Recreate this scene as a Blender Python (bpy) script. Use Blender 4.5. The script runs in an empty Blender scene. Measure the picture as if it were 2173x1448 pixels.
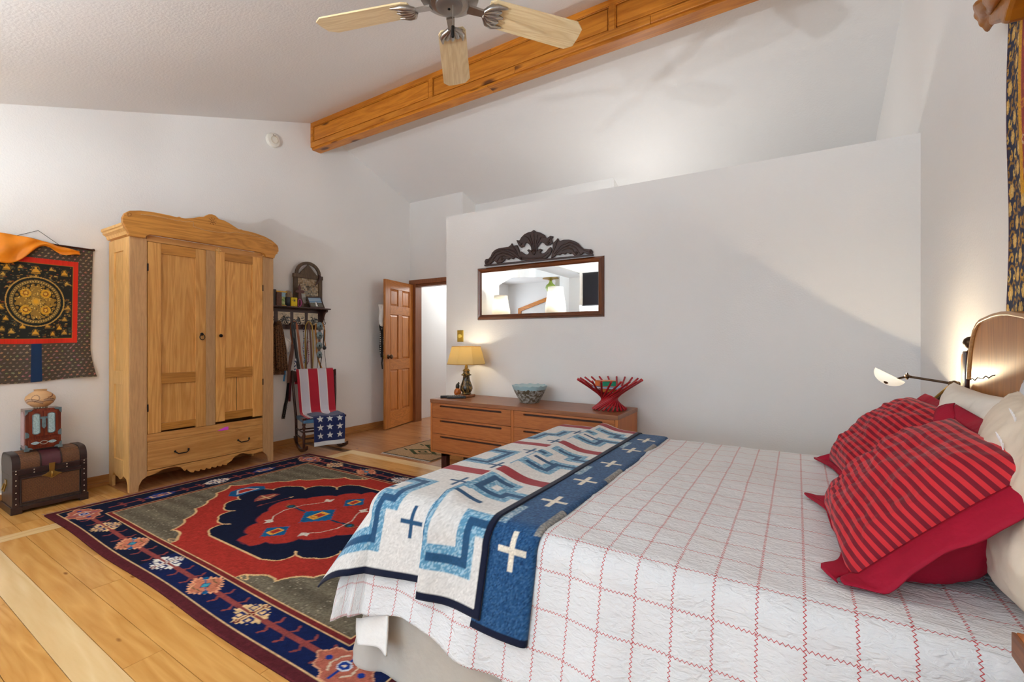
import bpy, bmesh, math, random
import numpy as np
from mathutils import Vector, Matrix, noise as mnoise
R = math.radians
rnd = random.Random(7)
S = bpy.context.scene
COL = S.collection
# ------------------------------------------------------------------ camera, world, lights, exposure
cam = bpy.data.cameras.new('camera'); camo = bpy.data.objects.new('camera', cam); COL.objects.link(camo)
cam.sensor_width = 36.0; cam.lens = 36.0 * 965.0 / 2173.0
cam.shift_y = -2.0 / 2173.0
cam.clip_start = 0.02
camo.location = (0, 0, 1.21); camo.rotation_euler = (R(90), 0, R(32.1))
S.camera = camo
S.view_settings.view_transform = 'Standard'
S.view_settings.look = 'None'
S.view_settings.gamma = 1.0
S.view_settings.use_curve_mapping = False
S.view_settings.exposure = 0.12
S.cycles.diffuse_bounces = 8
S.cycles.max_bounces = 14
S.cycles.sample_clamp_indirect = 40.0
W = bpy.data.worlds.new('world'); S.world = W; W.use_nodes = True
bg = W.node_tree.nodes['Background']; bg.inputs[0].default_value = (0.80, 0.90, 1.0, 1); bg.inputs[1].default_value = 2.0

def lamp(name, kind, loc, energy, color, rot=(0, 0, 0), **kw):
    l = bpy.data.lights.new(name, kind); l.energy = energy; l.color = color
    for k, v in kw.items(): setattr(l, k, v)
    o = bpy.data.objects.new(name, l); o.location = loc; o.rotation_euler = rot; COL.objects.link(o)
    return o
# daylight through the south windows (behind the camera) and the alcove window
lamp('daylight_south', 'AREA', (-1.9, -3.37, 1.40), 52, (0.56, 0.79, 1.0), (R(90), 0, 0), shape='RECTANGLE', size=4.2, size_y=2.2)
lamp('daylight_alcove', 'AREA', (-7.3, -2.6, 1.45), 70, (0.78, 0.89, 1.0), (0, R(-90), 0), shape='RECTANGLE', size=2.0, size_y=3.2)
lamp('added_overhead_fill', 'AREA', (-2.4, -1.6, 2.74), 8, (0.85, 0.93, 1.0), (0, 0, 0), shape='RECTANGLE', size=3.6, size_y=1.8)  # fill light added under the closed ceiling to even out the room
UPLIGHTS = [(-2.75, -0.85, 1.62, 225), (-1.7, -2.2, 1.62, 190)]   # uplights added behind the camera to brighten the ceiling

# ------------------------------------------------------------------ helpers
def lin(c):
    return tuple(((v / 255.0) / 12.92 if v / 255.0 <= 0.04045 else (((v / 255.0) + 0.055) / 1.055) ** 2.4) for v in c)
def lin4(c): return lin(c) + (1.0,)
ORG = {}
class MB:
    def __init__(s): s.v = []; s.f = []
    def add(s, vs, fs):
        o = len(s.v); s.v.extend(tuple(map(float, v)) for v in vs); s.f.extend(tuple(i + o for i in f) for f in fs); return s
    def box(s, a, b):
        x0, y0, z0 = a; x1, y1, z1 = b
        return s.add([(x0,y0,z0),(x1,y0,z0),(x1,y1,z0),(x0,y1,z0),(x0,y0,z1),(x1,y0,z1),(x1,y1,z1),(x0,y1,z1)],
                     [(0,3,2,1),(4,5,6,7),(0,1,5,4),(1,2,6,5),(2,3,7,6),(3,0,4,7)])
    def obox(s, p, q, w, h, up=(0, 0, 1)):
        # a bar from p to q, w wide (sideways), h high (along up)
        p = Vector(p); q = Vector(q); d = (q - p).normalized(); side = d.cross(Vector(up))
        if side.length < 1e-6: side = d.cross(Vector((1, 0, 0)))
        side.normalize(); u = side.cross(d).normalized()
        vs = [e + side * (a * w / 2) + u * (b * h / 2) for e in (p, q) for a, b in ((-1,-1),(1,-1),(1,1),(-1,1))]
        return s.add(vs, [(0,1,2,3),(7,6,5,4),(0,4,5,1),(1,5,6,2),(2,6,7,3),(3,7,4,0)])
    def prism(s, poly, fn, d0, d1):
        n = len(poly)
        vs = [fn(a, b, d0) for a, b in poly] + [fn(a, b, d1) for a, b in poly]
        return s.add(vs, [tuple(range(n))[::-1], tuple(range(n, 2 * n))] + [(i, (i+1) % n, n + (i+1) % n, n + i) for i in range(n)])
    def lathe(s, prof, c=(0, 0, 0), n=20, axis='z', jag=None, cap=True):
        vs = []
        for k, (r, z) in enumerate(prof):
            for i in range(n):
                a = 2 * math.pi * i / n
                zz = z + (jag(k, i) if jag else 0)
                p = (r * math.cos(a), r * math.sin(a), zz)
                if axis == 'x': p = (p[2], p[0], p[1])
                if axis == 'y': p = (p[0], p[2], p[1])
                vs.append((c[0] + p[0], c[1] + p[1], c[2] + p[2]))
        fs = [(k*n+i, k*n+(i+1) % n, (k+1)*n+(i+1) % n, (k+1)*n+i) for k in range(len(prof)-1) for i in range(n)]
        if cap and prof[0][0] > 1e-6: fs.append(tuple(range(n))[::-1])
        if cap and prof[-1][0] > 1e-6: fs.append(tuple(range((len(prof)-1)*n, len(prof)*n)))
        return s.add(vs, fs)
    def tube(s, pts, r, n=8, cap=True):
        pts = [Vector(p) for p in pts]; m = len(pts)
        rr = r if isinstance(r, (list, tuple)) else [r] * m
        ref = None; vs = []
        for i, p in enumerate(pts):
            d = (pts[min(i+1, m-1)] - pts[max(i-1, 0)]).normalized()
            if ref is None: ref = d.cross(Vector((0, 0, 1))) if abs(d.z) < 0.95 else d.cross(Vector((1, 0, 0)))
            ref = (ref - d * ref.dot(d)).normalized(); b = d.cross(ref)
            for k in range(n):
                a = 2 * math.pi * k / n
                vs.append(p + (ref * math.cos(a) + b * math.sin(a)) * rr[i])
        fs = [(i*n+k, i*n+(k+1) % n, (i+1)*n+(k+1) % n, (i+1)*n+k) for i in range(m-1) for k in range(n)]
        if cap: fs += [tuple(range(n))[::-1], tuple(range((m-1)*n, m*n))]
        return s.add(vs, fs)
    def strap(s, pts, w, th, side):
        # flat ribbon along pts, width w along vector(s) side, thickness th
        pts = [Vector(p) for p in pts]; m = len(pts); vs = []
        for i, p in enumerate(pts):
            d = (pts[min(i+1, m-1)] - pts[max(i-1, 0)]).normalized()
            sd = Vector(side[i] if isinstance(side, list) else side); sd = (sd - d * sd.dot(d)).normalized(); nn = d.cross(sd)
            ww = w[i] if isinstance(w, (list, tuple)) else w
            for a, b in ((-1,-1),(1,-1),(1,1),(-1,1)): vs.append(p + sd * (a*ww/2) + nn * (b*th/2))
        fs = [(i*4+k, i*4+(k+1) % 4, (i+1)*4+(k+1) % 4, (i+1)*4+k) for i in range(m-1) for k in range(4)]
        fs += [(3,2,1,0), tuple((m-1)*4+k for k in range(4))]
        return s.add(vs, fs)
    def ball(s, c, r, n=12, m=8, sc=(1, 1, 1)):
        prof = [(max(1e-7, r*math.sin(math.pi*i/m)), -r*math.cos(math.pi*i/m)) for i in range(m+1)]
        b = MB().lathe([(1e-7, prof[0][1])] + prof[1:-1] + [(1e-7, prof[-1][1])], (0, 0, 0), n)
        return s.add([(c[0]+x*sc[0], c[1]+y*sc[1], c[2]+z*sc[2]) for x, y, z in b.v], b.f)
    def grid(s, nu, nv, fn):
        vs = [fn(i/(nu-1), j/(nv-1)) for j in range(nv) for i in range(nu)]
        return s.add(vs, [(j*nu+i, j*nu+i+1, (j+1)*nu+i+1, (j+1)*nu+i) for j in range(nv-1) for i in range(nu-1)])

def tagit(o, label=None, cat=None, group=None, kind=None):
    if label: o['label'] = label
    if cat: o['category'] = cat
    if group: o['group'] = group
    if kind: o['kind'] = kind
    return o
def mods(o, bevel=0, solid=0, sub=0, seg=2):
    if solid:
        m = o.modifiers.new('solid', 'SOLIDIFY'); m.thickness = abs(solid); m.offset = 0 if solid > 0 else -1
    if bevel:
        m = o.modifiers.new('bevel', 'BEVEL'); m.width = bevel; m.segments = seg; m.limit_method = 'ANGLE'; m.angle_limit = R(40); m.harden_normals = False
    if sub:
        m = o.modifiers.new('sub', 'SUBSURF'); m.levels = sub; m.render_levels = sub
def link(o, parent):
    COL.objects.link(o)
    if parent is not None: o.parent = parent
def obj(name, mb, mat, parent=None, smooth=None, bevel=0, solid=0, sub=0, seg=2, base=None, world=True, **tags):
    """mb verts are world coordinates (or local to the parent when world=False)"""
    me = bpy.data.meshes.new(name)
    if parent is not None:
        off = ORG.get(parent.name, (0, 0, 0)) if world else (0, 0, 0)
    elif base is not None: off = base
    else:
        a = np.array(mb.v); off = (float(a[:,0].mean()), float(a[:,1].mean()), float(a[:,2].min()))
    me.from_pydata([(x-off[0], y-off[1], z-off[2]) for x, y, z in mb.v], [], mb.f)
    if mat: me.materials.append(mat)
    bm_ = bmesh.new(); bm_.from_mesh(me); bmesh.ops.recalc_face_normals(bm_, faces=bm_.faces); bm_.to_mesh(me); bm_.free()
    if smooth is not None:
        me.polygons.foreach_set('use_smooth', [True] * len(me.polygons))
        if smooth < 180: me.set_sharp_from_angle(angle=R(smooth))
    me.update()
    o = bpy.data.objects.new(name, me); link(o, parent)
    if parent is None: o.location = off
    ORG[o.name] = tuple(off)
    mods(o, bevel, solid, sub, seg)
    return tagit(o, **tags)
def thing(name, loc, label, cat, group=None, rz=0.0):
    o = bpy.data.objects.new(name, None); o.empty_display_size = 0.05; COL.objects.link(o)
    o.location = loc; o.rotation_euler = (0, 0, rz); ORG[o.name] = tuple(loc)
    return tagit(o, label, cat, group)
def struct(name, mb, mat, **kw):
    return obj(name, mb, mat, base=(0, 0, 0), kind='structure', **kw)
def gridobj(name, P, mat, parent=None, C=None, uv=None, solid=0, smooth=True, base=None, closed_u=False, **tags):
    """P: (nv,nu,3) world positions; C: (nv,nu,3) sRGB 0..255; uv: (nv,nu,2)"""
    nv, nu = P.shape[:2]
    off = ORG.get(parent.name, (0, 0, 0)) if parent is not None else (base if base is not None else (float(P[...,0].mean()), float(P[...,1].mean()), float(P[...,2].min())))
    V = (P - np.array(off)).reshape(-1, 3)
    i, j = np.meshgrid(np.arange(nu-1), np.arange(nv-1))
    q = np.stack([j*nu+i, j*nu+i+1, (j+1)*nu+i+1, (j+1)*nu+i], -1).reshape(-1, 4)
    me = bpy.data.meshes.new(name)
    me.vertices.add(len(V)); me.vertices.foreach_set('co', V.astype(np.float32).ravel())
    me.loops.add(q.size); me.loops.foreach_set('vertex_index', q.astype(np.int32).ravel())
    me.polygons.add(len(q)); me.polygons.foreach_set('loop_start', np.arange(0, q.size, 4, dtype=np.int32))
    me.update(calc_edges=True)
    if smooth: me.polygons.foreach_set('use_smooth', [True] * len(q))
    if C is not None:
        c = np.asarray(C, float).reshape(-1, 3) / 255.0
        c = np.where(c <= 0.04045, c / 12.92, ((c + 0.055) / 1.055) ** 2.4)
        a = me.color_attributes.new('Col', 'FLOAT_COLOR', 'POINT')
        a.data.foreach_set('color', np.concatenate([c, np.ones((len(c), 1))], 1).astype(np.float32).ravel())
    if uv is not None:
        l = me.uv_layers.new(name='UVMap'); l.data.foreach_set('uv', uv.reshape(-1, 2)[q.ravel()].astype(np.float32).ravel())
    me.materials.append(mat); me.validate()
    o = bpy.data.objects.new(name, me); link(o, parent)
    if parent is None: o.location = off
    ORG[o.name] = tuple(off)
    mods(o, 0, solid, 0)
    return tagit(o, **tags)

class Canvas:
    """flat print: colours for the vertices of a fine grid, drawn in metres"""
    def __init__(s, x0, x1, y0, y1, res, col):
        s.nx = int(round((x1-x0)/res)) + 1; s.ny = int(round((y1-y0)/res)) + 1
        s.x = np.linspace(x0, x1, s.nx); s.y = np.linspace(y0, y1, s.ny)
        s.X, s.Y = np.meshgrid(s.x, s.y); s.a = np.empty((s.ny, s.nx, 3)); s.a[:] = col
    def _win(s, x0, x1, y0, y1):
        return slice(*np.searchsorted(s.y, (y0, y1))), slice(*np.searchsorted(s.x, (x0, x1)))
    def poly(s, pts, col):
        p = np.array(pts, float); wy, wx = s._win(p[:,0].min(), p[:,0].max(), p[:,1].min(), p[:,1].max())
        X = s.X[wy, wx]; Y = s.Y[wy, wx]; ins = np.zeros(X.shape, bool)
        if X.size == 0: return
        q = np.roll(p, -1, 0)
        for (ax, ay), (bx, by) in zip(p, q):
            if ay == by: continue
            c = ((ay > Y) != (by > Y)) & (X < (bx-ax)*(Y-ay)/(by-ay)+ax); ins ^= c
        s.a[wy, wx][ins] = col
    def line(s, pts, w, col, closed=False):
        pts = list(pts) + ([pts[0]] if closed else [])
        for (ax, ay), (bx, by) in zip(pts[:-1], pts[1:]):
            h = w/2; wy, wx = s._win(min(ax,bx)-h, max(ax,bx)+h, min(ay,by)-h, max(ay,by)+h)
            X = s.X[wy, wx]; Y = s.Y[wy, wx]; L2 = (bx-ax)**2+(by-ay)**2 + 1e-12
            t = np.clip(((X-ax)*(bx-ax)+(Y-ay)*(by-ay))/L2, 0, 1)
            s.a[wy, wx][(X-ax-t*(bx-ax))**2+(Y-ay-t*(by-ay))**2 < h*h] = col
    def rect(s, x0, x1, y0, y1, col): s.a[s._win(x0, x1, y0, y1)] = col
    def ell(s, cx, cy, rx, ry, col, ri=0.0):
        wy, wx = s._win(cx-rx, cx+rx, cy-ry, cy+ry); d = ((s.X[wy, wx]-cx)/rx)**2+((s.Y[wy, wx]-cy)/ry)**2
        s.a[wy, wx][(d < 1) & (d >= ri*ri)] = col
    def noise(s, amp, seed=1, cell=1):
        g = np.random.RandomState(seed).normal(0, 1, (s.ny//cell+2, s.nx//cell+2))
        g = np.kron(g, np.ones((cell, cell)))[:s.ny, :s.nx]
        s.a = np.clip(s.a * (1 + amp*g[..., None]), 0, 255)

# ------------------------------------------------------------------ materials
MATS = {}
def newmat(name):
    m = bpy.data.materials.new(name); m.use_nodes = True; n = m.node_tree; b = n.nodes['Principled BSDF']
    return m, n, b
def nd(n, t, **kw):
    x = n.nodes.new(t)
    for k, v in kw.items():
        if k.startswith('i_'): x.inputs[int(k[2:])].default_value = v
        else: setattr(x, k, v)
    return x
def plain(name, col, rough=0.6, metal=0.0, var=0.0, scale=20.0, bump=0.0, bscale=200.0, trans=0.0, emit=None, estr=0.0, spec=None, coat=0.0, sheen=0.0, sub=0.0):
    m, n, b = newmat(name); b.inputs['Base Color'].default_value = lin4(col); b.inputs['Roughness'].default_value = rough; b.inputs['Metallic'].default_value = metal
    if spec is not None: b.inputs['Specular IOR Level'].default_value = spec
    if trans: b.inputs['Transmission Weight'].default_value = trans
    if coat: b.inputs['Coat Weight'].default_value = coat; b.inputs['Coat Roughness'].default_value = 0.15
    if sheen: b.inputs['Sheen Weight'].default_value = sheen
    if sub: b.inputs['Subsurface Weight'].default_value = sub; b.inputs['Subsurface Radius'].default_value = (0.02, 0.015, 0.01)
    if emit: b.inputs['Emission Color'].default_value = lin4(emit); b.inputs['Emission Strength'].default_value = estr
    tc = nd(n, 'ShaderNodeTexCoord')
    if var:
        t = nd(n, 'ShaderNodeTexNoise'); t.inputs['Scale'].default_value = scale; t.inputs['Detail'].default_value = 5
        n.links.new(tc.outputs['Object'], t.inputs['Vector'])
        r = nd(n, 'ShaderNodeValToRGB'); c = lin(col)
        r.color_ramp.elements[0].position = 0.3; r.color_ramp.elements[1].position = 0.7
        r.color_ramp.elements[0].color = tuple(v*(1-var) for v in c) + (1,); r.color_ramp.elements[1].color = tuple(min(1, v*(1+var)) for v in c) + (1,)
        n.links.new(t.outputs['Fac'], r.inputs['Fac']); n.links.new(r.outputs['Color'], b.inputs['Base Color'])
    if bump:
        t2 = nd(n, 'ShaderNodeTexNoise'); t2.inputs['Scale'].default_value = bscale; t2.inputs['Detail'].default_value = 3
        n.links.new(tc.outputs['Object'], t2.inputs['Vector'])
        bp = nd(n, 'ShaderNodeBump'); bp.inputs['Strength'].default_value = bump; bp.inputs['Distance'].default_value = 0.01
        n.links.new(t2.outputs['Fac'], bp.inputs['Height']); n.links.new(bp.outputs['Normal'], b.inputs['Normal'])
    return m
def wood(name, dark, light, axis='Z', scale=1.0, rough=0.45, contrast=1.0, rings=0.5, knots=0.0, coat=0.0, bump=0.15, vary=0.12, spec=0.5):
    m, n, b = newmat(name); L = n.links.new
    tc = nd(n, 'ShaderNodeTexCoord'); oi = nd(n, 'ShaderNodeObjectInfo')
    off = nd(n, 'ShaderNodeVectorMath', operation='SCALE'); off.inputs[0].default_value = (17.3, 9.1, 23.7); L(oi.outputs['Random'], off.inputs['Scale'])
    add = nd(n, 'ShaderNodeVectorMath', operation='ADD'); L(tc.outputs['Object'], add.inputs[0]); L(off.outputs[0], add.inputs[1])
    mp = nd(n, 'ShaderNodeMapping'); k = {'X': (0.08, 1, 1), 'Y': (1, 0.08, 1), 'Z': (1, 1, 0.08)}[axis]
    mp.inputs['Scale'].default_value = tuple(v*scale for v in k); L(add.outputs[0], mp.inputs['Vector'])
    n1 = nd(n, 'ShaderNodeTexNoise'); n1.inputs['Scale'].default_value = 7; n1.inputs['Detail'].default_value = 3; n1.inputs['Distortion'].default_value = 0.6; L(mp.outputs[0], n1.inputs['Vector'])
    ml = nd(n, 'ShaderNodeMath', operation='MULTIPLY'); ml.inputs[1].default_value = 14.0; L(n1.outputs['Fac'], ml.inputs[0])
    sn = nd(n, 'ShaderNodeMath', operation='PINGPONG'); sn.inputs[1].default_value = 1.0; L(ml.outputs[0], sn.inputs[0])
    n2 = nd(n, 'ShaderNodeTexNoise'); n2.inputs['Scale'].default_value = 90; n2.inputs['Detail'].default_value = 4; L(mp.outputs[0], n2.inputs['Vector'])
    mx = nd(n, 'ShaderNodeMix'); mx.data_type = 'FLOAT'; mx.inputs[0].default_value = rings; L(n2.outputs['Fac'], mx.inputs[2]); L(sn.outputs[0], mx.inputs[3])
    rp = nd(n, 'ShaderNodeValToRGB'); e = rp.color_ramp.elements
    e[0].position = 0.5-0.38/contrast; e[1].position = 0.5+0.38/contrast; e[0].color = lin4(dark); e[1].color = lin4(light)
    L(mx.outputs[0], rp.inputs['Fac'])
    hs = nd(n, 'ShaderNodeHueSaturation'); mr = nd(n, 'ShaderNodeMapRange'); mr.inputs[3].default_value = 1-vary; mr.inputs[4].default_value = 1+vary
    L(oi.outputs['Random'], mr.inputs[0]); L(mr.outputs[0], hs.inputs['Value']); L(rp.outputs[0], hs.inputs['Color'])
    out = hs.outputs[0]
    if knots:
        vo = nd(n, 'ShaderNodeTexVoronoi'); vo.inputs['Scale'].default_value = knots; mk = nd(n, 'ShaderNodeMapping')
        k2 = {'X': (0.35, 1, 1), 'Y': (1, 0.35, 1), 'Z': (1, 1, 0.35)}[axis]; mk.inputs['Scale'].default_value = k2
        L(add.outputs[0], mk.inputs['Vector']); L(mk.outputs[0], vo.inputs['Vector'])
        kr = nd(n, 'ShaderNodeValToRGB'); kt = (0.10, 0.2, (0.18, 0.12, 0.1, 1)) if knots < 7 else (0.03, 0.09, (0.42, 0.33, 0.26, 1))
        kr.color_ramp.elements[0].position = kt[0]; kr.color_ramp.elements[1].position = kt[1]
        kr.color_ramp.elements[0].color = kt[2]; kr.color_ramp.elements[1].color = (1, 1, 1, 1); L(vo.outputs['Distance'], kr.inputs['Fac'])
        mm = nd(n, 'ShaderNodeMix'); mm.data_type = 'RGBA'; mm.blend_type = 'MULTIPLY'; mm.inputs[0].default_value = 1.0
        L(out, mm.inputs[6]); L(kr.outputs[0], mm.inputs[7]); out = mm.outputs[2]
    L(out, b.inputs['Base Color']); b.inputs['Roughness'].default_value = rough; b.inputs['Specular IOR Level'].default_value = spec
    if coat: b.inputs['Coat Weight'].default_value = coat; b.inputs['Coat Roughness'].default_value = 0.2
    if bump:
        bp = nd(n, 'ShaderNodeBump'); bp.inputs['Strength'].default_value = bump; bp.inputs['Distance'].default_value = 0.002
        L(mx.outputs[0], bp.inputs['Height']); L(bp.outputs[0], b.inputs['Normal'])
    return m
def printed(name, rough=0.9, bump=0.2, bscale=350.0, sheen=0.0, mul=0.0, spec=0.3, blend=0.0):
    """colour attribute of the print, with woven relief"""
    m, n, b = newmat(name); L = n.links.new
    a = nd(n, 'ShaderNodeVertexColor', layer_name='Col'); b.inputs['Roughness'].default_value = rough; b.inputs['Specular IOR Level'].default_value = spec
    tc = nd(n, 'ShaderNodeTexCoord'); t = nd(n, 'ShaderNodeTexNoise'); t.inputs['Scale'].default_value = bscale; t.inputs['Detail'].default_value = 2; L(tc.outputs['Object'], t.inputs['Vector'])
    out = a.outputs[0]
    if mul:
        r = nd(n, 'ShaderNodeMapRange'); r.inputs[1].default_value = 0.3; r.inputs[2].default_value = 0.7; r.inputs[3].default_value = 1-mul; r.inputs[4].default_value = 1+mul; L(t.outputs['Fac'], r.inputs[0])
        v = nd(n, 'ShaderNodeVectorMath', operation='SCALE'); L(out, v.inputs[0]); L(r.outputs[0], v.inputs['Scale']); out = v.outputs[0]
    L(out, b.inputs['Base Color'])
    if sheen: b.inputs['Sheen Weight'].default_value = sheen
    bp = nd(n, 'ShaderNodeBump'); bp.inputs['Strength'].default_value = bump; bp.inputs['Distance'].default_value = 0.003; L(t.outputs['Fac'], bp.inputs['Height']); L(bp.outputs[0], b.inputs['Normal'])
    return m

M_wall = plain('wall_paint', (230, 229, 227), 0.85, bump=0.16, bscale=95, var=0.015, scale=1.2, spec=0.2)
M_ceil = plain('ceiling_paint', (226, 225, 224), 0.9, bump=0.2, bscale=60, var=0.02, scale=1.0, spec=0.2)
M_pine = wood('beam_pine', (168, 94, 16), (210, 136, 42), 'X', 1.2, 0.4, 1.0, 0.45, knots=6.0, vary=0.08)
M_arm_v = wood('armoire_pine_upright', (188, 126, 54), (228, 172, 98), 'Z', 1.6, 0.5, 0.85, 0.5)
M_arm_h = wood('armoire_pine_lengthways', (182, 120, 56), (222, 164, 94), 'Y', 1.8, 0.5, 0.85, 0.5)
M_arm_c = wood('armoire_crest_pine', (156, 100, 34), (198, 136, 58), 'Y', 2.0, 0.42, 0.9, 0.6)
M_arm_s = wood('armoire_side_pine', (206, 154, 84), (236, 192, 122), 'Z', 2.2, 0.5, 0.8, 0.5)
M_arm_p = wood('armoire_worn_stile', (166, 124, 80), (204, 160, 110), 'Z', 2.4, 0.6, 0.8, 0.35)
M_teak = wood('teak_lengthways', (152, 84, 40), (194, 120, 62), 'X', 2.2, 0.4, 0.9, 0.3, vary=0.06)
M_teakv = wood('teak_side', (168, 92, 42), (202, 124, 60), 'Z', 2.2, 0.4, 0.9, 0.3, vary=0.05)
M_teaktop = wood('teak_top', (116, 72, 50), (164, 106, 66), 'X', 2.0, 0.32, 0.9, 0.35, vary=0.04)
M_door = wood('door_wood', (166, 98, 40), (210, 136, 64), 'Z', 2.0, 0.35, 0.9, 0.5, vary=0.07)
M_doorh = wood('door_wood_rail', (166, 98, 40), (210, 136, 64), 'Y', 2.0, 0.35, 0.9, 0.5, vary=0.07)
M_oak = wood('oak_trim', (160, 104, 50), (200, 144, 82), 'Y', 2.0, 0.4, 0.8, 0.4)
M_oakdoor = wood('door_trim', (112, 64, 34), (146, 86, 46), 'Z', 2.0, 0.4, 0.8, 0.4)
M_plank = wood('floor_plank_honey', (192, 134, 64), (224, 172, 98), 'X', 0.9, 0.26, 0.75, 0.55, knots=9.0, vary=0.08, bump=0.05)
M_plank2 = wood('floor_plank_pale', (222, 184, 126), (240, 212, 160), 'X', 0.8, 0.26, 0.7, 0.5, vary=0.04, bump=0.05)
M_plank2y = wood('floor_strip_pale', (216, 176, 118), (238, 206, 152), 'Y', 0.8, 0.26, 0.7, 0.5, vary=0.03, bump=0.05)
M_plank3 = wood('floor_plank_brown', (164, 108, 64), (196, 138, 88), 'X', 0.9, 0.24, 0.75, 0.5, knots=8.0, vary=0.07, bump=0.05)
M_joint = plain('floor_joint', (104, 70, 38), 0.7, var=0.2)
M_dark = wood('dark_wood', (44, 22, 16), (74, 40, 28), 'Y', 2.0, 0.35, 0.9, 0.4)
M_darkz = wood('dark_wood_upright', (40, 18, 14), (72, 36, 26), 'Z', 2.0, 0.25, 0.9, 0.4)
M_steel = plain('brushed_nickel', (176, 170, 164), 0.3, 1.0, var=0.08, scale=40)
M_iron = plain('black_iron', (34, 30, 28), 0.45, 0.7, var=0.2)
M_brass = plain('aged_brass', (170, 136, 70), 0.35, 0.9, var=0.15)
M_bronze = plain('dark_bronze', (84, 64, 46), 0.35, 0.85, var=0.15)
M_white = plain('white_plastic', (232, 228, 218), 0.4, var=0.02)
# ------------------------------------------------------------------ the room
XL, XR, YN, YS = -4.91, 0.6225, 4.95, -3.4
RY, RZ = 3.38, 3.815
YZ = lambda a, b, d: (d, a, b)
XZ = lambda a, b, d: (a, d, b)
XY = lambda a, b, d: (a, b, d)
zn = lambda y: RZ - 0.354 * (y - RY)
zs = lambda y: RZ - 0.346 * (RY - y)
ZF = zs(0.4)
struct('wall_west', MB().prism([(-0.2, 0), (7.0, 0), (7.0, zn(7.0)), (RY, RZ), (0.4, ZF), (-0.2, ZF)], YZ, XL - 0.12, XL)
       .prism([(-0.2, 2.28), (-0.2, ZF), (-2.86, ZF), (-2.86, 2.76), (-0.67, 2.48)], YZ, XL - 0.12, XL)
       .box((XL - 0.12, YS, 0), (XL, -2.86, ZF)), M_wall)
struct('wall_east', MB().prism([(YS, 0), (5.6, 0), (5.6, zn(5.6)), (RY, RZ), (0.4, ZF), (YS, ZF)], YZ, XR, XR + 0.12), M_wall)
struct('ceiling', MB().prism([(YS - 0.1, ZF), (0.4, ZF), (RY, RZ), (7.0, zn(7.0)), (7.0, zn(7.0) + 0.12), (RY, RZ + 0.13), (0.4, ZF + 0.13), (YS - 0.1, ZF + 0.13)], YZ, XL - 0.12, XR + 0.12), M_ceil)
hw = struct('wall_partition', MB().prism([(-3.046, 0), (XR, 0), (XR, 2.446), (-3.046, 2.474)], XZ, 3.59, 3.71), M_wall)
struct('wall_north', MB().prism([(XL, 2.04), (-3.95, 2.04), (-3.95, 3.259), (XL, 3.259)], XZ, YN, YN + 0.1)
       .box((XL, YN, 0), (-4.835, YN + 0.1, 2.04)).box((-4.03, YN, 0), (-3.95, YN + 0.1, 2.04))
       .prism([(YN + .004, 0), (5.25, 0), (5.25, zn(5.25)), (YN + .004, zn(YN + .004))], YZ, -3.96, -3.915)
       .prism([(-3.95, 0), (-1.90, 0), (-1.90, zn(5.25)), (-3.95, zn(5.25))], XZ, 5.25, 5.33)
       .prism([(5.254, 0), (5.5, 0), (5.5, zn(5.5)), (5.254, zn(5.254))], YZ, -1.91, -1.86)
       .prism([(-1.90, 0), (XR, 0), (XR, zn(5.5)), (-1.90, zn(5.5))], XZ, 5.5, 5.58)
       .box((-4.0, 5.33, 0), (-3.94, 7.0, 2.9)).box((XL - 0.1, 6.9, 0), (-3.94, 7.0, 2.9)), M_wall)
south = MB().box((XL, YS - 0.12, 0), (-4.1, YS, ZF)).box((0.3, YS - 0.12, 0), (XR, YS, ZF)).box((-4.1, YS - 0.12, 2.55), (0.3, YS, ZF)).box((-4.1, YS - 0.12, 0), (0.3, YS, 0.25))
struct('wall_south', south, M_wall)
struct('wall_pier', MB().box((-3.66, -1.32, 0), (-2.5, -1.2, ZF)), M_wall)
# alcove beyond the opening in the west wall
struct('wall_alcove', MB().box((-7.6, -0.2, 0), (XL - 0.12, -0.1, 3.0)).box((-7.6, -4.7, 0), (XL - 0.12, -4.6, 3.0)).box((-5.03, -4.7, 0), (-4.93, YS, 3.0))
       .box((-7.6, -4.6, 0), (-7.5, -0.2, 0.3)).box((-7.6, -4.6, 2.5), (-7.5, -0.2, 2.9)).box((-7.6, -4.6, 0.3), (-7.5, -4.3, 2.5)).box((-7.6, -0.9, 0.3), (-7.5, -0.2, 2.5))
       .box((-7.6, -4.7, 2.905), (XL - .121, -0.1, 3.0)), M_wall)
M_glass = plain('window_glass', (240, 246, 250), 0.02, trans=1.0)
w1 = struct('window_1', MB().box((-4.1, YS - 0.08, 0.25), (-4.02, YS - 0.02, 2.55)).box((0.22, YS - 0.08, 0.25), (0.3, YS - 0.02, 2.55)).box((-4.1, YS - 0.08, 2.47), (0.3, YS - 0.02, 2.55)).box((-4.1, YS - 0.08, 0.25), (0.3, YS - 0.02, 0.33)).box((-1.94, YS - 0.08, 0.25), (-1.86, YS - 0.02, 2.55)), M_pine)
for a, b in ((-4.02, -1.94), (-1.86, 0.22)): obj('pane', MB().box((a, YS - 0.06, 0.33), (b, YS - 0.05, 2.47)), M_glass, w1)
w2 = struct('window_2', MB().prism([(-4.3, 0.3), (-0.9, 0.3), (-0.9, 1.9), (-2.6, 2.5), (-4.3, 1.95)], YZ, -7.52, -7.5).prism([(-4.42, 1.85), (-2.6, 2.5), (-2.6, 2.62), (-4.42, 1.97)], YZ, -7.5, -7.44).prism([(-2.6, 2.5), (-0.8, 1.9), (-0.8, 2.02), (-2.6, 2.62)], YZ, -7.5, -7.44).box((-7.5, -4.42, 0.2), (-7.44, -4.3, 1.95)).box((-7.5, -0.9, 0.2), (-7.44, -0.8, 1.95)), M_pine)
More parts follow.
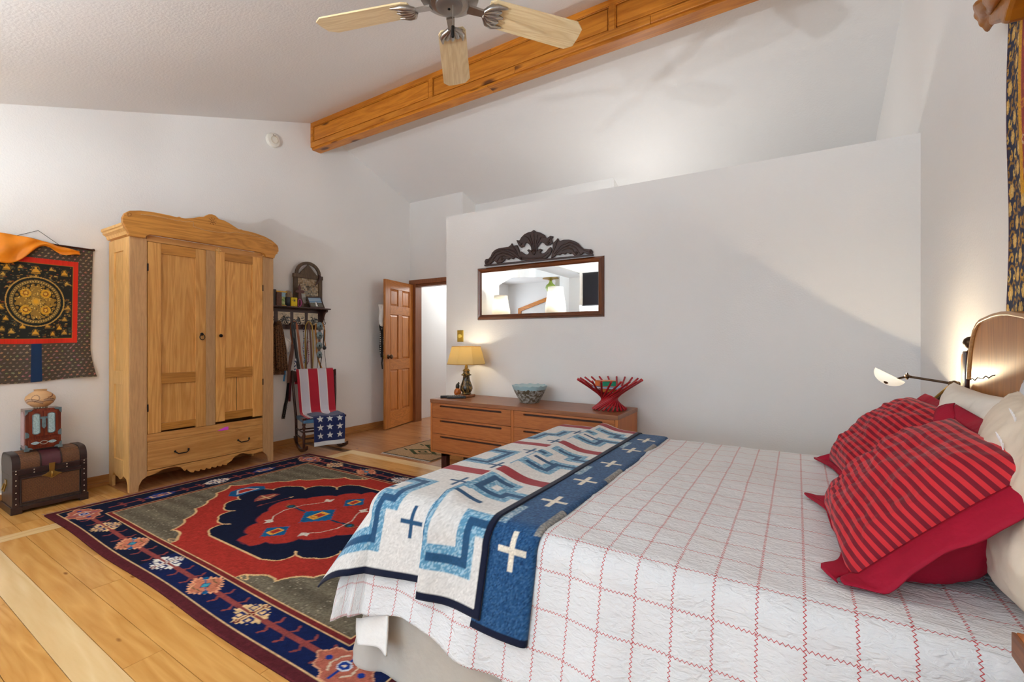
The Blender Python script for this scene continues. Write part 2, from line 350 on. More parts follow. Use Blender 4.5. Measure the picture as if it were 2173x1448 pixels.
w4 = struct('window_4', MB().prism([(-7.13, 2.16), (-7.03, 2.08), (-5.6, 2.51), (-5.6, 2.62)], XZ, -4.6, -4.55).prism([(-7.13, 2.16), (-7.13, 0.9), (-7.03, 0.9), (-7.03, 2.08)], XZ, -4.6, -4.55).box((-7.13, -4.6, .82), (-5.6, -4.55, .9)), M_pine)
obj('blind', MB().prism([(-7.03, .9), (-5.6, .9), (-5.6, 2.50), (-7.03, 2.07)], XZ, -4.6, -4.585), plain('pale_blind', (206, 204, 200), .8, var=.03), w4)
w3 = struct('overhead_fill_frame', MB().box((-4.3, -2.6, ZF - 0.03), (-4.2, -0.6, ZF)).box((-0.6, -2.6, ZF - 0.03), (-0.5, -0.6, ZF)).box((-4.3, -2.6, ZF - 0.03), (-0.5, -2.5, ZF)).box((-4.3, -0.7, ZF - 0.03), (-0.5, -0.6, ZF)), M_white)  # frame round the added overhead light; the ceiling above has no opening

# baseboards and door trim
struct('baseboard_west', MB().box((XL, -0.2, 0), (XL + 0.014, YN, 0.085)).box((XL, -0.2, 0), (XL + 0.026, YN, 0.028)), M_oak, bevel=0.003)
struct('baseboard_north', MB().box((-3.046, 3.577, 0), (XR, 3.59, 0.085)), M_oak, bevel=0.003)
struct('baseboard_east', MB().box((XR - 0.013, YS, 0), (XR, 3.577, 0.085)), M_oak, bevel=0.003)
struct('trim_1', MB().box((XL, 4.93, 2.035), (-3.95, 4.95, 2.10)), M_oakdoor, bevel=0.003)
struct('trim_2', MB().box((-4.85, 4.93, 0), (-4.775, 5.06, 2.035)).box((-4.835, 4.95, 2.0), (-4.03, 5.06, 2.035)), M_oakdoor, bevel=0.003)

# floor: planks laid one by one
fl = struct('floor', MB().box((-7.6, -4.7, -0.08), (XR + 0.12, 7.0, -0.012)), M_joint)
def plank(x0, x1, y0, y1, m, h=0.0):
    g = 0.0011
    obj('plank', MB().box((x0 + g, y0 + g, -0.014), (x1 - g, y1 - g, h)), m, fl)
pitch = 0.1268
prr = random.Random(11)
def row(y0, y1, xa, xb, m, cuts=None):
    xs = [xa]; x = xa + prr.uniform(0.5, 1.5)
    if cuts: xs += cuts
    else:
        while x < xb - 0.5: xs.append(x); x += prr.uniform(1.1, 1.9)
    xs.append(xb)
    for a, b in zip(xs[:-1], xs[1:]): plank(a, b, y0, y1, m, prr.uniform(-0.0006, 0))
ya = 0.535
y = ya
for k in range(14):
    row(y - pitch, y, -4.03, XR, M_plank if k > 0 else M_plank); y -= pitch
row(0.535, 0.655, -4.03, XR, M_plank2, [-1.1])
y = 0.655; k = 0
while y < 3.19 - 0.02:
    y2 = min(y + pitch, 3.19)
    row(y, y2, -4.03, XR, M_plank, [-2.10, -0.4] if k == 0 else ([-2.9, -1.3] if k == 1 else None)); y = y2; k += 1
row(3.19, 3.31, -4.15, XR, M_plank2, [-2.2, -0.6])
plank(-4.15, -4.03, -1.3, 3.19, M_plank2y)
y = -1.24
while y < 6.9:
    y2 = y + pitch
    if y2 < 3.32: row(y, y2, XL, -4.15, M_plank3 if y > 1.3 else M_plank, [XL + prr.uniform(0.25, 0.6)])
    else: row(max(y, 3.31), y2, XL, XR if y2 < 3.6 else -2.9, M_plank3)
    y = y2

# ridge beam
M_darkgap = plain('dark_groove', (70, 36, 10), 0.8, var=.1)
bm = struct('trim_3', MB().box((XL, 3.332, 3.49), (XR, 3.445, 3.80)), M_pine)
bm['label'] = 'varnished knotty pine ridge beam'
obj('soffit_board', MB().box((XL, 3.333, 3.478), (-2.35, 3.447, 3.496)), M_pine, bm, bevel=0.002)
obj('soffit_board', MB().box((-2.348, 3.333, 3.478), (XR, 3.447, 3.496)), M_pine, bm, bevel=0.002)
obj('top_rail', MB().box((XL, 3.312, 3.745), (-2.3, 3.334, 3.805)), M_pine, bm, bevel=0.002)
obj('top_rail', MB().box((-2.298, 3.312, 3.745), (XR, 3.334, 3.805)), M_pine, bm, bevel=0.002)
for a, b in ((XL, -2.05), (-2.048, -0.9), (-0.898, XR)): obj('bottom_rail', MB().box((a, 3.312, 3.50), (b, 3.334, 3.558)), M_pine, bm, bevel=0.003)
xs = [-4.90, -3.02, -1.195, XR]
for i in range(3):
    a, b = xs[i], xs[i+1]
    obj('beam_panel', MB().box((a + 0.046, 3.322, 3.574), (b - 0.031, 3.336, 3.729)), M_pine, bm)
    obj('panel_moulding', MB().box((a + 0.03, 3.318, 3.556), (b - 0.015, 3.333, 3.564)).box((a + 0.03, 3.318, 3.739), (b - 0.015, 3.333, 3.747)).box((a + 0.03, 3.318, 3.556), (a + 0.038, 3.333, 3.747)).box((b - 0.023, 3.318, 3.556), (b - 0.015, 3.333, 3.747)), M_pine, bm, bevel=0.003)
    obj('beam_stile', MB().box((a - 0.015, 3.312, 3.556), (a + 0.03, 3.334, 3.747)), M_pine, bm, bevel=0.002)

# ------------------------------------------------------------------ door leaf, standing open
dr = struct('door_1', MB().box((0, 0, 0), (0.001, 0.001, 0.001)), M_door)
H_ = Vector((-4.835, 4.955, 0)); F_ = Vector((-4.662, 4.252, 0)); dd = (F_ - H_); DW = dd.length; dd.normalize(); dn = Vector((-dd.y, dd.x, 0))
if dn.x < 0: dn = -dn
def dmap(a, z, d):   # a along the leaf from the hinge, d outwards on the room side
    p = H_ + dd * a + dn * d; return (p.x, p.y, z)
def dbox(mb, a0, a1, z0, z1, d0, d1): return mb.prism([(a0, z0), (a1, z0), (a1, z1), (a0, z1)], dmap, d0, d1)
dr.data.clear_geometry(); m_ = dbox(MB(), 0, DW, 0.012, 2.03, -0.03, -0.022); dr.data.from_pydata(m_.v, [], m_.f)
T0, T1 = -0.035, 0.0
cx = DW / 2
for a0, a1 in ((0, 0.115), (DW - 0.115, DW)): obj('door_stile', dbox(MB(), a0, a1, 0.012, 2.03, T0, T1), M_door, dr, bevel=0.003)
for z0, z1 in ((0.012, 0.24), (0.80, 0.945), (1.56, 1.68), (1.91, 2.03)): obj('door_rail', dbox(MB(), 0.115, DW - 0.115, z0, z1, T0, T1), M_doorh, dr, bevel=0.003)
for z0, z1 in ((0.24, 0.80), (0.945, 1.56), (1.68, 1.91)):
    obj('door_muntin', dbox(MB(), cx - 0.05, cx + 0.05, z0, z1, T0, T1), M_door, dr, bevel=0.003)
    for a0, a1 in ((0.115, cx - 0.05), (cx + 0.05, DW - 0.115)):
        g = 0.028
        mb = MB(); o4 = [(a0, z0), (a1, z0), (a1, z1), (a0, z1)]; i4 = [(a0 + g, z0 + g), (a1 - g, z0 + g), (a1 - g, z1 - g), (a0 + g, z1 - g)]
        mb.add([dmap(a, z, -0.017) for a, z in o4] + [dmap(a, z, -0.006) for a, z in i4], [(0, 1, 5, 4), (1, 2, 6, 5), (2, 3, 7, 6), (3, 0, 4, 7), (4, 5, 6, 7)])
        obj('door_panel', mb, M_door, dr)
kb = MB()
for d0, sg in ((0.0, 1), (-0.035, -1)):
    c = dmap(DW - 0.065, 0.985, d0); 
    pf = [(0.032, 0), (0.03, 0.006), (0.012, 0.01), (0.011, 0.03), (0.026, 0.036), (0.031, 0.05), (0.022, 0.062), (1e-4, 0.064)]
    b = MB().lathe(pf, (0, 0, 0), 14, 'x'); ang = math.atan2(dn.y * sg, dn.x * sg)
    kb.add([(c[0] + x * math.cos(ang) - yy * math.sin(ang), c[1] + x * math.sin(ang) + yy * math.cos(ang), c[2] + z) for x, yy, z in b.v], b.f)
obj('door_knob', kb, M_bronze, dr, smooth=60)
obj('latch_plate', dbox(MB(), DW - 0.001, DW + 0.002, 0.955, 1.015, -0.03, -0.005), M_brass, dr)
for z in (0.25, 1.0, 1.75): obj('hinge', MB().tube([dmap(-0.004, z - 0.045, 0.004), dmap(-0.004, z + 0.045, 0.004)], 0.007), M_brass, dr, smooth=40)
# garments on the back of the door
t = thing('hanging_garment', tuple(dmap(0.45, 0.8, -0.06)), 'white cloth over a black polka dot garment behind the open door', 'garment')
def gfold(a0, a1, z0, z1, d, amp):
    def f(u, v):
        a = a0 + (a1 - a0) * u; z = z0 + (z1 - z0) * v
        return dmap(a, z, d - amp * (0.5 + 0.5 * math.sin(u * 19 + 2 * v)) - 0.01 * math.sin(v * 7))
    return f
mdots, n_, b_ = newmat('polka_dots'); vo = nd(n_, 'ShaderNodeTexVoronoi'); vo.inputs['Scale'].default_value = 34; vo.inputs['Randomness'].default_value = 0.2; tc = nd(n_, 'ShaderNodeTexCoord'); n_.links.new(tc.outputs['Object'], vo.inputs['Vector'])
rp = nd(n_, 'ShaderNodeValToRGB'); rp.color_ramp.elements[0].position = 0.25; rp.color_ramp.elements[1].position = 0.3; rp.color_ramp.elements[0].color = lin4((200, 196, 190)); rp.color_ramp.elements[1].color = lin4((18, 18, 20)); n_.links.new(vo.outputs['Distance'], rp.inputs['Fac']); n_.links.new(rp.outputs[0], b_.inputs['Base Color']); b_.inputs['Roughness'].default_value = 0.8
M_linen = plain('white_linen', (228, 226, 222), 0.9, bump=0.25, bscale=60, var=0.03)
obj('dark_robe', MB().grid(30, 16, gfold(0.40, 0.715, 0.98, 1.42, -0.055, 0.05)), mdots, t, smooth=180, solid=0.004)
obj('white_towel', MB().grid(26, 14, gfold(0.44, 0.735, 1.40, 1.69, -0.05, 0.05)), M_linen, t, smooth=180, solid=0.006)
obj('tie_cord', MB().tube([dmap(0.69, 1.0, -0.07), dmap(0.70, 0.9, -0.075), dmap(0.695, 0.82, -0.07)], 0.008, 6), mdots, t, smooth=60)

# ------------------------------------------------------------------ ceiling fan
FC = Vector((-1.35, 1.61, 2.76))
fan = thing('ceiling_fan', tuple(FC), 'brushed nickel ceiling fan with pale maple blades hanging below the ridge beam', 'fan')
M_blade = wood('maple_blade', (214, 186, 138), (238, 218, 176), 'X', 2.4, 0.35, 0.9, 0.6, vary=0.03)
ztop = zs(FC.y)
obj('motor_housing', MB().lathe([(1e-4, 0.16), (0.06, 0.16), (0.10, 0.14), (0.125, 0.10), (0.13, 0.05), (0.12, 0.02), (0.135, 0.0), (0.11, -0.012), (0.085, -0.02), (0.082, -0.032), (0.05, -0.038), (1e-4, -0.038)][::-1], tuple(FC + Vector((0, 0, 0.02))), 32), M_steel, fan, smooth=35)
obj('bottom_cap', MB().lathe([(1e-4, -0.034), (0.045, -0.034), (0.06, -0.026), (0.062, -0.015)], tuple(FC), 28), plain('nickel_cap', (150, 146, 142), 0.4, 0.9), fan, smooth=40)
obj('cap_screw', MB().lathe([(1e-4, -0.038), (0.006, -0.037), (0.006, -0.03)], tuple(FC), 10), M_iron, fan)
obj('downrod', MB().lathe([(0.013, 0.15), (0.013, ztop - FC.z - 0.03)], tuple(FC), 12), M_steel, fan, smooth=60)
obj('canopy', MB().lathe([(0.03, -0.09), (0.06, -0.06), (0.07, -0.02), (0.07, 0.06)], (FC.x, FC.y, ztop), 24), M_steel, fan, smooth=50)
pc = Vector((FC.x + 0.03, FC.y - 0.01, FC.z - 0.03))
obj('pull_chain', MB().tube([pc, pc - Vector((0, 0, 0.10))], 0.0022, 6), M_steel, fan)
obj('chain_fob', MB().lathe([(1e-4, -0.10), (0.007, -0.10), (0.008, -0.135), (0.006, -0.15), (1e-4, -0.152)][::-1], tuple(pc), 10), M_iron, fan, smooth=60)
for kk in range(5):
    a = R(53.8 + 72 * kk); ca, sa = math.cos(a), math.sin(a); tl = R(-13)
    def bl(r, w, h=0.0):
        yy = w * math.cos(tl); zz = h + w * math.sin(tl)
        return (FC.x + r * ca - yy * sa, FC.y + r * sa + yy * ca, FC.z + zz)
    out = [(0.185, -0.056), (0.21, -0.07), (0.63, -0.079), (0.668, -0.05), (0.671, 0.0), (0.668, 0.05), (0.63, 0.079), (0.21, 0.07), (0.185, 0.056)]
    b = obj('blade', MB().prism(out, bl, -0.004, 0.004), M_blade, fan)
    b.data.transform(Matrix.Rotation(-a, 4, 'Z')); b.rotation_euler = (0, 0, a)
    br = MB()
    br.prism([(0.09, -0.02), (0.16, -0.016), (0.19, -0.03), (0.19, 0.03), (0.16, 0.016), (0.09, 0.02)], bl, -0.016, -0.006)
    for w in (-0.052, -0.027, 0.0, 0.027, 0.052):
        br.tube([bl(0.17, w * 0.25, -0.012), bl(0.19, w * 0.75, -0.016), bl(0.215 + 0.02 * math.cos(w * 26), w, -0.013), bl(0.262 - abs(w) * 0.5 + (0.035 if abs(w) > 0.05 else 0), w * 1.0, -0.008)], [0.011, 0.014, 0.013, 0.004], 8)
    br.prism([(0.172, -0.03), (0.195, -0.056), (0.225, -0.05), (0.225, 0.05), (0.195, 0.056), (0.172, 0.03)], bl, -0.012, -0.005)
    obj('blade_bracket', br, M_steel, fan, smooth=60)

obj('beam_gap', MB().box((XL, 3.3325, 3.4955), (XR, 3.334, 3.502)), M_darkgap, bm)
# smoke detector
t = thing('smoke_detector', (XL, 2.85, 3.415), 'round white smoke detector high on the gable wall near the beam', 'smoke detector')
obj('housing', MB().lathe([(0.078, 0.0), (0.078, 0.014), (0.07, 0.03), (0.05, 0.036), (1e-4, 0.036)], (XL, 2.85, 3.415), 28, 'x'), M_white, t, smooth=40)
obj('grille_ring', MB().lathe([(0.04, 0.035), (0.04, 0.042), (0.034, 0.042), (0.034, 0.035)], (XL, 2.85, 3.415), 24, 'x'), plain('cream_plastic', (214, 206, 188), 0.5), t, smooth=40)
obj('indicator', MB().box((XL + 0.034, 2.835, 3.46), (XL + 0.038, 2.845, 3.466)).box((XL + 0.034, 2.852, 3.458), (XL + 0.038, 2.862, 3.464)), M_iron, t)
# ------------------------------------------------------------------ armoire
AX, AB = -4.45, -4.885     # front face, back
A0, A1 = 1.433, 2.592
arm = thing('armoire', (-4.66, 2.01, 0), 'tall antique stripped pine armoire with carved crest and one long drawer', 'armoire')
def AP(poly, x0, x1): return MB().prism(poly, YZ, x0, x1)
def ab(y0, y1, z0, z1, x0=AX - 0.02, x1=AX): return MB().box((x0, y0, z0), (x1, y1, z1))
obj('carcass_back', MB().box((AB, A0 + 0.01, 0.12), (AB + 0.015, A1 - 0.01, 2.03)).box((AB, A0 + 0.01, 0.13), (AX - 0.03, A1 - 0.01, 0.15)).box((AB, A0 + 0.01, 2.02), (AX - 0.03, A1 - 0.01, 2.04)), M_arm_h, arm)
# front pilasters, with shaped feet
obj('pilaster', AP([(A0, 2.03), (A0, 0.0), (A0 + 0.055, 0.0), (A0 + 0.06, 0.045), (A0 + 0.08, 0.085), (A0 + 0.113, 0.108), (A0 + 0.113, 2.03)], AX - 0.024, AX), M_arm_p, arm, bevel=0.003)
obj('pilaster', AP([(A1, 2.03), (A1, 0.0), (A1 - 0.045, 0.0), (A1 - 0.05, 0.05), (A1 - 0.075, 0.085), (A1 - 0.107, 0.115), (A1 - 0.107, 2.03)], AX - 0.024, AX), M_arm_p, arm, bevel=0.003)
# scalloped apron
ap = [(1.546, 0.149), (1.546, 0.108), (1.60, 0.116), (1.66, 0.14), (1.735, 0.145), (1.79, 0.12), (1.815, 0.085), (1.83, 0.10), (1.84, 0.082)]
yy = 1.85
for k in range(7): ap += [(yy + 0.012, 0.062), (yy + 0.03, 0.058), (yy + 0.042, 0.074)]; yy += 0.045
ap += [(2.175, 0.08), (2.195, 0.09), (2.22, 0.12), (2.29, 0.142), (2.34, 0.12), (2.40, 0.112), (2.485, 0.118), (2.485, 0.149)]
obj('apron', AP(ap, AX - 0.022, AX - 0.002), M_arm_h, arm)
dw = obj('drawer', ab(1.548, 2.483, 0.153, 0.383, AX - 0.03, AX + 0.002), M_arm_h, arm, bevel=0.004)
for yc in (1.79, 2.30):
    zc = 0.262
    obj('drawer_handle', MB().tube([(AX, yc - 0.05, zc + 0.008), (AX + 0.016, yc - 0.045, zc), (AX + 0.02, yc - 0.03, zc - 0.012), (AX + 0.02, yc + 0.03, zc - 0.012), (AX + 0.016, yc + 0.045, zc), (AX, yc + 0.05, zc + 0.008)], 0.0045, 8).ball((AX + 0.004, yc - 0.05, zc + 0.008), 0.009, 8, 6).ball((AX + 0.004, yc + 0.05, zc + 0.008), 0.009, 8, 6), M_iron, dw, smooth=60)
obj('front_rail', ab(1.546, 2.485, 0.385, 0.446, AX - 0.024, AX - 0.002), M_arm_h, arm, bevel=0.002)
obj('paint_mark', MB().prism([(2.075, 0.388), (2.14, 0.412), (2.165, 0.412), (2.168, 0.382), (2.12, 0.38)], YZ, AX - 0.002, AX - 0.0005), plain('magenta_smear', (214, 72, 216), 0.6, var=0.1), arm, label='magenta paint smear')
obj('top_rail', ab(1.546, 2.485, 2.012, 2.06, AX - 0.024, AX - 0.004), M_arm_h, arm)
obj('centre_stile', ab(1.978, 2.054, 0.446, 2.012, AX - 0.024, AX + 0.004), M_arm_p, arm, bevel=0.004)
def adoor(y0, y1, z0, z1, sl, sr, rails, split=None):
    d = obj('door', ab(y0 + sl - 0.01, y1 - sr + 0.01, z0 + 0.02, z1 - 0.02, AX - 0.022, AX - 0.012), M_arm_v, arm)
    obj('door_stile', ab(y0, y0 + sl, z0, z1, AX - 0.022, AX + 0.003), M_arm_v, d, bevel=0.002)
    obj('door_stile', ab(y1 - sr, y1, z0, z1, AX - 0.022, AX + 0.003), M_arm_v, d, bevel=0.002)
    for a, b in rails: obj('door_rail', ab(y0 + sl, y1 - sr, a, b, AX - 0.022, AX + 0.002), M_arm_c, d, bevel=0.002)
    if split: obj('panel_crack', ab(split - 0.002, split + 0.002, rails[0][1], rails[1][0], AX - 0.013, AX - 0.0115), M_iron, d)
    return d
d1 = adoor(1.550, 1.976, 0.448, 2.008, 0.092, 0.08, [(0.462, 0.522), (0.848, 0.935), (1.925, 2.008)])
d2 = adoor(2.056, 2.481, 0.468, 2.016, 0.078, 0.095, [(0.478, 0.55), (0.862, 0.955), (1.94, 2.012)], 2.245)
obj('ring_pull', MB().lathe([(0.012, 0.003), (0.014, 0.008), (0.01, 0.016), (1e-4, 0.018)], (AX, 1.942, 1.262), 12, 'x').tube([(AX + 0.016, 1.942 + 0.02 * math.sin(a), 1.236 + 0.024 * math.cos(a)) for a in np.linspace(0.3, 2 * math.pi - 0.3, 16)], 0.0035, 6), M_iron, d1, smooth=60)
obj('door_knob', MB().lathe([(0.008, 0.0), (0.008, 0.012), (0.015, 0.018), (0.014, 0.028), (1e-4, 0.032)], (AX, 2.092, 1.25), 14, 'x'), M_iron, d2, smooth=60)
for yc, zc, p in ((1.549, 1.80, d1), (1.549, 0.66, d1), (2.483, 1.72, d2), (2.483, 0.80, d2)): obj('hinge', MB().tube([(AX + 0.005, yc, zc - 0.03), (AX + 0.005, yc, zc + 0.03)], 0.005, 8), M_iron, p)
obj('wooden_latch', MB().box((AX + 0.002, 2.05, 2.015), (AX + 0.018, 2.098, 2.029)).box((AX + 0.004, 2.072, 1.995), (AX + 0.014, 2.084, 2.045)), M_arm_s, arm, bevel=0.002)
# carved crest
cr = [(1.52, 2.025), (1.41, 2.025), (1.413, 2.05), (1.395, 2.085), (1.377, 2.12), (1.376, 2.16), (1.39, 2.195), (1.42, 2.22), (1.49, 2.238), (1.58, 2.246), (1.68, 2.246), (1.74, 2.243), (1.757, 2.252), (1.772, 2.245), (1.80, 2.246), (1.86, 2.262), (1.91, 2.285), (1.945, 2.292), (1.958, 2.305), (1.985, 2.325), (2.012, 2.331), (2.04, 2.324), (2.063, 2.305), (2.072, 2.30), (2.11, 2.298), (2.15, 2.285), (2.20, 2.262), (2.24, 2.244), (2.262, 2.248), (2.278, 2.242), (2.33, 2.243), (2.40, 2.238), (2.49, 2.222), (2.56, 2.196), (2.61, 2.16), (2.622, 2.13), (2.617, 2.10), (2.60, 2.075), (2.585, 2.045), (2.582, 2.025), (2.50, 2.025), (2.49, 2.045), (2.47, 2.058), (2.42, 2.062), (2.01, 2.062), (1.60, 2.062), (1.55, 2.058), (1.53, 2.045)]
crest = obj('crest', AP(cr, AX + 0.004, AX + 0.04), M_arm_c, arm, bevel=0.004)
edge = [(AX + 0.041, a, b - 0.03) for a, b in cr[8:16]] + [(AX + 0.041, a, b - 0.06) for a, b in ((1.86, 2.25), (1.95, 2.235), (2.06, 2.24), (2.15, 2.25), (2.22, 2.275))] + [(AX + 0.041, a, b - 0.03) for a, b in cr[29:34]]
obj('carved_line', MB().tube(edge, 0.003, 6), M_arm_p, crest)
for yc, zc, r in ((1.412, 2.19, 0.022), (2.585, 2.15, 0.022)):
    mb = MB()
    for k in range(8): a = k * math.pi / 4; mb.ball((AX + 0.04, yc + r * 0.55 * math.cos(a), zc + r * 0.55 * math.sin(a)), r * 0.34, 8, 5, (0.7, 1, 1))
    obj('rosette', mb, M_arm_c, crest, smooth=60)
st = MB()
for k in range(8):
    a = k * math.pi / 4 + 0.2; L_ = 0.034
    st.obox((AX + 0.0405, 2.012 + 0.006 * math.cos(a), 2.268 + 0.006 * math.sin(a)), (AX + 0.0405, 2.012 + L_ * math.cos(a), 2.268 + L_ * math.sin(a)), 0.002, 0.003, (1, 0, 0))
obj('carved_star', st, M_darkz, crest)
# sides: framed panels, cornice and shaped feet
for ys, sg in ((A0, 1), (A1, -1)):
    y0, y1 = (ys, ys + 0.022) if sg > 0 else (ys - 0.022, ys)
    sd = obj('side', MB().box((AB + 0.01, min(ys + sg * 0.012, ys + sg * 0.02), 0.12), (AX - 0.03, max(ys + sg * 0.012, ys + sg * 0.02), 2.03)), M_arm_s, arm)
    obj('side_stile', MB().prism([(AB, 2.03), (AB, 0.0), (AB + 0.07, 0.0), (AB + 0.075, 0.09), (AB + 0.11, 0.12), (AB + 0.11, 2.03)], lambda a, b, d: (a, d, b), y0, y1), M_arm_s, sd, bevel=0.002)
    obj('side_stile', MB().prism([(AX - 0.024, 2.03), (AX - 0.024, 0.0), (AX - 0.045, 0.0), (AX - 0.05, 0.06), (AX - 0.075, 0.10), (AX - 0.13, 0.115), (AX - 0.13, 2.03)], lambda a, b, d: (a, d, b), y0, y1), M_arm_s, sd, bevel=0.002)
    for z0, z1 in ((0.85, 0.96), (1.93, 2.03)): obj('side_rail', MB().box((AB + 0.11, y0, z0), (AX - 0.13, y1, z1)), M_arm_s, sd, bevel=0.002)
    obj('side_rail', MB().prism([(AB + 0.11, 0.24), (AB + 0.11, 0.12), (AB + 0.15, 0.10), (AB + 0.19, 0.095), (AB + 0.23, 0.08), (AX - 0.18, 0.085), (AX - 0.13, 0.115), (AX - 0.13, 0.24)], lambda a, b, d: (a, d, b), y0, y1), M_arm_s, sd, bevel=0.002)
    q = sg
    obj('side_cornice', MB().prism([(ys + q * 0.01, 2.04), (ys - q * 0.012, 2.045), (ys - q * 0.02, 2.07), (ys - q * 0.042, 2.085), (ys - q * 0.042, 2.10), (ys - q * 0.052, 2.105), (ys - q * 0.052, 2.125), (ys + q * 0.01, 2.125)], YZ, AB, AX + 0.003), M_arm_s, sd)

# ------------------------------------------------------------------ thangka on the west wall
M_print = printed('printed_brocade', 0.7, 0.12, 500)
GOLD = (206, 158, 60)
def brocade_birds(c, x0, x1, y0, y1, col, seed, step=0.034):
    r = random.Random(seed); j = 0; y = y0
    while y < y1:
        x = x0 + (0.5 * step if j % 2 else 0)
        while x < x1:
            a = r.uniform(-0.4, 0.9); ca, sa = math.cos(a), math.sin(a); s = 0.012 * r.uniform(0.7, 1.15)
            pts = [(-1, 0.1), (-0.3, 0.35), (0.1, 0.9), (0.25, 0.2), (1, 0.25), (0.3, -0.3), (-0.4, -0.35)]
            c.poly([(x + s * (p * ca - q * sa), y + s * (p * sa + q * ca)) for p, q in pts], [v * r.uniform(0.8, 1.15) for v in col])
            x += step
        y += step * 0.72; j += 1
tc_ = Canvas(0.70, 1.335, 0.90, 1.955, 0.0033, (78, 68, 58))
brocade_birds(tc_, 0.70, 1.335, 0.90, 1.955, (158, 128, 104), 3)
yc0 = 1.003
tc_.rect(0.757, 1.249, 1.185, 1.835, (206, 44, 20))
for k in range(60): tc_.rect(0.757 + k * 0.0082, 0.757 + k * 0.0082 + 0.003, 1.185, 1.835, (190 + (k * 37) % 30, 34, 18))
tc_.rect(0.790, 1.216, 1.222, 1.795, (150, 116, 40)); tc_.rect(0.793, 1.213, 1.225, 1.792, (30, 32, 28))
rr = random.Random(21)
def seated(c, x, y, s, col):
    # a small generic gilded ornament: halo, body, lotus base
    c.ell(x, y + 0.3 * s, 0.8 * s, 1.0 * s, [v * 0.55 for v in col]); c.ell(x, y + 0.3 * s, 0.6 * s, 0.8 * s, (44, 50, 40)); c.ell(x, y + 0.75 * s, 0.25 * s, 0.3 * s, col)
    c.poly([(x - 0.35 * s, y + 0.5 * s), (x + 0.35 * s, y + 0.5 * s), (x + 0.8 * s, y - 0.3 * s), (x - 0.8 * s, y - 0.3 * s)], col); c.rect(x - 0.9 * s, x + 0.9 * s, y - 0.7 * s, y - 0.42 * s, [v * 0.75 for v in col])
for k in range(520):
    x = rr.uniform(0.797, 1.209); y = rr.uniform(1.23, 1.787); s = rr.uniform(0.002, 0.006)
    tc_.ell(x, y, s * rr.uniform(0.6, 2.2), s * 0.8, rr.choice([(120, 92, 40), (160, 120, 44), (92, 84, 58), (70, 76, 60), (126, 66, 34), (186, 146, 70)]))
for x, y, s in ((1.003, 1.735, .03), (0.85, 1.74, .024), (1.165, 1.73, .024), (1.09, 1.755, .015), (0.92, 1.755, .015), (0.83, 1.69, .017), (1.18, 1.655, .015), (1.003, 1.685, .02), (1.19, 1.46, .02), (0.815, 1.45, .02), (1.17, 1.37, .018), (0.84, 1.37, .018), (1.07, 1.315, .02), (0.93, 1.31, .02), (1.14, 1.30, .02), (0.87, 1.275, .02), (1.10, 1.255, .018), (1.0, 1.265, .024), (1.17, 1.265, .02), (0.82, 1.29, .02)): seated(tc_, x, y, s, rr.choice([(214, 170, 74), (196, 148, 60), (218, 160, 48)]))
mz = 1.502
for ro, ri, col in ((1.0, .955, (190, 150, 74)), (.955, .86, (24, 30, 26)), (.86, .845, (170, 130, 60)), (.845, .76, (96, 84, 48)), (.76, .745, (180, 140, 64)), (.745, 0, (34, 34, 26))): tc_.ell(yc0, mz, 0.166 * ro, 0.190 * ro, col, ri / ro)
for k in range(56):
    a = 2 * math.pi * k / 56; tc_.ell(yc0 + 0.133 * math.cos(a), mz + 0.152 * math.sin(a), 0.0046, 0.0055, (200, 164, 86))
for k in range(24):
    a = 2 * math.pi * k / 24
    for r_, col in ((0.66, (150, 112, 40)), (0.52, (196, 146, 44))): tc_.ell(yc0 + 0.166 * r_ * math.cos(a + r_), mz + 0.19 * r_ * math.sin(a + r_), 0.009, 0.01, col)
tc_.rect(yc0 - 0.075, yc0 + 0.075, mz - 0.086, mz + 0.086, (92, 78, 36)); tc_.rect(yc0 - 0.105, yc0 + 0.105, mz - 0.03, mz + 0.03, (150, 116, 48)); tc_.rect(yc0 - 0.026, yc0 + 0.026, mz - 0.12, mz + 0.12, (150, 116, 48))
for dx_ in (-1, 1):
    for dz in (-1, 1):
        tc_.ell(yc0 + dx_ * 0.055, mz + dz * 0.062, 0.03, 0.034, (214, 160, 40)); tc_.ell(yc0 + dx_ * 0.055, mz + dz * 0.062, 0.017, 0.02, (150, 92, 28)); tc_.ell(yc0 + dx_ * 0.055, mz + dz * 0.062, 0.009, 0.01, (232, 186, 70))
for k in range(260):
    a = rr.uniform(0, 6.28); r_ = rr.uniform(0, 0.72); tc_.ell(yc0 + 0.166 * r_ * math.cos(a), mz + 0.19 * r_ * math.sin(a), 0.0035, 0.0035, rr.choice([(206, 164, 70), (60, 52, 30), (166, 126, 50), (226, 190, 100)]))
for k in range(8): a = k * math.pi / 4; tc_.ell(yc0 + 0.017 * math.cos(a), mz + 0.019 * math.sin(a), 0.008, 0.009, (206, 158, 60))
tc_.ell(yc0, mz, 0.014, 0.016, (226, 166, 40)); tc_.rect(0.977, 1.035, 0.90, 1.185, (16, 46, 84))
X_, Y_ = tc_.X, tc_.Y
wv = 0.012 + 0.006 * np.sin(X_ * 26) * np.clip((1.9 - Y_) * 1.2, 0, 1) + 0.02 * np.clip((1.15 - Y_) / 0.25, 0, 1) ** 2 * np.clip((X_ - 1.1) / 0.2, 0, 1)
fl_ = np.clip((1.95 - Y_) / 1.05, 0, 1)
Yw = yc0 + (X_ - yc0) * (0.995 - 0.10 * np.sin(fl_ * math.pi * 0.5) * 0.5 + 0.11 * np.clip((1.15 - Y_) / 0.25, 0, 1) ** 1.5) - 0.0 * fl_
Zw = Y_ - 0.012 * np.sin((X_ - 0.70) * 8) * fl_ ** 3
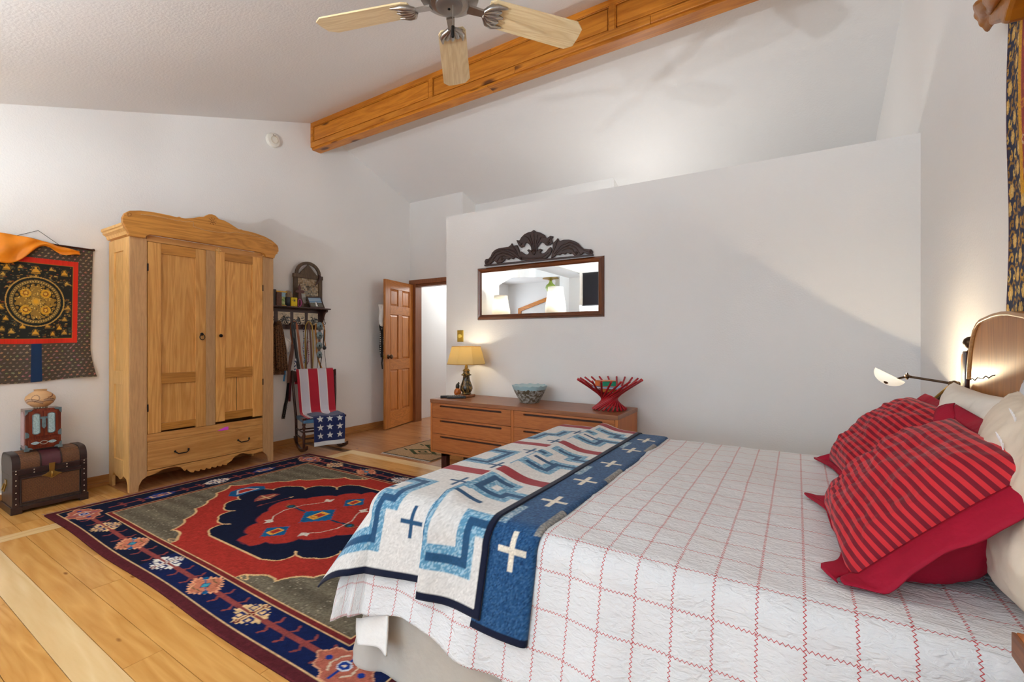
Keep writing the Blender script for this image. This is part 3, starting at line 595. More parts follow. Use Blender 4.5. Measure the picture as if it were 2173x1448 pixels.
t = thing('wall_hanging', (XL + 0.005, yc0, 1.95), 'brown brocade hanging with red-bordered golden round mandala, left of the armoire', 'tapestry')
gridobj('brocade_panel', np.stack([XL + 0.004 + wv, Yw, Zw], -1), M_print, t, C=tc_.a, solid=-0.003)
obj('hanging_rod', MB().tube([(XL + 0.02, 0.68, 1.957), (XL + 0.02, 1.33, 1.948)], 0.007, 8).ball((XL + 0.02, 1.335, 1.948), 0.011, 8, 6), M_darkz, t, smooth=60)
obj('hanging_cord', MB().tube([(XL + 0.02, 0.86, 1.96), (XL + 0.01, 1.017, 2.045), (XL + 0.02, 1.13, 1.955)], 0.0018, 6), M_iron, t)
M_silk = plain('orange_silk', (236, 140, 16), 0.5, var=0.12, scale=9, bump=0.1, bscale=30)
def silk(u, v):
    y = 0.70 + 0.545 * u
    top = 1.975 + 0.03 * math.sin(u * 3.0) * (1 - u) - 0.055 * u ** 2
    dep = 0.03 + 0.035 * math.sin(u * 9 + 0.5) ** 2 + 0.17 * math.exp(-((u - 0.30) / 0.17) ** 2) * (1 if u > 0.12 else 0.9) + 0.10 * math.exp(-((u - 0.02) / 0.2) ** 2)
    z = top - dep * v
    return (XL + 0.034 + 0.022 * math.sin(v * math.pi * 0.8) + 0.010 * math.sin(v * 8 + u * 14) + 0.006 * math.sin(u * 30), y, z)
obj('silk_veil', MB().grid(60, 18, silk), M_silk, t, smooth=180, solid=0.003, label='gathered orange silk veil')

# ------------------------------------------------------------------ trunk, jewellery cabinet, pot
M_trunkd = wood('trunk_dark_wood', (30, 18, 18), (56, 34, 30), 'Y', 2.5, 0.35, 0.9, 0.4)
M_trunks = wood('trunk_side_wood', (50, 42, 40), (86, 72, 62), 'Z', 2.0, 0.4, 0.9, 0.4)
m_rat, n_, b_ = newmat('woven_rattan'); tcn = nd(n_, 'ShaderNodeTexCoord'); mp_ = nd(n_, 'ShaderNodeMapping'); mp_.inputs['Scale'].default_value = (1, 110, 90); n_.links.new(tcn.outputs['Object'], mp_.inputs['Vector'])
brk = nd(n_, 'ShaderNodeTexBrick'); brk.inputs['Color1'].default_value = lin4((120, 76, 44)); brk.inputs['Color2'].default_value = lin4((142, 94, 56)); brk.inputs['Mortar'].default_value = lin4((54, 32, 20)); brk.inputs['Scale'].default_value = 1.0; brk.inputs['Mortar Size'].default_value = 0.09; brk.inputs['Brick Width'].default_value = 0.7; brk.inputs['Row Height'].default_value = 0.5
sx = nd(n_, 'ShaderNodeSeparateXYZ'); cxn = nd(n_, 'ShaderNodeCombineXYZ'); n_.links.new(mp_.outputs[0], sx.inputs[0]); n_.links.new(sx.outputs[1], cxn.inputs[0]); n_.links.new(sx.outputs[2], cxn.inputs[1]); n_.links.new(cxn.outputs[0], brk.inputs['Vector'])
n_.links.new(brk.outputs['Color'], b_.inputs['Base Color']); b_.inputs['Roughness'].default_value = 0.5
bpn = nd(n_, 'ShaderNodeBump'); bpn.inputs['Strength'].default_value = 0.5; bpn.inputs['Distance'].default_value = 0.003; bpn.invert = True; n_.links.new(brk.outputs['Fac'], bpn.inputs['Height']); n_.links.new(bpn.outputs[0], b_.inputs['Normal'])
M_lth = plain('maroon_leather', (78, 36, 44), 0.4, var=0.15, bump=0.1)
M_stud = plain('pale_studs', (206, 198, 180), 0.3, 0.6)
T0, T1, TF, TB = 0.823, 1.214, -4.585, -4.87
tk = thing('storage_chest', ((TF + TB) / 2, 1.02, 0), 'small domed trunk of dark wood with woven rattan panels and brass hasp', 'trunk')
obj('plinth', MB().box((TB - 0.0, T0 - 0.008, 0.0), (TF + 0.01, T0 + 0.05, 0.052)).box((TB, T1 - 0.042, 0.0), (TF + 0.01, T1 + 0.008, 0.052)).prism([(T0 + 0.05, 0.018), (T0 + 0.10, 0.022), (1.0, 0.02), (T1 - 0.10, 0.022), (T1 - 0.042, 0.018), (T1 - 0.042, 0.052), (T0 + 0.05, 0.052)], YZ, TF - 0.012, TF + 0.01), M_trunkd, tk, bevel=0.003)
obj('trunk_body', MB().box((TB, T0, 0.05), (TF, T1, 0.265)), M_trunks, tk, bevel=0.004)
obj('front_panel', MB().box((TF - 0.002, T0 + 0.045, 0.075), (TF + 0.004, T1 - 0.045, 0.238)), m_rat, tk)
for a in ((T0, T0 + 0.035), (T1 - 0.035, T1)): obj('corner_batten', MB().box((TF, a[0], 0.05), (TF + 0.008, a[1], 0.27)), M_trunkd, tk, bevel=0.002)
obj('rim_batten', MB().box((TF, T0 + 0.03, 0.242), (TF + 0.008, T1 - 0.03, 0.262)), M_trunkd, tk)
obj('braid', MB().tube([(TF + 0.006, T0 + 0.043, 0.072), (TF + 0.006, T1 - 0.043, 0.072), (TF + 0.006, T1 - 0.043, 0.24), (TF + 0.006, T0 + 0.043, 0.24), (TF + 0.006, T0 + 0.043, 0.072)], 0.005, 6), M_trunkd, tk)
def dome(u, r=1.0):  # profile of the lid from the front rim over to the back
    a = u * math.pi; c = (TF + TB) / 2; hw_ = (TF - TB) / 2
    return (c + hw_ * r * abs(math.cos(a)) ** 0.55 * (1 if math.cos(a) > 0 else -1), 0.305 + 0.10 * r * math.sin(a) ** 0.7)
lidp = [dome(i / 20) for i in range(21)]
lid = obj('trunk_lid', MB().prism([(TF, 0.265)] + lidp + [(TB, 0.265)], lambda a, b, d: (a, d, b), T0, T1), M_trunks, tk, smooth=30)
obj('lid_band', MB().box((TF - 0.001, T0, 0.267), (TF + 0.007, T1, 0.305)), M_trunkd, lid, bevel=0.002)
def lidstrip(y0, y1, th): 
    o_ = [(x + th * (1 if x > (TF + TB) / 2 else -1) * 0.8, z + th) for x, z in lidp]
    mb = MB(); n = len(lidp)
    mb.add([(x, y0, z) for x, z in o_] + [(x, y1, z) for x, z in o_] + [(x, y0, z - th) for x, z in lidp] + [(x, y1, z - th) for x, z in lidp],
           [(i, i+1, n+i+1, n+i) for i in range(n-1)] + [(2*n+i, 2*n+i+1, i+1, i) for i in range(n-1)] + [(n+i, n+i+1, 3*n+i+1, 3*n+i) for i in range(n-1)]); return mb
obj('lid_panel', lidstrip(T0 + 0.042, 0.963, 0.003), m_rat, lid, smooth=40); obj('lid_panel', lidstrip(1.075, T1 - 0.042, 0.003), m_rat, lid, smooth=40); obj('lid_panel', lidstrip(0.967, 1.071, 0.003), M_lth, lid, smooth=40, label='plain maroon middle panel of the lid')
for y0 in (T0, T1 - 0.038): obj('lid_strap', lidstrip(y0, y0 + 0.038, 0.006), M_trunkd, lid, smooth=40)
for y0 in (0.961, 1.069): obj('lid_strap', lidstrip(y0, y0 + 0.008, 0.007), M_trunkd, lid, smooth=40)
sb = []
for ys in (T0 + 0.018, T1 - 0.018):
    for z in (0.07, 0.11, 0.15, 0.20, 0.235, 0.28, 0.30): sb.append((TF + 0.009, ys, z))
for ys in (0.93, 1.10):
    for z in (0.275, 0.295): sb.append((TF + 0.009, ys, z))
for c_ in sb: obj('stud', MB().ball(c_, 0.0042, 8, 5, (0.6, 1, 1)), M_stud, tk, smooth=180)
hp = obj('brass_hasp', MB().prism([(0.985, 0.232), (1.02, 0.212), (1.055, 0.232), (1.075, 0.240), (1.05, 0.25), (1.033, 0.262), (1.035, 0.29), (1.038, 0.322), (1.004, 0.322), (1.005, 0.29), (1.007, 0.262), (0.99, 0.25), (0.965, 0.24)], YZ, TF + 0.008, TF + 0.013).tube([(TF + 0.015, 1.02, 0.225), (TF + 0.02, 1.02, 0.245), (TF + 0.016, 1.02, 0.262)], 0.006, 8), M_brass, tk, bevel=0.001)
obj('side_handle', MB().box((-4.76, T0 - 0.005, 0.19), (-4.71, T0, 0.225)).tube([(-4.76, T0 - 0.006, 0.195), (-4.76, T0 - 0.016, 0.15), (-4.71, T0 - 0.016, 0.15), (-4.71, T0 - 0.006, 0.195)], 0.005, 6), M_brass, tk, smooth=40)
# jewellery cabinet
J0, J1, JF, JB, JZ0, JZ1 = 0.902, 1.09, -4.66, -4.785, 0.413, 0.71
M_rose = wood('rosewood', (84, 30, 16), (134, 54, 26), 'Z', 3.0, 0.22, 0.9, 0.5, coat=0.4)
M_teal = plain('verdigris_metal', (104, 126, 132), 0.45, 0.4, var=0.25, scale=60)
M_jade = plain('pale_jade', (164, 192, 196), 0.35, var=0.3, scale=120, bump=0.4, bscale=180)
jc = thing('jewelry_cabinet', ((JF + JB) / 2, (J0 + J1) / 2, JZ0), 'rosewood jewelry cabinet with pale jade door insets standing on the trunk', 'cabinet')
obj('case', MB().box((JB, J0, JZ0 + 0.008), (JF - 0.006, J1, JZ1)), M_rose, jc, bevel=0.003)
obj('side_inlay', MB().prism([(JB + 0.02, 0.45), (JF - 0.03, 0.45), (JF - 0.024, 0.47), (JF - 0.024, 0.655), (JF - 0.045, 0.69), (JB + 0.03, 0.69), (JB + 0.018, 0.655), (JB + 0.014, 0.47)], lambda a, b, d: (a, d, b), J0 - 0.003, J0), plain('pink_lacquer_side', (176, 146, 150), 0.3, var=0.08), jc)
def jd(y0, y1):
    d = obj('cabinet_door', MB().box((JF - 0.006, y0, 0.512), (JF + 0.002, y1, 0.695)), M_rose, jc, bevel=0.002)
    ym = (y0 + y1) / 2; w = 0.019
    ins = [(ym + w * math.cos(a) * (1 if True else 1), 0.603 + (0.06 if math.sin(a) > 0 else -0.06) + 0.014 * math.sin(a)) for a in np.linspace(0, 2 * math.pi, 24, endpoint=False)]
    obj('jade_inset', MB().prism(ins, YZ, JF + 0.002, JF + 0.0045), M_jade, d, smooth=30)
    mb = MB().tube([(JF + 0.005, a, b) for a, b in ins] + [(JF + 0.005, ins[0][0], ins[0][1])], 0.0025, 6); obj('inset_rim', mb, M_teal, d, smooth=60)
jd(J0 + 0.018, 0.993); jd(0.999, J1 - 0.018)
dr_ = obj('cabinet_drawer', MB().box((JF - 0.006, J0 + 0.014, 0.437), (JF + 0.002, J1 - 0.014, 0.492)), M_rose, jc, bevel=0.002)
for yc in (J0 + 0.05, J1 - 0.05): obj('drawer_inlay', MB().prism([(yc + 0.024 * math.cos(a), 0.465 + 0.011 * math.sin(a) * abs(math.sin(a))) for a in np.linspace(0, 2 * math.pi, 16, endpoint=False)], YZ, JF + 0.002, JF + 0.004), M_jade, dr_)
obj('drawer_pull', MB().tube([(JF + 0.007, 0.996 + 0.019 * math.cos(a), 0.465 + 0.012 * math.sin(a)) for a in np.linspace(0, 2 * math.pi, 20)], 0.0025, 6), M_stud, dr_, smooth=60)
obj('door_lock', MB().box((JF + 0.002, 0.978, 0.637), (JF + 0.007, 1.014, 0.652)).prism([(0.985, 0.64), (0.985, 0.58), (0.996, 0.565), (1.007, 0.58), (1.007, 0.64)], YZ, JF + 0.004, JF + 0.009), M_teal, jc, bevel=0.001)
for ya_, s in ((J0, 1), (J1, -1)):
    for za, q in ((JZ0 + 0.008, 1), (JZ1, -1)):
        cm = MB(); cm.prism([(ya_ - s*0.001, za), (ya_ + s * 0.04, za), (ya_ + s * 0.03, za + q * 0.012), (ya_ + s * 0.014, za + q * 0.016), (ya_ + s * 0.01, za + q * 0.03), (ya_ - s*0.001, za + q * 0.04)], YZ, JF - 0.008, JF + 0.003)
        obj('corner_mount', cm, M_teal, jc)
    cm = MB(); cm.box((JF - 0.012, ya_ - 0.005 if s > 0 else ya_ - 0.02, JZ0), (JF + 0.005, ya_ + 0.02 if s > 0 else ya_ + 0.005, JZ0 + 0.016)); cm.box((JB, ya_ - 0.002 if s > 0 else ya_ - 0.02, JZ0), (JB + 0.02, ya_ + 0.02 if s > 0 else ya_ + 0.002, JZ0 + 0.016))
    cm.prism([(ya_, 0.505), (ya_ + s * 0.018, 0.51), (ya_ + s * 0.02, 0.53), (ya_ + s * 0.012, 0.545), (ya_, 0.55)], YZ, JF - 0.004, JF + 0.003)
    obj('foot_mount', cm, M_teal, jc)
# pot
pcx, pcy = -4.725, 0.992
m_pot = printed('painted_clay', 0.55, 0.05, 200)
prof = [(0.028, 0.0), (0.045, 0.008), (0.068, 0.030), (0.079, 0.052), (0.081, 0.066), (0.076, 0.082), (0.058, 0.102), (0.040, 0.114), (0.033, 0.119), (0.034, 0.128), (0.037, 0.131), (0.032, 0.130), (0.029, 0.118), (0.03, 0.10)]
na = 160; A_ = np.linspace(0, 2 * math.pi, na); pr_ = np.array([prof[0]] + prof); 
tt = np.linspace(0, len(prof) - 1, 90); pr2 = np.stack([np.interp(tt, range(len(prof)), [p[k] for p in prof]) for k in (0, 1)], -1)
Pg = np.stack([pcx + pr2[:, 0:1] * np.cos(A_)[None], pcy + pr2[:, 0:1] * np.sin(A_)[None], JZ1 + 0.006 + pr2[:, 1:2] * np.ones((1, na))], -1)
Cg = np.empty(Pg.shape); Cg[:] = (206, 166, 122); hh = pr2[:, 1:2] * np.ones((1, na)); aa = np.ones((90, 1)) * A_[None]
sw = 0.045 + 0.014 * np.sin(aa * 2.5 + 0.6); Cg[np.abs(hh - sw) < 0.007] = (176, 150, 128); Cg[np.abs(np.abs(hh - sw) - 0.008) < 0.0016] = (96, 62, 42)
d_ = np.hypot((aa - 5.75) * 0.08, hh - 0.072); Cg[(d_ < 0.024) & (d_ > 0.019)] = (150, 120, 96); Cg[np.abs(d_ - 0.022) < 0.0008] = (96, 66, 46)
Cg[(np.abs(hh - 0.085 + 0.01 * np.sin(aa * 4)) < 0.003) & (aa > 0.3) & (aa < 1.2)] = (120, 70, 48)
pt = thing('clay_pot', (pcx, pcy, JZ1), 'squat tan clay pot with painted serpent bands on top of the jewelry cabinet', 'pot')
gridobj('pot_body', Pg, m_pot, pt, C=Cg)
rg = MB()
for k in range(14): a = 2 * math.pi * k / 14; rg.ball((pcx + 0.034 * math.cos(a), pcy + 0.034 * math.sin(a), JZ1 + 0.006), 0.006, 6, 5)
obj('pot_ring', rg, plain('shell_ring', (186, 176, 150), 0.6), pt, smooth=180)
# ------------------------------------------------------------------ measuring helper: a photo pixel turned into a point on a known plane
_cy, _sy = math.cos(R(32.1)), math.sin(R(32.1))
def _ray(px, py):
    k = (px - 1086.5) / 965.0
    return (-_sy + _cy * k, _cy + _sy * k, (722.0 - py) / 965.0)
def at_x(px, py, x): r = _ray(px, py); t = x / r[0]; return (x, r[1] * t, 1.21 + r[2] * t)
def at_y(px, py, y): r = _ray(px, py); t = y / r[1]; return (r[0] * t, y, 1.21 + r[2] * t)
def at_z(px, py, z): r = _ray(px, py); t = (z - 1.21) / r[2]; return (r[0] * t, r[1] * t, z)
def q7(X, Y, x): return at_x(570 + X / 5.794, 650 + Y / 5.794, x)

# ------------------------------------------------------------------ hook rack
rk = thing('hook_rack', (XL, 3.05, 1.335), 'dark wooden wall rack with a shelf, picture tiles and wire hooks beside the armoire', 'rack')
obj('back_board', MB().box((XL, 2.63, 1.335), (-4.888, 3.462, 1.572)), M_dark, rk, bevel=0.002)
obj('rack_shelf', MB().box((XL, 2.60, 1.572), (-4.748, 3.475, 1.587)), M_dark, rk, bevel=0.003)
for yc in (2.645, 3.44): obj('bracket', MB().prism([(XL + 0.02, 1.572), (-4.77, 1.572), (-4.775, 1.545), (-4.81, 1.535), (-4.83, 1.51), (-4.85, 1.46), (-4.87, 1.40), (-4.888, 1.37)], lambda a, b, d: (a, d, b), yc - 0.012, yc + 0.012), M_dark, rk, bevel=0.002)
M_tile = printed('glazed_tile', 0.25, 0.02, 100)
def tile(y0, y1, seed):
    c = Canvas(y0, y1, 1.388, 1.528, 0.0022, (222, 206, 178)); r = random.Random(seed)
    for k in range(30): x = r.uniform(y0 + .01, y1 - .01); z = r.uniform(1.47, 1.515); c.line([(x, z), (x + .03, z + r.uniform(-.006, .006))], 0.003, (176, 164, 142))
    for k in range(60): x = r.uniform(y0, y1); z = r.uniform(1.39, 1.445); s = r.uniform(.002, .007); c.ell(x, z, s * 1.6, s, r.choice([(52, 54, 56), (96, 96, 94), (140, 136, 126)]))
    for k in range(16): x = r.uniform(y0 + .05, y1); z = r.uniform(1.43, 1.47); s = r.uniform(.005, .012); c.ell(x, z, s, s, r.choice([(70, 70, 72), (110, 108, 104)]))
    if seed == 2:
        xm = y0 + 0.07; c.poly([(xm - .012, 1.43), (xm + .012, 1.43), (xm + .007, 1.475), (xm - .007, 1.475)], (50, 50, 52))
        for a in (0.6, 2.17, 3.74, 5.31): c.line([(xm, 1.478), (xm + .036 * math.cos(a), 1.478 + .036 * math.sin(a))], 0.004, (44, 46, 48))
    else: xm = y0 + 0.06; c.poly([(xm - .02, 1.43), (xm + .02, 1.43), (xm + .018, 1.45), (xm, 1.466), (xm - .018, 1.45)], (84, 82, 80))
    Y_, Z_ = c.X, c.Y
    gridobj('picture_tile', np.stack([np.full(Y_.shape, -4.885), Y_, Z_], -1), M_tile, rk, C=c.a, solid=-0.005)
for i, (a, b) in enumerate(((2.71, 2.85), (2.895, 3.04), (3.08, 3.22), (3.262, 3.393))): tile(a, b, i + 1)
for yc in (2.78, 2.955, 3.125, 3.30, 3.45):
    obj('wire_hook', MB().tube([(-4.888, yc, 1.475), (-4.865, yc, 1.478), (-4.85, yc + 0.004, 1.465), (-4.85, yc + 0.012, 1.435), (-4.868, yc + 0.006, 1.41), (-4.85, yc, 1.395), (-4.825, yc, 1.40), (-4.815, yc, 1.425)], 0.0035, 6), M_iron, rk, smooth=60)

# things on the rack shelf
ZS = 1.587
rt_ = thing('arched_frame', (-4.86, 3.235, ZS), 'tall arched carved frame round a mottled old picture, back of the rack shelf', 'frame')
M_ret = wood('weathered_frame', (60, 44, 30), (104, 82, 58), 'Z', 3, 0.6, 0.9, 0.5)
F0, F1, FX = 3.065, 3.43, -4.872
fr = MB().box((FX, F0, ZS), (FX + 0.022, F0 + 0.05, 1.96)).box((FX, F1 - 0.05, ZS), (FX + 0.022, F1, 1.96)).box((FX, F0, ZS), (FX + 0.022, F1, ZS + 0.05)).box((FX - 0.0, F0 - 0.008, 1.93), (FX + 0.026, F1 + 0.008, 1.975))
obj('frame_border', fr, M_ret, rt_, bevel=0.003)
arc = [(3.2475 + 0.165 * math.cos(a), 1.972 + 0.155 * math.sin(a)) for a in np.linspace(0, math.pi, 20)] + [(3.2475 + 0.130 * math.cos(a), 1.972 + 0.122 * math.sin(a)) for a in np.linspace(math.pi, 0, 20)]
am = MB(); n_a = 20
for i in range(19):
    q = [arc[i], arc[i+1], arc[38 - i], arc[39 - i]]; am.prism(q, YZ, FX + 0.003, FX + 0.022)
obj('arch', am, M_ret, rt_)
gz = [(3.13, 1.975)]
for k in range(9): t_ = (k + 1) / 10; gz += [(3.13 + 0.1175 * t_ - 0.004, 1.975 + 0.12 * t_), (3.13 + 0.1175 * t_ + 0.003, 1.975 + 0.12 * t_)]
gz += [(3.2475, 2.10)] + [(6.495 - a, b) for a, b in gz[::-1]]
obj('gable_ornament', MB().prism(gz, YZ, FX + 0.004, FX + 0.016), M_ret, rt_)
cp = Canvas(F0 + 0.045, F1 - 0.045, ZS + 0.045, 1.935, 0.003, (156, 136, 108)); r_ = random.Random(5)
for k in range(260): cp.ell(r_.uniform(cp.x[0], cp.x[-1]), r_.uniform(cp.y[0], cp.y[-1]), r_.uniform(.004, .02), r_.uniform(.004, .018), r_.choice([(166, 146, 118), (140, 118, 88), (178, 164, 142), (120, 100, 74), (150, 138, 120)]))
for k in range(60): cp.ell(3.25 + r_.gauss(0, .05), 1.75 + r_.gauss(0, .06), .008, .012, r_.choice([(96, 90, 80), (130, 124, 112)]))
cp.poly([(3.22, 1.83), (3.25, 1.85), (3.28, 1.83)], (70, 60, 48)); cp.rect(3.235, 3.265, 1.80, 1.83, (96, 82, 62))
for k in range(24): cp.rect(3.15 + r_.uniform(0, .05), 3.17 + r_.uniform(0, .05), 1.63, 1.70 + r_.uniform(0, .05), (176, 176, 168))
gridobj('old_picture', np.stack([np.full(cp.X.shape, FX + 0.012), cp.X, cp.Y], -1), printed('mottled_print', 0.5, 0.02), rt_, C=cp.a, solid=-0.004)
hb = [at_x(560 + X / 9.05, 540 + Y / 9.05, FX + 0.035) for X, Y in ((1062, 390), (1085, 440), (1060, 500), (1020, 560), (975, 612))]
tagit(obj('carved_bird', MB().tube(hb, [0.008, 0.018, 0.016, 0.009, 0.002], 8), M_dark, smooth=60), 'small dark curved carving hung on the corner of the arched frame', 'ornament')
cx_ = -4.80
def cross_pt(X, Y): return at_x(560 + X / 9.05, 540 + Y / 9.05, cx_)[1:]
cross = [cross_pt(*p) for p in ((690, 570), (720, 650), (705, 690), (760, 690), (795, 720), (765, 748), (722, 745), (730, 830), (772, 950), (752, 1005), (700, 1005), (690, 960), (665, 840), (668, 735), (630, 735), (600, 712), (625, 690), (668, 690), (655, 640))]
tagit(obj('wooden_cross', MB().prism(cross, YZ, cx_ - 0.012, cx_), M_rose if False else plain('cross_wood', (84, 46, 42), 0.55, var=0.2), bevel=0.003), 'carved reddish brown wooden cross leaning on the arched frame', 'cross')
def shelf_box(name, y0, y1, z1, x0, x1, m, label, cat): return obj(name, MB().box((x0, y0, ZS), (x1, y1, z1)), m, bevel=0.002, label=label, cat=cat)
# yellow card box with an eye
yb = thing('card_box', (-4.80, 3.022, ZS), 'small yellow card box with a printed eye on the rack shelf', 'box')
e0 = at_x(560 + 528 / 9.05, 600, -4.785)[1]; e1 = at_x(560 + 640 / 9.05, 600, -4.785)[1]
obj('box_body', MB().box((-4.825, e0 - 0.001, ZS), (-4.786, e1, 1.688)), plain('yellow_card', (226, 196, 24), 0.5, var=0.03), yb, bevel=0.001)
cb = Canvas(e0, e1, ZS, 1.688, 0.0011, (228, 198, 24)); ec = (e0 + e1) / 2
cb.poly([(ec - .024, 1.652), (ec, 1.668), (ec + .024, 1.652), (ec, 1.641)], (40, 36, 24)); cb.poly([(ec - .019, 1.652), (ec, 1.662), (ec + .019, 1.652), (ec, 1.645)], (226, 196, 60)); cb.ell(ec, 1.6535, .007, .0075, (30, 44, 60)); cb.line([(ec - .022, 1.666), (ec, 1.676), (ec + .022, 1.666)], .002, (50, 40, 20)); cb.line([(ec - .03, ZS + .012), (ec - .012, ZS + .012)], .005, (196, 90, 40)); cb.line([(ec + .014, ZS + .012), (ec + .03, ZS + .012)], .005, (196, 90, 40))
gridobj('box_print', np.stack([np.full(cb.X.shape, -4.7845), cb.X, cb.Y], -1), printed('card_print', 0.5, 0.0), yb, C=cb.a)
# landscape in a gold frame
gf = thing('gold_frame_picture', (-4.84, 2.90, ZS), 'little landscape picture in a gold frame on the rack shelf next to the armoire', 'picture')
g0 = at_x(560 + 225 / 9.05, 600, -4.82)[1]; g1 = at_x(560 + 470 / 9.05, 600, -4.82)[1]
M_gold = plain('gold_leaf', (204, 158, 62), 0.35, 0.6, var=0.1)
obj('gold_border', MB().box((-4.835, g0, ZS), (-4.82, g0 + 0.014, 1.755)).box((-4.835, g1 - 0.016, ZS), (-4.82, g1, 1.745)).box((-4.835, g0, ZS), (-4.82, g1, ZS + 0.014)).box((-4.835, g0, 1.738), (-4.82, g1, 1.752)), M_gold, gf, bevel=0.002)
cg = Canvas(g0 + .01, g1 - .012, ZS + .01, 1.74, .0025, (150, 190, 206)); cg.rect(cg.x[0], cg.x[-1], ZS, 1.69, (150, 172, 110))
for k in range(90): cg.ell(r_.uniform(cg.x[0], cg.x[-1]), r_.uniform(ZS, 1.68), r_.uniform(.003, .012), r_.uniform(.002, .008), r_.choice([(92, 132, 66), (186, 196, 120), (120, 156, 84), (206, 206, 150)]))
gridobj('landscape', np.stack([np.full(cg.X.shape, -4.827), cg.X, cg.Y], -1), printed('landscape_print', 0.4, 0.0), gf, C=cg.a)
shelf_box('leather_book', at_x(560 + 243 / 9.05, 600, -4.79)[1], at_x(560 + 345 / 9.05, 600, -4.79)[1], 1.735, -4.825, -4.79, plain('brown_tooled_leather', (96, 58, 44), 0.5, var=0.3, scale=80, bump=0.3), 'small brown tooled leather book standing before the gold framed landscape', 'book')
shelf_box('dark_box', 2.795, at_x(560 + 240 / 9.05, 600, -4.80)[1], 1.762, -4.85, -4.80, plain('dark_lacquer', (46, 30, 26), 0.3, var=0.2), 'dark lacquer box half hidden behind the armoire on the rack shelf', 'box')
vz = thing('patterned_jar', (-4.83, 2.995, ZS), 'dark round jar with a tan mottled lid behind the yellow box', 'jar')
obj('jar_body', MB().lathe([(0.035, 0), (0.045, 0.02), (0.046, 0.09), (0.04, 0.105)], (-4.845, 2.985, ZS), 16), plain('teal_black_glaze', (36, 44, 52), 0.3, var=0.2), vz, smooth=50)
obj('jar_lid', MB().lathe([(0.044, 0.105), (0.046, 0.13), (0.035, 0.165), (0.012, 0.178), (1e-4, 0.18)], (-4.845, 2.99, ZS), 16), plain('mottled_tan', (142, 120, 92), 0.6, var=0.4, scale=60), vz, smooth=50)
tagit(obj('pink_bangle', MB().tube([(-4.79 + 0.002 * math.sin(a), 3.095 + 0.02 * math.cos(a), ZS + 0.046 + 0.042 * math.sin(a)) for a in np.linspace(0, 2 * math.pi, 20)], 0.004, 6), plain('magenta_enamel', (190, 60, 150), 0.4, var=0.1), smooth=60), 'magenta bangle standing behind the wooden cross', 'bangle')
pf = thing('photo_frame', (-4.79, 3.335, ZS), 'dark framed seaside photograph of a couple at the end of the rack shelf', 'photo frame')
P4 = [at_x(560 + X / 9.05, 540 + Y / 9.05, -4.785) for X, Y in ((885, 1020), (1160, 1028), (1138, 812), (855, 808))]
def bil(u, v, d=0.0):
    a, b, c, e = [Vector(p) for p in P4]; p = (a * (1-u) + b * u) * (1-v) + (e * (1-u) + c * u) * v
    return (p.x - 0.05 * v + d, p.y, p.z if v > 0.02 else ZS)
fm = MB()
for u0, u1, v0, v1 in ((0, 1, 0, .09), (0, 1, .91, 1), (0, .07, 0, 1), (.93, 1, 0, 1)):
    fm.add([bil(u0, v0), bil(u1, v0), bil(u1, v1), bil(u0, v1), bil(u0, v0, .012), bil(u1, v0, .012), bil(u1, v1, .012), bil(u0, v1, .012)], [(0,3,2,1),(4,5,6,7),(0,1,5,4),(1,2,6,5),(2,3,7,6),(3,0,4,7)])
obj('photo_border', fm, M_dark, pf)
cs = Canvas(0, 1, 0, 1, .012, (150, 176, 196))
for k in range(14): z = .58 + .42 * k / 14; cs.rect(0, 1, z, z + .03, [(112, 150, 182), (196, 206, 212), (86, 128, 166)][k % 3])
cs.rect(0, 1, .42, .6, (70, 118, 160)); cs.rect(0, 1, .46, .5, (196, 210, 216)); cs.rect(0, 1, 0, .44, (104, 100, 88))
for k in range(40): cs.ell(r_.uniform(0, 1), r_.uniform(0, .35), .05, .02, r_.choice([(90, 90, 80), (124, 120, 104)]))
cs.ell(.52, .5, .03, .04, (196, 160, 130)); cs.poly([(.47, .46), (.56, .46), (.60, .05), (.42, .05)], (232, 230, 226)); cs.rect(.57, .64, .08, .44, (60, 62, 64)); cs.ell(.60, .49, .025, .035, (90, 70, 58))
gridobj('photograph', np.array([[bil(.06 + .88 * u, .07 + .86 * v, .006) for u in cs.x] for v in cs.y]), printed('photo_print', 0.3, 0.0), pf, C=cs.a)

# ------------------------------------------------------------------ things hanging from the rack
m_leo, n_, b_ = newmat('leopard_cloth'); tcn = nd(n_, 'ShaderNodeTexCoord'); vo = nd(n_, 'ShaderNodeTexVoronoi'); vo.feature = 'DISTANCE_TO_EDGE'; vo.inputs['Scale'].default_value = 62; n_.links.new(tcn.outputs['Object'], vo.inputs['Vector'])
rp = nd(n_, 'ShaderNodeValToRGB'); rp.color_ramp.elements[0].color = lin4((122, 88, 58)); rp.color_ramp.elements[0].position = 0.1; rp.color_ramp.elements[1].color = lin4((52, 34, 26)); rp.color_ramp.elements[1].position = 0.24
n_.links.new(vo.outputs['Distance'], rp.inputs['Fac']); n_.links.new(rp.outputs[0], b_.inputs['Base Color']); b_.inputs['Roughness'].default_value = 0.9
M_tan = plain('tan_leather', (150, 86, 48), 0.5, var=0.15, bump=0.1); M_brn = plain('brown_leather', (92, 54, 36), 0.5, var=0.2, bump=0.1); M_blk = plain('black_leather', (28, 26, 28), 0.4, var=0.2); M_olive = plain('olive_gold_cord', (156, 126, 52), 0.5, var=0.2); M_ochre = plain('ochre_leather', (170, 112, 44), 0.5, var=0.15); M_mar = plain('maroon_strap', (104, 34, 44), 0.5, var=0.15)
SY = (0, 1, 0)
hx = -4.838
ls = thing('leopard_scarf', q7(135, 185, hx), 'leopard print scarf hanging on the rack hook nearest the armoire', 'scarf')
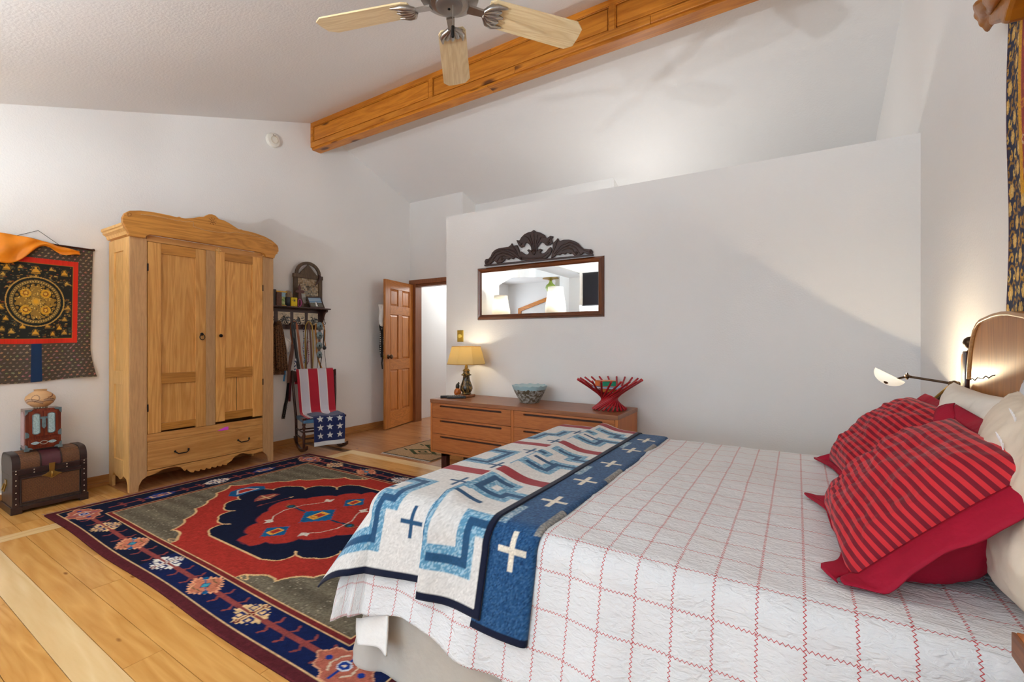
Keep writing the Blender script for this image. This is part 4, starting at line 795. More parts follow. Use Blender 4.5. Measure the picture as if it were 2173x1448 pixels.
def cloth(pl, pr, x0, fold, nf):
    L_ = np.array([q7(X, Y, x0) for X, Y in pl]); R_ = np.array([q7(X, Y, x0) for X, Y in pr]); tl_ = np.linspace(0, 1, len(pl))
    def f(u, v):
        a = np.array([np.interp(v, tl_, L_[:, k]) for k in range(3)]); b = np.array([np.interp(v, tl_, R_[:, k]) for k in range(3)])
        p = a * (1-u) + b * u; return (p[0] + fold * (0.3 + 0.7 * v) * math.sin(u * nf * 6.283 + 2 * v), p[1], p[2])
    return MB().grid(40, 24, f)
obj('scarf_front', cloth([(115, 182), (80, 300), (85, 500), (98, 792)], [(150, 182), (185, 330), (215, 540), (236, 792)], hx + 0.02, 0.010, 4), m_leo, ls, smooth=180, solid=0.004)
obj('scarf_back', cloth([(105, 185), (20, 320), (15, 560), (20, 842)], [(145, 185), (150, 330), (170, 560), (192, 842)], hx - 0.012, 0.008, 3), m_leo, ls, smooth=180, solid=0.004)
tagit(obj('white_kerchief', cloth([(188, 375), (205, 440), (225, 520), (235, 575)], [(195, 372), (312, 442), (262, 505), (240, 575)], hx - 0.018, 0.004, 2), M_linen, smooth=180, solid=0.003), 'white kerchief corner sticking out beside the leopard scarf', 'kerchief')
def hang(name, paths, mat_, label, cat, w, x=hx, group=None, base=0):
    t_ = thing(name, q7(*paths[0][0], x), label, cat, group)
    for i, p in enumerate(paths):
        dx_ = 0.006 * i
        obj('strap', MB().strap([q7(X, Y, x + dx_) for X, Y in p], w[i] if isinstance(w[0], (list, float)) else w, 0.003, SY), mat_[i] if isinstance(mat_, list) else mat_, t_)
    return t_
hang('brown_sling', [[(318, 185), (280, 220), (275, 330), (293, 430), (285, 520), (262, 640), (240, 805)], [(318, 185), (345, 230), (362, 350), (378, 480), (384, 580), (405, 700), (425, 805)], [(300, 470), (285, 600), (250, 800), (240, 945)]], [M_tan, M_tan, M_brn], 'tan leather sling strap hanging in a long loop on the second hook', 'strap', [0.022, 0.026, 0.036], hx + 0.004)
hang('dark_belt', [[(300, 190), (285, 240), (300, 380), (325, 520), (345, 680), (372, 815)], [(325, 190), (315, 260), (330, 420), (352, 620), (385, 815)]], M_blk, 'black belt hanging beside the tan sling on the second hook', 'belt', [0.02, 0.024], hx + 0.018)
sbt = hang('studded_belt', [[(262, 800), (250, 900), (240, 1010), (228, 1120), (205, 1230), (180, 1385)], [(272, 800), (268, 950), (262, 1060), (256, 1172)]], [M_blk, M_mar], 'studded black and maroon belt hanging lowest behind the rocking chair', 'belt', [0.038, 0.026], -4.895)
for k in range(9):
    X = np.interp(k / 8, [0, .5, 1], [238, 222, 186]); Y = 1170 + k * 25
    for dx_ in (-13, 10): obj('stud', MB().ball(q7(X + dx_, Y + dx_ * .3, -4.891), 0.003, 6, 4), M_stud, sbt, smooth=180)
tagit(obj('blue_ribbon', MB().strap([q7(202, 770, -4.86), q7(198, 840, -4.86), q7(186, 925, -4.86)], 0.02, 0.002, SY), plain('sky_blue_ribbon', (74, 150, 204), 0.6, var=0.1)), 'sky blue ribbon end below the leopard scarf', 'ribbon')
oc = hang('olive_straps', [[(492, 185), (458, 230), (450, 400), (455, 600), (452, 805)], [(500, 185), (535, 240), (546, 400), (550, 560), (540, 770)], [(496, 200), (510, 320), (522, 520), (530, 800)], [(490, 200), (480, 330), (470, 560), (466, 775)]], [M_olive, M_olive, M_brn, M_brn], 'olive and brown straps hanging from the third hook', 'strap', [0.018, 0.016, 0.02, 0.012], hx + 0.004)
obj('buckle', MB().tube([Vector(q7(492 + 14 * math.cos(a), 420 + 20 * math.sin(a), hx + .03)) for a in np.linspace(0, 6.28, 12)], 0.003, 6), M_steel, oc)
def beads(name, path, cols, label, r=0.006, x=hx + 0.012):
    t_ = thing(name, q7(*path[0], x), label, 'necklace'); P_ = [Vector(q7(X, Y, x)) for X, Y in path]
    obj('cord', MB().tube(P_, 0.0016, 5), M_iron, t_)
    for ci, c in enumerate(cols):
        mb = MB()
        for k in range(ci, 36, len(cols)):
            f = k / 35 * (len(P_) - 1); i = min(int(f), len(P_) - 2); p = P_[i].lerp(P_[i+1], f - i)
            mb.ball((p.x + 0.006, p.y + 0.003 * math.sin(k * 2.3), p.z), r * (0.7 + 0.5 * ((k * 7) % 5) / 5), 7, 5)
        obj('beads', mb, plain('bead_%d_%d_%d' % c, c, 0.3), t_, smooth=180)
beads('blue_necklace', [(425, 270), (428, 420), (420, 520), (430, 600), (440, 660), (430, 700)], [(70, 120, 170), (120, 90, 150), (40, 44, 60), (140, 190, 206)], 'dark necklace with blue and violet beads between the second and third hooks')
beads('pink_necklace', [(482, 420), (478, 520), (488, 600), (485, 680), (470, 715)], [(150, 80, 110), (196, 140, 160), (90, 60, 70)], 'necklace with pink and purple beads on the third hook')
beads('white_blue_necklace', [(330, 650), (322, 700), (318, 760), (330, 800)], [(220, 222, 226), (40, 60, 110)], 'chunky white and navy bead strand beside the black belt', 0.009)
# concho belt
cbt = hang('concho_belt', [[(585, 215), (575, 300), (590, 420), (592, 560), (610, 660), (640, 740), (672, 800)], [(628, 200), (626, 360), (622, 490), (622, 610)]], [M_ochre, M_brn], 'leather belt with four large silver discs hanging on the last hook', 'belt', [0.022, 0.03], hx + 0.002)
m_sil = plain('tarnished_silver', (112, 126, 128), 0.35, 0.8, var=0.3, scale=80, bump=0.3)
for X, Y, s in ((628, 245, 1.0), (625, 362, 1.0), (622, 488, 0.98), (623, 597, 0.9)):
    c = q7(X, Y, hx + 0.012)
    pfz = [(0.040, 0.0), (0.042, 0.003), (0.030, 0.007), (0.022, 0.013), (0.012, 0.014), (0.008, 0.010), (1e-4, 0.010)]
    b = MB().lathe(pfz, (0, 0, 0), 24, 'x', jag=None)
    obj('concho', MB().add([(c[0] + x, c[1] + y * s * (1 + 0.05 * math.cos(12 * math.atan2(z, y))), c[2] + z * s * 1.15) for x, y, z in b.v], b.f), m_sil, cbt, smooth=40)
    obj('disc_centre', MB().ball((c[0] + 0.011, c[1], c[2]), 0.009, 8, 6, (.5, 1, 1.1)), M_iron, cbt, smooth=180)
pb = hang('pouch_strap', [[(655, 195), (684, 250), (680, 380), (672, 470), (690, 505)], [(662, 200), (692, 300), (690, 420), (700, 490)]], [M_blk, M_ochre], 'dark and tan strap with a small black pouch at the outer end of the rack', 'strap', [0.014, 0.012], hx + 0.004)
pc_ = q7(686, 512, hx + 0.016); obj('pouch', MB().ball(pc_, 0.026, 12, 8, (.6, .95, 1.0)), M_blk, pb, smooth=180)
obj('draw_cord', MB().tube([q7(686, 545, hx + .01), q7(712, 800, hx + .01)], 0.003, 5).tube([q7(610, 640, hx + .008), q7(590, 800, hx + .008)], 0.0035, 5).tube([q7(652, 620, hx + .008), q7(628, 800, hx + .008)], 0.005, 5), M_iron, pb)

# ------------------------------------------------------------------ rocking chair
RB = Vector((-4.35, 3.10, 0)); rf = Vector((0.933, -0.36, 0)).normalized(); rs = Vector((-rf.y, rf.x, 0))
def rc(a, b, z): p = RB + rs * a + rf * b; return (p.x, p.y, z)
ch = thing('rocking_chair', rc(0, -0.2, 0), 'small dark turned-leg rocking chair in front of the hook rack', 'chair')
turn = [(0, .010), (.02, .013), (.10, .013), (.16, .017), (.19, .011), (.205, .018), (.22, .011), (.24, .02), (.26, .013), (.285, .018), (.31, .012), (.33, .014)]
for a in (-0.205, 0.205):
    pts = []; 
    w = lambda b: 0.012 + 0.16 * ((b + 0.16) / 0.42) ** 2
    mb = MB(); bs = np.linspace(-0.46, 0.13, 18)
    for i in range(17): mb.add([rc(a - .011, bs[i], w(bs[i]) - .010), rc(a + .011, bs[i], w(bs[i]) - .010), rc(a + .011, bs[i], w(bs[i]) + .022), rc(a - .011, bs[i], w(bs[i]) + .022), rc(a - .011, bs[i+1], w(bs[i+1]) - .010), rc(a + .011, bs[i+1], w(bs[i+1]) - .010), rc(a + .011, bs[i+1], w(bs[i+1]) + .022), rc(a - .011, bs[i+1], w(bs[i+1]) + .022)], [(0,1,5,4),(1,2,6,5),(2,3,7,6),(3,0,4,7)] + ([(3,2,1,0)] if i == 0 else []) + ([(4,5,6,7)] if i == 16 else []))
    obj('rocker', mb, M_darkz, ch)
    zf = w(0.0) + 0.01
    c = rc(a, -0.005, 0); obj('leg', MB().lathe([(r, zf + z * (0.355 - zf) / .33) for z, r in turn], (c[0], c[1], 0), 14), M_darkz, ch, smooth=50)
    zr = w(-0.36) + 0.0
    obj('back_post', MB().tube([rc(a * 1.0, -0.36, zr), rc(a * 1.02, -0.37, 0.34), rc(a * 1.1, -0.40, 0.60), rc(a * 1.15, -0.445, 0.865)], [.013, .015, .014, .012], 10), M_darkz, ch, smooth=60)
    for z in (0.15, 0.22): obj('side_stretcher', MB().tube([rc(a, -0.005, z), rc(a, -0.365, z)], 0.008, 8), M_darkz, ch, smooth=60)
    obj('arm_stub', MB().box((0, 0, 0), (1, 1, 1)) if False else MB().obox(rc(a, 0.03, 0.372), rc(a, -0.06, 0.372), 0.04, 0.022), M_darkz, ch, bevel=0.003)
for z in (0.16, 0.235): obj('front_stretcher', MB().tube([rc(-.205, -.005, z), rc(-.1, -.005, z), rc(.1, -.005, z), rc(.205, -.005, z)], [.008, .010, .010, .008], 8), M_darkz, ch, smooth=60)
obj('rear_stretcher', MB().tube([rc(-.205, -.365, .2), rc(.205, -.365, .2)], .008, 8), M_darkz, ch, smooth=60)
obj('seat', MB().prism([(-.215, .02), (.215, .02), (.205, -.375), (-.205, -.375)], lambda a, b, d: rc(a, b, d), 0.325, 0.362), plain('painted_blue_seat', (66, 112, 150), 0.4, var=0.4, scale=14), ch, bevel=0.006, label='seat painted blue')
obj('crest_rail', MB().obox(rc(-.24, -.43, .80), rc(.24, -.43, .80), 0.018, 0.12), M_darkz, ch, bevel=0.004)
for a in (-.12, -.04, .04, .12): obj('back_spindle', MB().tube([rc(a, -.37, .36), rc(a, -.43, .76)], .008, 8), M_darkz, ch, smooth=60)
# flag throw
ft = thing('flag_throw', rc(0, -0.3, 0.37), 'knitted flag throw, striped over the chair back and starred over its seat', 'throw')
RED, WHT, NVY = (170, 30, 48), (196, 192, 202), (24, 36, 82)
M_knit = printed('knitted_throw', 0.9, 0.25, 420, sheen=0.2)
path = np.array([(-.47, .70), (-.475, .83), (-.455, .872), (-.43, .86), (-.405, .76), (-.375, .60), (-.345, .45), (-.325, .395), (-.28, .375), (-.16, .372), (-.05, .372), (0.0, .374)])
cum = np.concatenate([[0], np.cumsum(np.hypot(*np.diff(path, axis=0).T))]); nu, nv = 110, 120
Pt = np.zeros((nv, nu, 3)); Ct = np.zeros((nv, nu, 3))
for j in range(nv):
    s_ = cum[-1] * j / (nv - 1); b = np.interp(s_, cum, path[:, 0]); z = np.interp(s_, cum, path[:, 1])
    for i in range(nu):
        u = i / (nu - 1); wdt = 0.205 - 0.015 * (j / nv); a = -wdt + 2 * wdt * u + 0.02 * (j / nv)
        dv = 0.012 * math.sin(u * 8 + j * .04) * min(1, s_ * 3)
        p = rc(a, b + 0.012 + dv * .5, z + 0.006 + (dv * 0.4 if z < .4 else 0)); Pt[j, i] = p
        Ct[j, i] = RED if (u < .08 or .30 < u < .57 or u > .79) else WHT
        if abs(u - .08) < .009 or abs(u - .30) < .009 or abs(u - .57) < .009 or abs(u - .79) < .009: Ct[j, i] = (222, 214, 210)
gridobj('striped_half', Pt, M_knit, ft, C=Ct, solid=0.007)
path2 = np.array([(-.26, .385), (-.10, .386), (0.0, .388), (.032, .378), (.042, .34), (.045, .20), (.04, .075)]); cum2 = np.concatenate([[0], np.cumsum(np.hypot(*np.diff(path2, axis=0).T))])
cst = Canvas(0, 1, 0, 1, 1 / 150, NVY)
vz_ = lambda z: 1 - (cum2[-1] - (z - .075)) / cum2[-1] if False else (z - .075) / cum2[-1]
cst.rect(0, 1, 0, .075, (206, 210, 212))
for iz in range(3):
    for ix in range(3):
        c0 = (.20 + .31 * ix, vz_(.182 + .089 * iz)); st_ = []
        for k in range(10): rr_ = (.115 if k % 2 == 0 else .045); aa_ = math.pi / 2 + k * math.pi / 5; st_.append((c0[0] + rr_ * math.cos(aa_), c0[1] + rr_ * .56 * math.sin(aa_)))
        cst.poly(st_, (206, 208, 206))
P2 = np.zeros(cst.X.shape + (3,))
for j in range(cst.ny):
    s_ = cum2[-1] * (1 - j / (cst.ny - 1)); b = np.interp(s_, cum2, path2[:, 0]); z = np.interp(s_, cum2, path2[:, 1])
    for i in range(cst.nx):
        u = i / (cst.nx - 1); w_ = 0.145 + 0.02 * min(1, s_ * 0 + max(0, (.37 - z)) * -1 + 1)
        P2[j, i] = rc(0.045 - w_ + 2 * w_ * u, b + 0.008 * math.sin(u * 9 + 1), z + (0.008 * math.sin(u * 7) if z > .37 else 0))
gridobj('starred_half', P2, M_knit, ft, C=cst.a, solid=0.008)
# ------------------------------------------------------------------ dresser
DX0, DX1, DY0, DY1, DZ = -2.806, -1.06, 3.085, 3.545, 0.68
ds = thing('dresser', ((DX0 + DX1) / 2, 3.31, 0), 'long low teak dresser with six drawers along the partition wall', 'dresser')
obj('dresser_top', MB().box((DX0, DY0 - 0.004, DZ - 0.032), (DX1, DY1, DZ)), M_teaktop, ds, bevel=0.003)
obj('side_panel', MB().box((DX0 + 0.003, DY0, 0.215), (DX0 + 0.022, DY1, DZ - 0.032)), M_teakv, ds, bevel=0.002)
obj('side_panel', MB().box((DX1 - 0.025, DY0, 0.215), (DX1 - 0.003, DY1, DZ - 0.032)), M_teakv, ds, bevel=0.002)
obj('bottom_panel', MB().box((DX0 + 0.003, DY0, 0.205), (DX1 - 0.003, DY1, 0.222)), M_teak, ds, bevel=0.002)
obj('back_panel', MB().box((DX0 + 0.02, DY1 - 0.01, 0.22), (DX1 - 0.02, DY1, DZ - 0.03)), M_teak, ds)
obj('divider', MB().box((-1.945, DY0 + 0.002, 0.22), (-1.922, DY1 - 0.01, DZ - 0.032)), M_teakv, ds)
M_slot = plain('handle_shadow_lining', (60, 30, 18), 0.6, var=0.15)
zz = [0.225, 0.375, 0.515, 0.648]
for (xa, xb) in ((DX0 + 0.024, -1.948), (-1.919, DX1 - 0.027)):
    for z0, z1 in zip(zz[:-1], zz[1:]):
        z0 += 0.002; z1 -= 0.002; xm = (xa + xb) / 2; L_ = (xb - xa) * 0.385; s1, s0 = z1 - 0.006 - 0.010, z1 - 0.006 - 0.026
        mb = MB()
        # front with a long rounded grip slot: outline ring + slot recess
        ang = np.linspace(math.pi / 2, 3 * math.pi / 2, 7); zc, hr = (s0 + s1) / 2, (s1 - s0) / 2
        slot = [(xm - L_ + hr * math.cos(a), zc + hr * math.sin(a)) for a in ang] + [(xm + L_ - hr * math.cos(a), zc - hr * math.sin(a)) for a in ang]
        y = DY0 + 0.001
        out = [(xa, z1), (xa, z0), (xb, z0), (xb, z1)]
        n = len(slot); vs = [(a, y, b) for a, b in out] + [(a, y, b) for a, b in slot] + [(a, y + 0.02, b) for a, b in slot] + [(a, y + 0.022, b) for a, b in out]
        fs = [(0, 4, 5, 6, 7, 8, 9, 10, 1) , (1, 10, 11, 2), (2, 11, 12, 13, 14, 15, 16, 17, 3), (3, 17, 4, 0)]
        fs = [f[::-1] for f in fs]
        fs += [(4 + i, 4 + (i+1) % n, 4 + n + (i+1) % n, 4 + n + i) for i in range(n)]
        k = 4 + 2 * n; fs += [(0, 1, k+1, k), (1, 2, k+2, k+1), (2, 3, k+3, k+2), (3, 0, k, k+3)]
        d = obj('drawer', MB().add(vs, fs), M_teak, ds)
        obj('grip_recess', MB().add([(a, y + 0.0195, b) for a, b in slot], [tuple(range(n))]), M_slot, d)
obj('leg_frame', MB().box((-2.72, DY0 + 0.05, 0.0), (-2.66, DY0 + 0.10, 0.205)).box((-2.72, DY1 - 0.09, 0.0), (-2.66, DY1 - 0.04, 0.205)).box((-2.72, DY0 + 0.05, 0.165), (-2.66, DY1 - 0.04, 0.205)), M_darkz, ds, bevel=0.003)
obj('leg_frame', MB().box((-1.20, DY0 + 0.05, 0.0), (-1.14, DY0 + 0.10, 0.205)).box((-1.20, DY1 - 0.09, 0.0), (-1.14, DY1 - 0.04, 0.205)).box((-1.20, DY0 + 0.05, 0.165), (-1.14, DY1 - 0.04, 0.205)), M_darkz, ds, bevel=0.003)

# table lamp
def shade_mat(name, col, tr=0.6, em=0.0):
    m, n, b = newmat(name); o = n.nodes['Material Output']
    t = nd(n, 'ShaderNodeBsdfTranslucent'); t.inputs[0].default_value = lin4(col); d = nd(n, 'ShaderNodeBsdfDiffuse'); d.inputs[0].default_value = lin4(col)
    mx = nd(n, 'ShaderNodeMixShader'); mx.inputs[0].default_value = tr; n.links.new(d.outputs[0], mx.inputs[1]); n.links.new(t.outputs[0], mx.inputs[2])
    tcn = nd(n, 'ShaderNodeTexCoord'); tx = nd(n, 'ShaderNodeTexNoise'); tx.inputs['Scale'].default_value = 160; bp = nd(n, 'ShaderNodeBump'); bp.inputs['Strength'].default_value = 0.15; bp.inputs['Distance'].default_value = 0.002
    n.links.new(tcn.outputs['Object'], tx.inputs['Vector']); n.links.new(tx.outputs['Fac'], bp.inputs['Height']); n.links.new(bp.outputs[0], d.inputs['Normal'])
    n.links.new(mx.outputs[0], o.inputs['Surface']); return m
LX, LY = -2.625, 3.38
tl_ = thing('table_lamp', (LX, LY, DZ), 'small table lamp with glazed brown body and yellow paneled shade on the dresser', 'lamp')
obj('lamp_foot', MB().box((LX - .062, LY - .062, DZ), (LX + .062, LY + .062, DZ + .022)), M_teaktop, tl_, bevel=0.006)
m_glz, n_, b_ = newmat('drip_glaze'); tcn = nd(n_, 'ShaderNodeTexCoord'); mp_ = nd(n_, 'ShaderNodeMapping'); mp_.inputs['Scale'].default_value = (60, 60, 22); nz = nd(n_, 'ShaderNodeTexNoise'); nz.inputs['Scale'].default_value = 1; n_.links.new(tcn.outputs['Object'], mp_.inputs[0]); n_.links.new(mp_.outputs[0], nz.inputs['Vector'])
rp = nd(n_, 'ShaderNodeValToRGB'); rp.color_ramp.elements[0].color = lin4((26, 20, 16)); rp.color_ramp.elements[0].position = .35; rp.color_ramp.elements[1].color = lin4((150, 112, 46)); rp.color_ramp.elements[1].position = .65; e_ = rp.color_ramp.elements.new(.5); e_.color = lin4((74, 66, 44)); n_.links.new(nz.outputs['Fac'], rp.inputs[0]); n_.links.new(rp.outputs[0], b_.inputs['Base Color']); b_.inputs['Roughness'].default_value = .15
obj('lamp_body', MB().lathe([(.035, .022), (.047, .03), (.04, .04), (.052, .055), (.06, .075), (.058, .095), (.045, .13), (.034, .16), (.030, .19), (.034, .197), (.047, .20), (.05, .206), (.036, .213), (.03, .225), (.028, .235), (.037, .24), (.03, .25), (.022, .262), (1e-4, .264)], (LX, LY, DZ), 24), m_glz, tl_, smooth=50)
obj('lamp_neck', MB().lathe([(.014, .262), (.016, .275), (.012, .29), (.006, .30), (.006, .42)], (LX, LY, DZ), 16), M_brass, tl_, smooth=50)
M_shade = shade_mat('yellow_linen_shade', (226, 206, 152), 0.45)
n8 = 8; sh = MB()
def shade_ring(r, z, rot=0.2): return [(LX + r * math.cos(2 * math.pi * i / n8 + rot), LY + r * math.sin(2 * math.pi * i / n8 + rot), z) for i in range(n8)]
sh.add(shade_ring(.186, .987) + shade_ring(.140, 1.150), [(i, (i+1) % n8, n8 + (i+1) % n8, n8 + i) for i in range(n8)])
obj('lamp_shade', sh, M_shade, tl_, solid=0.003)
rimm = MB()
for r, z in ((.187, .988), (.141, 1.149)): p = shade_ring(r, z); rimm.tube(p + [p[0], p[1]], .003, 6)
obj('shade_trim', rimm, plain('ochre_piping', (176, 132, 56), .7, var=.1), tl_)
obj('bulb', MB().ball((LX, LY, 1.07), .028, 12, 8), plain('lit_bulb', (255, 226, 170), .4, emit=(255, 220, 160), estr=6), tl_, smooth=180)
lamp('table_lamp_light', 'POINT', (LX, LY, 1.10), 3.0, (1.0, 0.9, 0.70), shadow_soft_size=0.03)
# gourd ornament
gd = thing('gourd_ornament', (-2.745, 3.40, DZ), 'tiny orange gourd ornament with a dark top beside the yellow lamp', 'ornament')
obj('gourd_body', MB().lathe([(.012, 0), (.03, .008), (.036, .03), (.03, .055), (.016, .07), (1e-4, .072)], (-2.745, 3.40, DZ), 16), plain('orange_gourd', (178, 96, 34), .3, var=.25, scale=60), gd, smooth=60)
obj('gourd_top', MB().lathe([(.014, .068), (.02, .08), (.018, .10), (.008, .115), (1e-4, .118)], (-2.745, 3.40, DZ), 12).tube([(-2.745, 3.40, DZ + .10), (-2.73, 3.395, DZ + .125), (-2.712, 3.39, DZ + .118)], [.006, .008, .002], 6), plain('dark_gourd_top', (40, 34, 26), .4, var=.3), gd, smooth=60)
M_rem = plain('remote_black', (26, 26, 30), .4, var=.1); M_btn = plain('remote_buttons', (150, 150, 150), .5, var=.2)
for nm, c, ang, L_, w, lab in (('remote_control', (-2.70, 3.245), .72, .19, .05, 'longer black remote control with grey buttons at the back, on the dresser'), ('remote_control', (-2.625, 3.235), .60, .17, .048, 'shorter black remote control in front of the other one, on the dresser')):
    r_t = thing(nm, (c[0], c[1], DZ), lab, 'remote control', 'remote controls on the dresser', rz=ang)
    obj('remote_body', MB().box((-L_ / 2, -w / 2, 0), (L_ / 2, w / 2, .020)), M_rem, r_t, bevel=.005, world=False)
    bt = MB()
    for i in range(8):
        for j in (-1, 0, 1): bt.box((-L_ * .38 + i * L_ * .095, j * .013 - .004, .020), (-L_ * .38 + i * L_ * .095 + .008, j * .013 + .004, .0225))
    obj('buttons', bt, M_btn, r_t, world=False)
# bowl
bw = thing('bowl', (-1.925, 3.35, DZ), 'speckled stoneware bowl with pale blue glaze on the dresser', 'bowl')
mbw, n_, b_ = newmat('blue_and_stone_glaze'); tcn = nd(n_, 'ShaderNodeTexCoord'); sx = nd(n_, 'ShaderNodeSeparateXYZ'); n_.links.new(tcn.outputs['Object'], sx.inputs[0]); nz = nd(n_, 'ShaderNodeTexNoise'); nz.inputs['Scale'].default_value = 45; nz.inputs['Detail'].default_value = 6; n_.links.new(tcn.outputs['Object'], nz.inputs['Vector'])
rp = nd(n_, 'ShaderNodeValToRGB'); rp.color_ramp.elements[0].color = lin4((92, 82, 62)); rp.color_ramp.elements[1].color = lin4((172, 176, 172)); rp.color_ramp.elements[0].position = .42; rp.color_ramp.elements[1].position = .6; n_.links.new(nz.outputs['Fac'], rp.inputs[0])
ma = nd(n_, 'ShaderNodeMath', operation='MULTIPLY_ADD'); ma.inputs[1].default_value = .03; n_.links.new(nz.outputs['Fac'], ma.inputs[0]); n_.links.new(sx.outputs[2], ma.inputs[2]); gt = nd(n_, 'ShaderNodeMath', operation='GREATER_THAN'); gt.inputs[1].default_value = .128; n_.links.new(ma.outputs[0], gt.inputs[0])
mxn = nd(n_, 'ShaderNodeMix'); mxn.data_type = 'RGBA'; n_.links.new(gt.outputs[0], mxn.inputs[0]); n_.links.new(rp.outputs[0], mxn.inputs[6]); mxn.inputs[7].default_value = lin4((160, 196, 204)); n_.links.new(mxn.outputs[2], b_.inputs['Base Color']); b_.inputs['Roughness'].default_value = .4
bprof = [(.074, 0), (.08, .006), (.105, .05), (.13, .095), (.147, .14), (.15, .146), (.143, .144), (.125, .095), (.09, .04)]
obj('bowl_wall', MB().lathe(bprof, (-1.925, 3.35, DZ), 48, jag=lambda k, i: (.0035 * math.sin(i * 1.7) + .003 * math.sin(i * 3.1 + 1)) if k in (4, 5, 6) else 0), mbw, bw, smooth=60)
obj('bowl_inside', MB().lathe([(.142, .141), (.124, .095), (.09, .04), (.04, .02), (1e-4, .018)], (-1.925, 3.35, DZ + .0015), 40), plain('pale_blue_glaze', (164, 202, 208), .35, var=.12), bw, smooth=60)
# stick basket
KX, KY = -1.212, 3.33
bk = thing('stick_basket', (KX, KY, DZ), 'red twisted stick basket holding books at the end of the dresser', 'basket')
M_red = plain('red_lacquer_stick', (168, 24, 34), .3, var=.08); NS = 22
for k in range(NS):
    a = 2 * math.pi * k / NS + .1; b = a + R(140)
    p0 = (KX + .127 * math.cos(a), KY + .127 * math.sin(a), DZ + .008); p1 = (KX + .245 * math.cos(b), KY + .245 * math.sin(b), DZ + .232)
    obj('stick', MB().tube([p0, p1], .0075, 8), M_red, bk, smooth=50)
def bookbox(name, c, ang, w, d, z0, z1, cov, page, label):
    t_ = thing(name, (c[0], c[1], z0), label, 'book', 'books in the red basket', rz=ang)
    obj('pages', MB().box((-w/2 + .003, -d/2 + .003, .003), (w/2 - .001, d/2 - .003, z1 - z0 - .003)), page, t_, world=False)
    obj('cover', MB().box((-w/2, -d/2, 0), (w/2, d/2, .003)).box((-w/2, -d/2, z1 - z0 - .003), (w/2, d/2, z1 - z0)).box((-w/2, -d/2, 0), (-w/2 + .003, d/2, z1 - z0)), cov, t_, world=False)
bookbox('book', (KX + .01, KY + .0), .5, .15, .12, DZ + .140, DZ + .165, plain('orange_cover', (206, 104, 30), .4, var=.2, scale=50), plain('orange_edge', (214, 130, 50), .6, var=.2), 'orange paperback lowest in the red stick basket')
bookbox('book', (KX + .005, KY - .005), -.15, .21, .16, DZ + .166, DZ + .178, plain('blue_cover', (112, 150, 196), .35, var=.35, scale=30), plain('paper_edge', (214, 212, 206), .7, var=.1), 'thin blue illustrated book beneath the green box in the red basket')
bookbox('book', (KX - .03, KY - .005), .72, .13, .10, DZ + .179, DZ + .221, plain('orange_green_case', (224, 112, 30), .4, var=.1), plain('green_case_side', (18, 140, 104), .4, var=.06), 'thick green and orange boxed book on top in the red basket')

# wall mirror
mr_ = thing('wall_mirror', (-2.0, 3.575, 1.405), 'wide wall mirror in a rounded wooden frame with dark carved acanthus crest', 'mirror')
MX0, MX1, MZ0, MZ1, YM = -2.641, -1.349, 1.403, 1.909, 3.588
M_mfr = wood('mirror_frame_wood', (74, 36, 18), (126, 68, 34), 'X', 2.4, .25, .9, .4, coat=.3); M_mfv = wood('mirror_frame_upright', (74, 36, 18), (126, 68, 34), 'Z', 2.4, .25, .9, .4, coat=.3)
pr_f = [(0, 0), (.006, -.018), (.022, -.030), (.038, -.026), (.048, -.014), (.052, -.006), (.052, 0)]
def side(mat_, nm, p0, p1, inx, inz):
    mb = MB(); n = len(pr_f); vs = []
    for (x, z), (sx_, sz_) in ((p0, (inx[0], inz[0])), (p1, (inx[1], inz[1]))):
        for o, dy in pr_f: vs.append((x + sx_ * o, YM + dy, z + sz_ * o))
    mb.add(vs, [(i, i+1, n+i+1, n+i) for i in range(n-1)] + [(0, n, 2*n-1, n-1)]); return obj(nm, mb, mat_, mr_, smooth=50)
side(M_mfr, 'frame_rail', (MX0, MZ1), (MX1, MZ1), (1, -1), (-1, -1)); side(M_mfr, 'frame_rail', (MX0, MZ0), (MX1, MZ0), (1, -1), (1, 1))
side(M_mfv, 'frame_stile', (MX0, MZ0), (MX0, MZ1), (1, 1), (1, -1)); side(M_mfv, 'frame_stile', (MX1, MZ0), (MX1, MZ1), (-1, -1), (1, -1))
mgl, n_, b_ = newmat('mirror_glass'); b_.inputs['Base Color'].default_value = (.93, .93, .92, 1); b_.inputs['Metallic'].default_value = 1; b_.inputs['Roughness'].default_value = .006
obj('mirror_glass', MB().add([(MX0 + .045, YM - .010, MZ0 + .045), (MX1 - .045, YM - .010, MZ0 + .045), (MX1 - .045, YM - .010, MZ1 - .045), (MX0 + .045, YM - .010, MZ1 - .045)], [(0, 1, 2, 3)]), mgl, mr_)
M_crv = wood('carved_dark_wood', (38, 22, 20), (74, 44, 38), 'X', 3.0, .35, .9, .35)
cY = 3.572
def q4(X, Y): p = at_y(880 + X / 2.6815, 460 + Y / 2.6815, cY); return (p[0], p[2])
crv = obj('carved_crest', MB().prism([q4(*p) for p in ((400, 283), (1015, 222), (1015, 214), (400, 274))], XZ, cY - .012, cY + .012), M_crv, mr_)
def leaf(nm, pts, d0=-.010, d1=.012): obj(nm, MB().prism([q4(*p) for p in pts], XZ, cY + d0, cY + d1), M_crv, crv, bevel=.005, seg=2)
leaf('acanthus_wing', [(402, 272), (399, 255), (406, 242), (422, 240), (434, 226), (442, 206), (458, 190), (480, 180), (510, 176), (534, 172), (546, 164), (555, 151), (562, 166), (584, 162), (594, 186), (602, 212), (622, 240), (608, 250), (590, 240), (572, 232), (560, 243), (546, 236), (534, 246), (518, 240), (510, 252), (494, 264), (470, 266), (452, 250), (440, 262), (428, 272)])
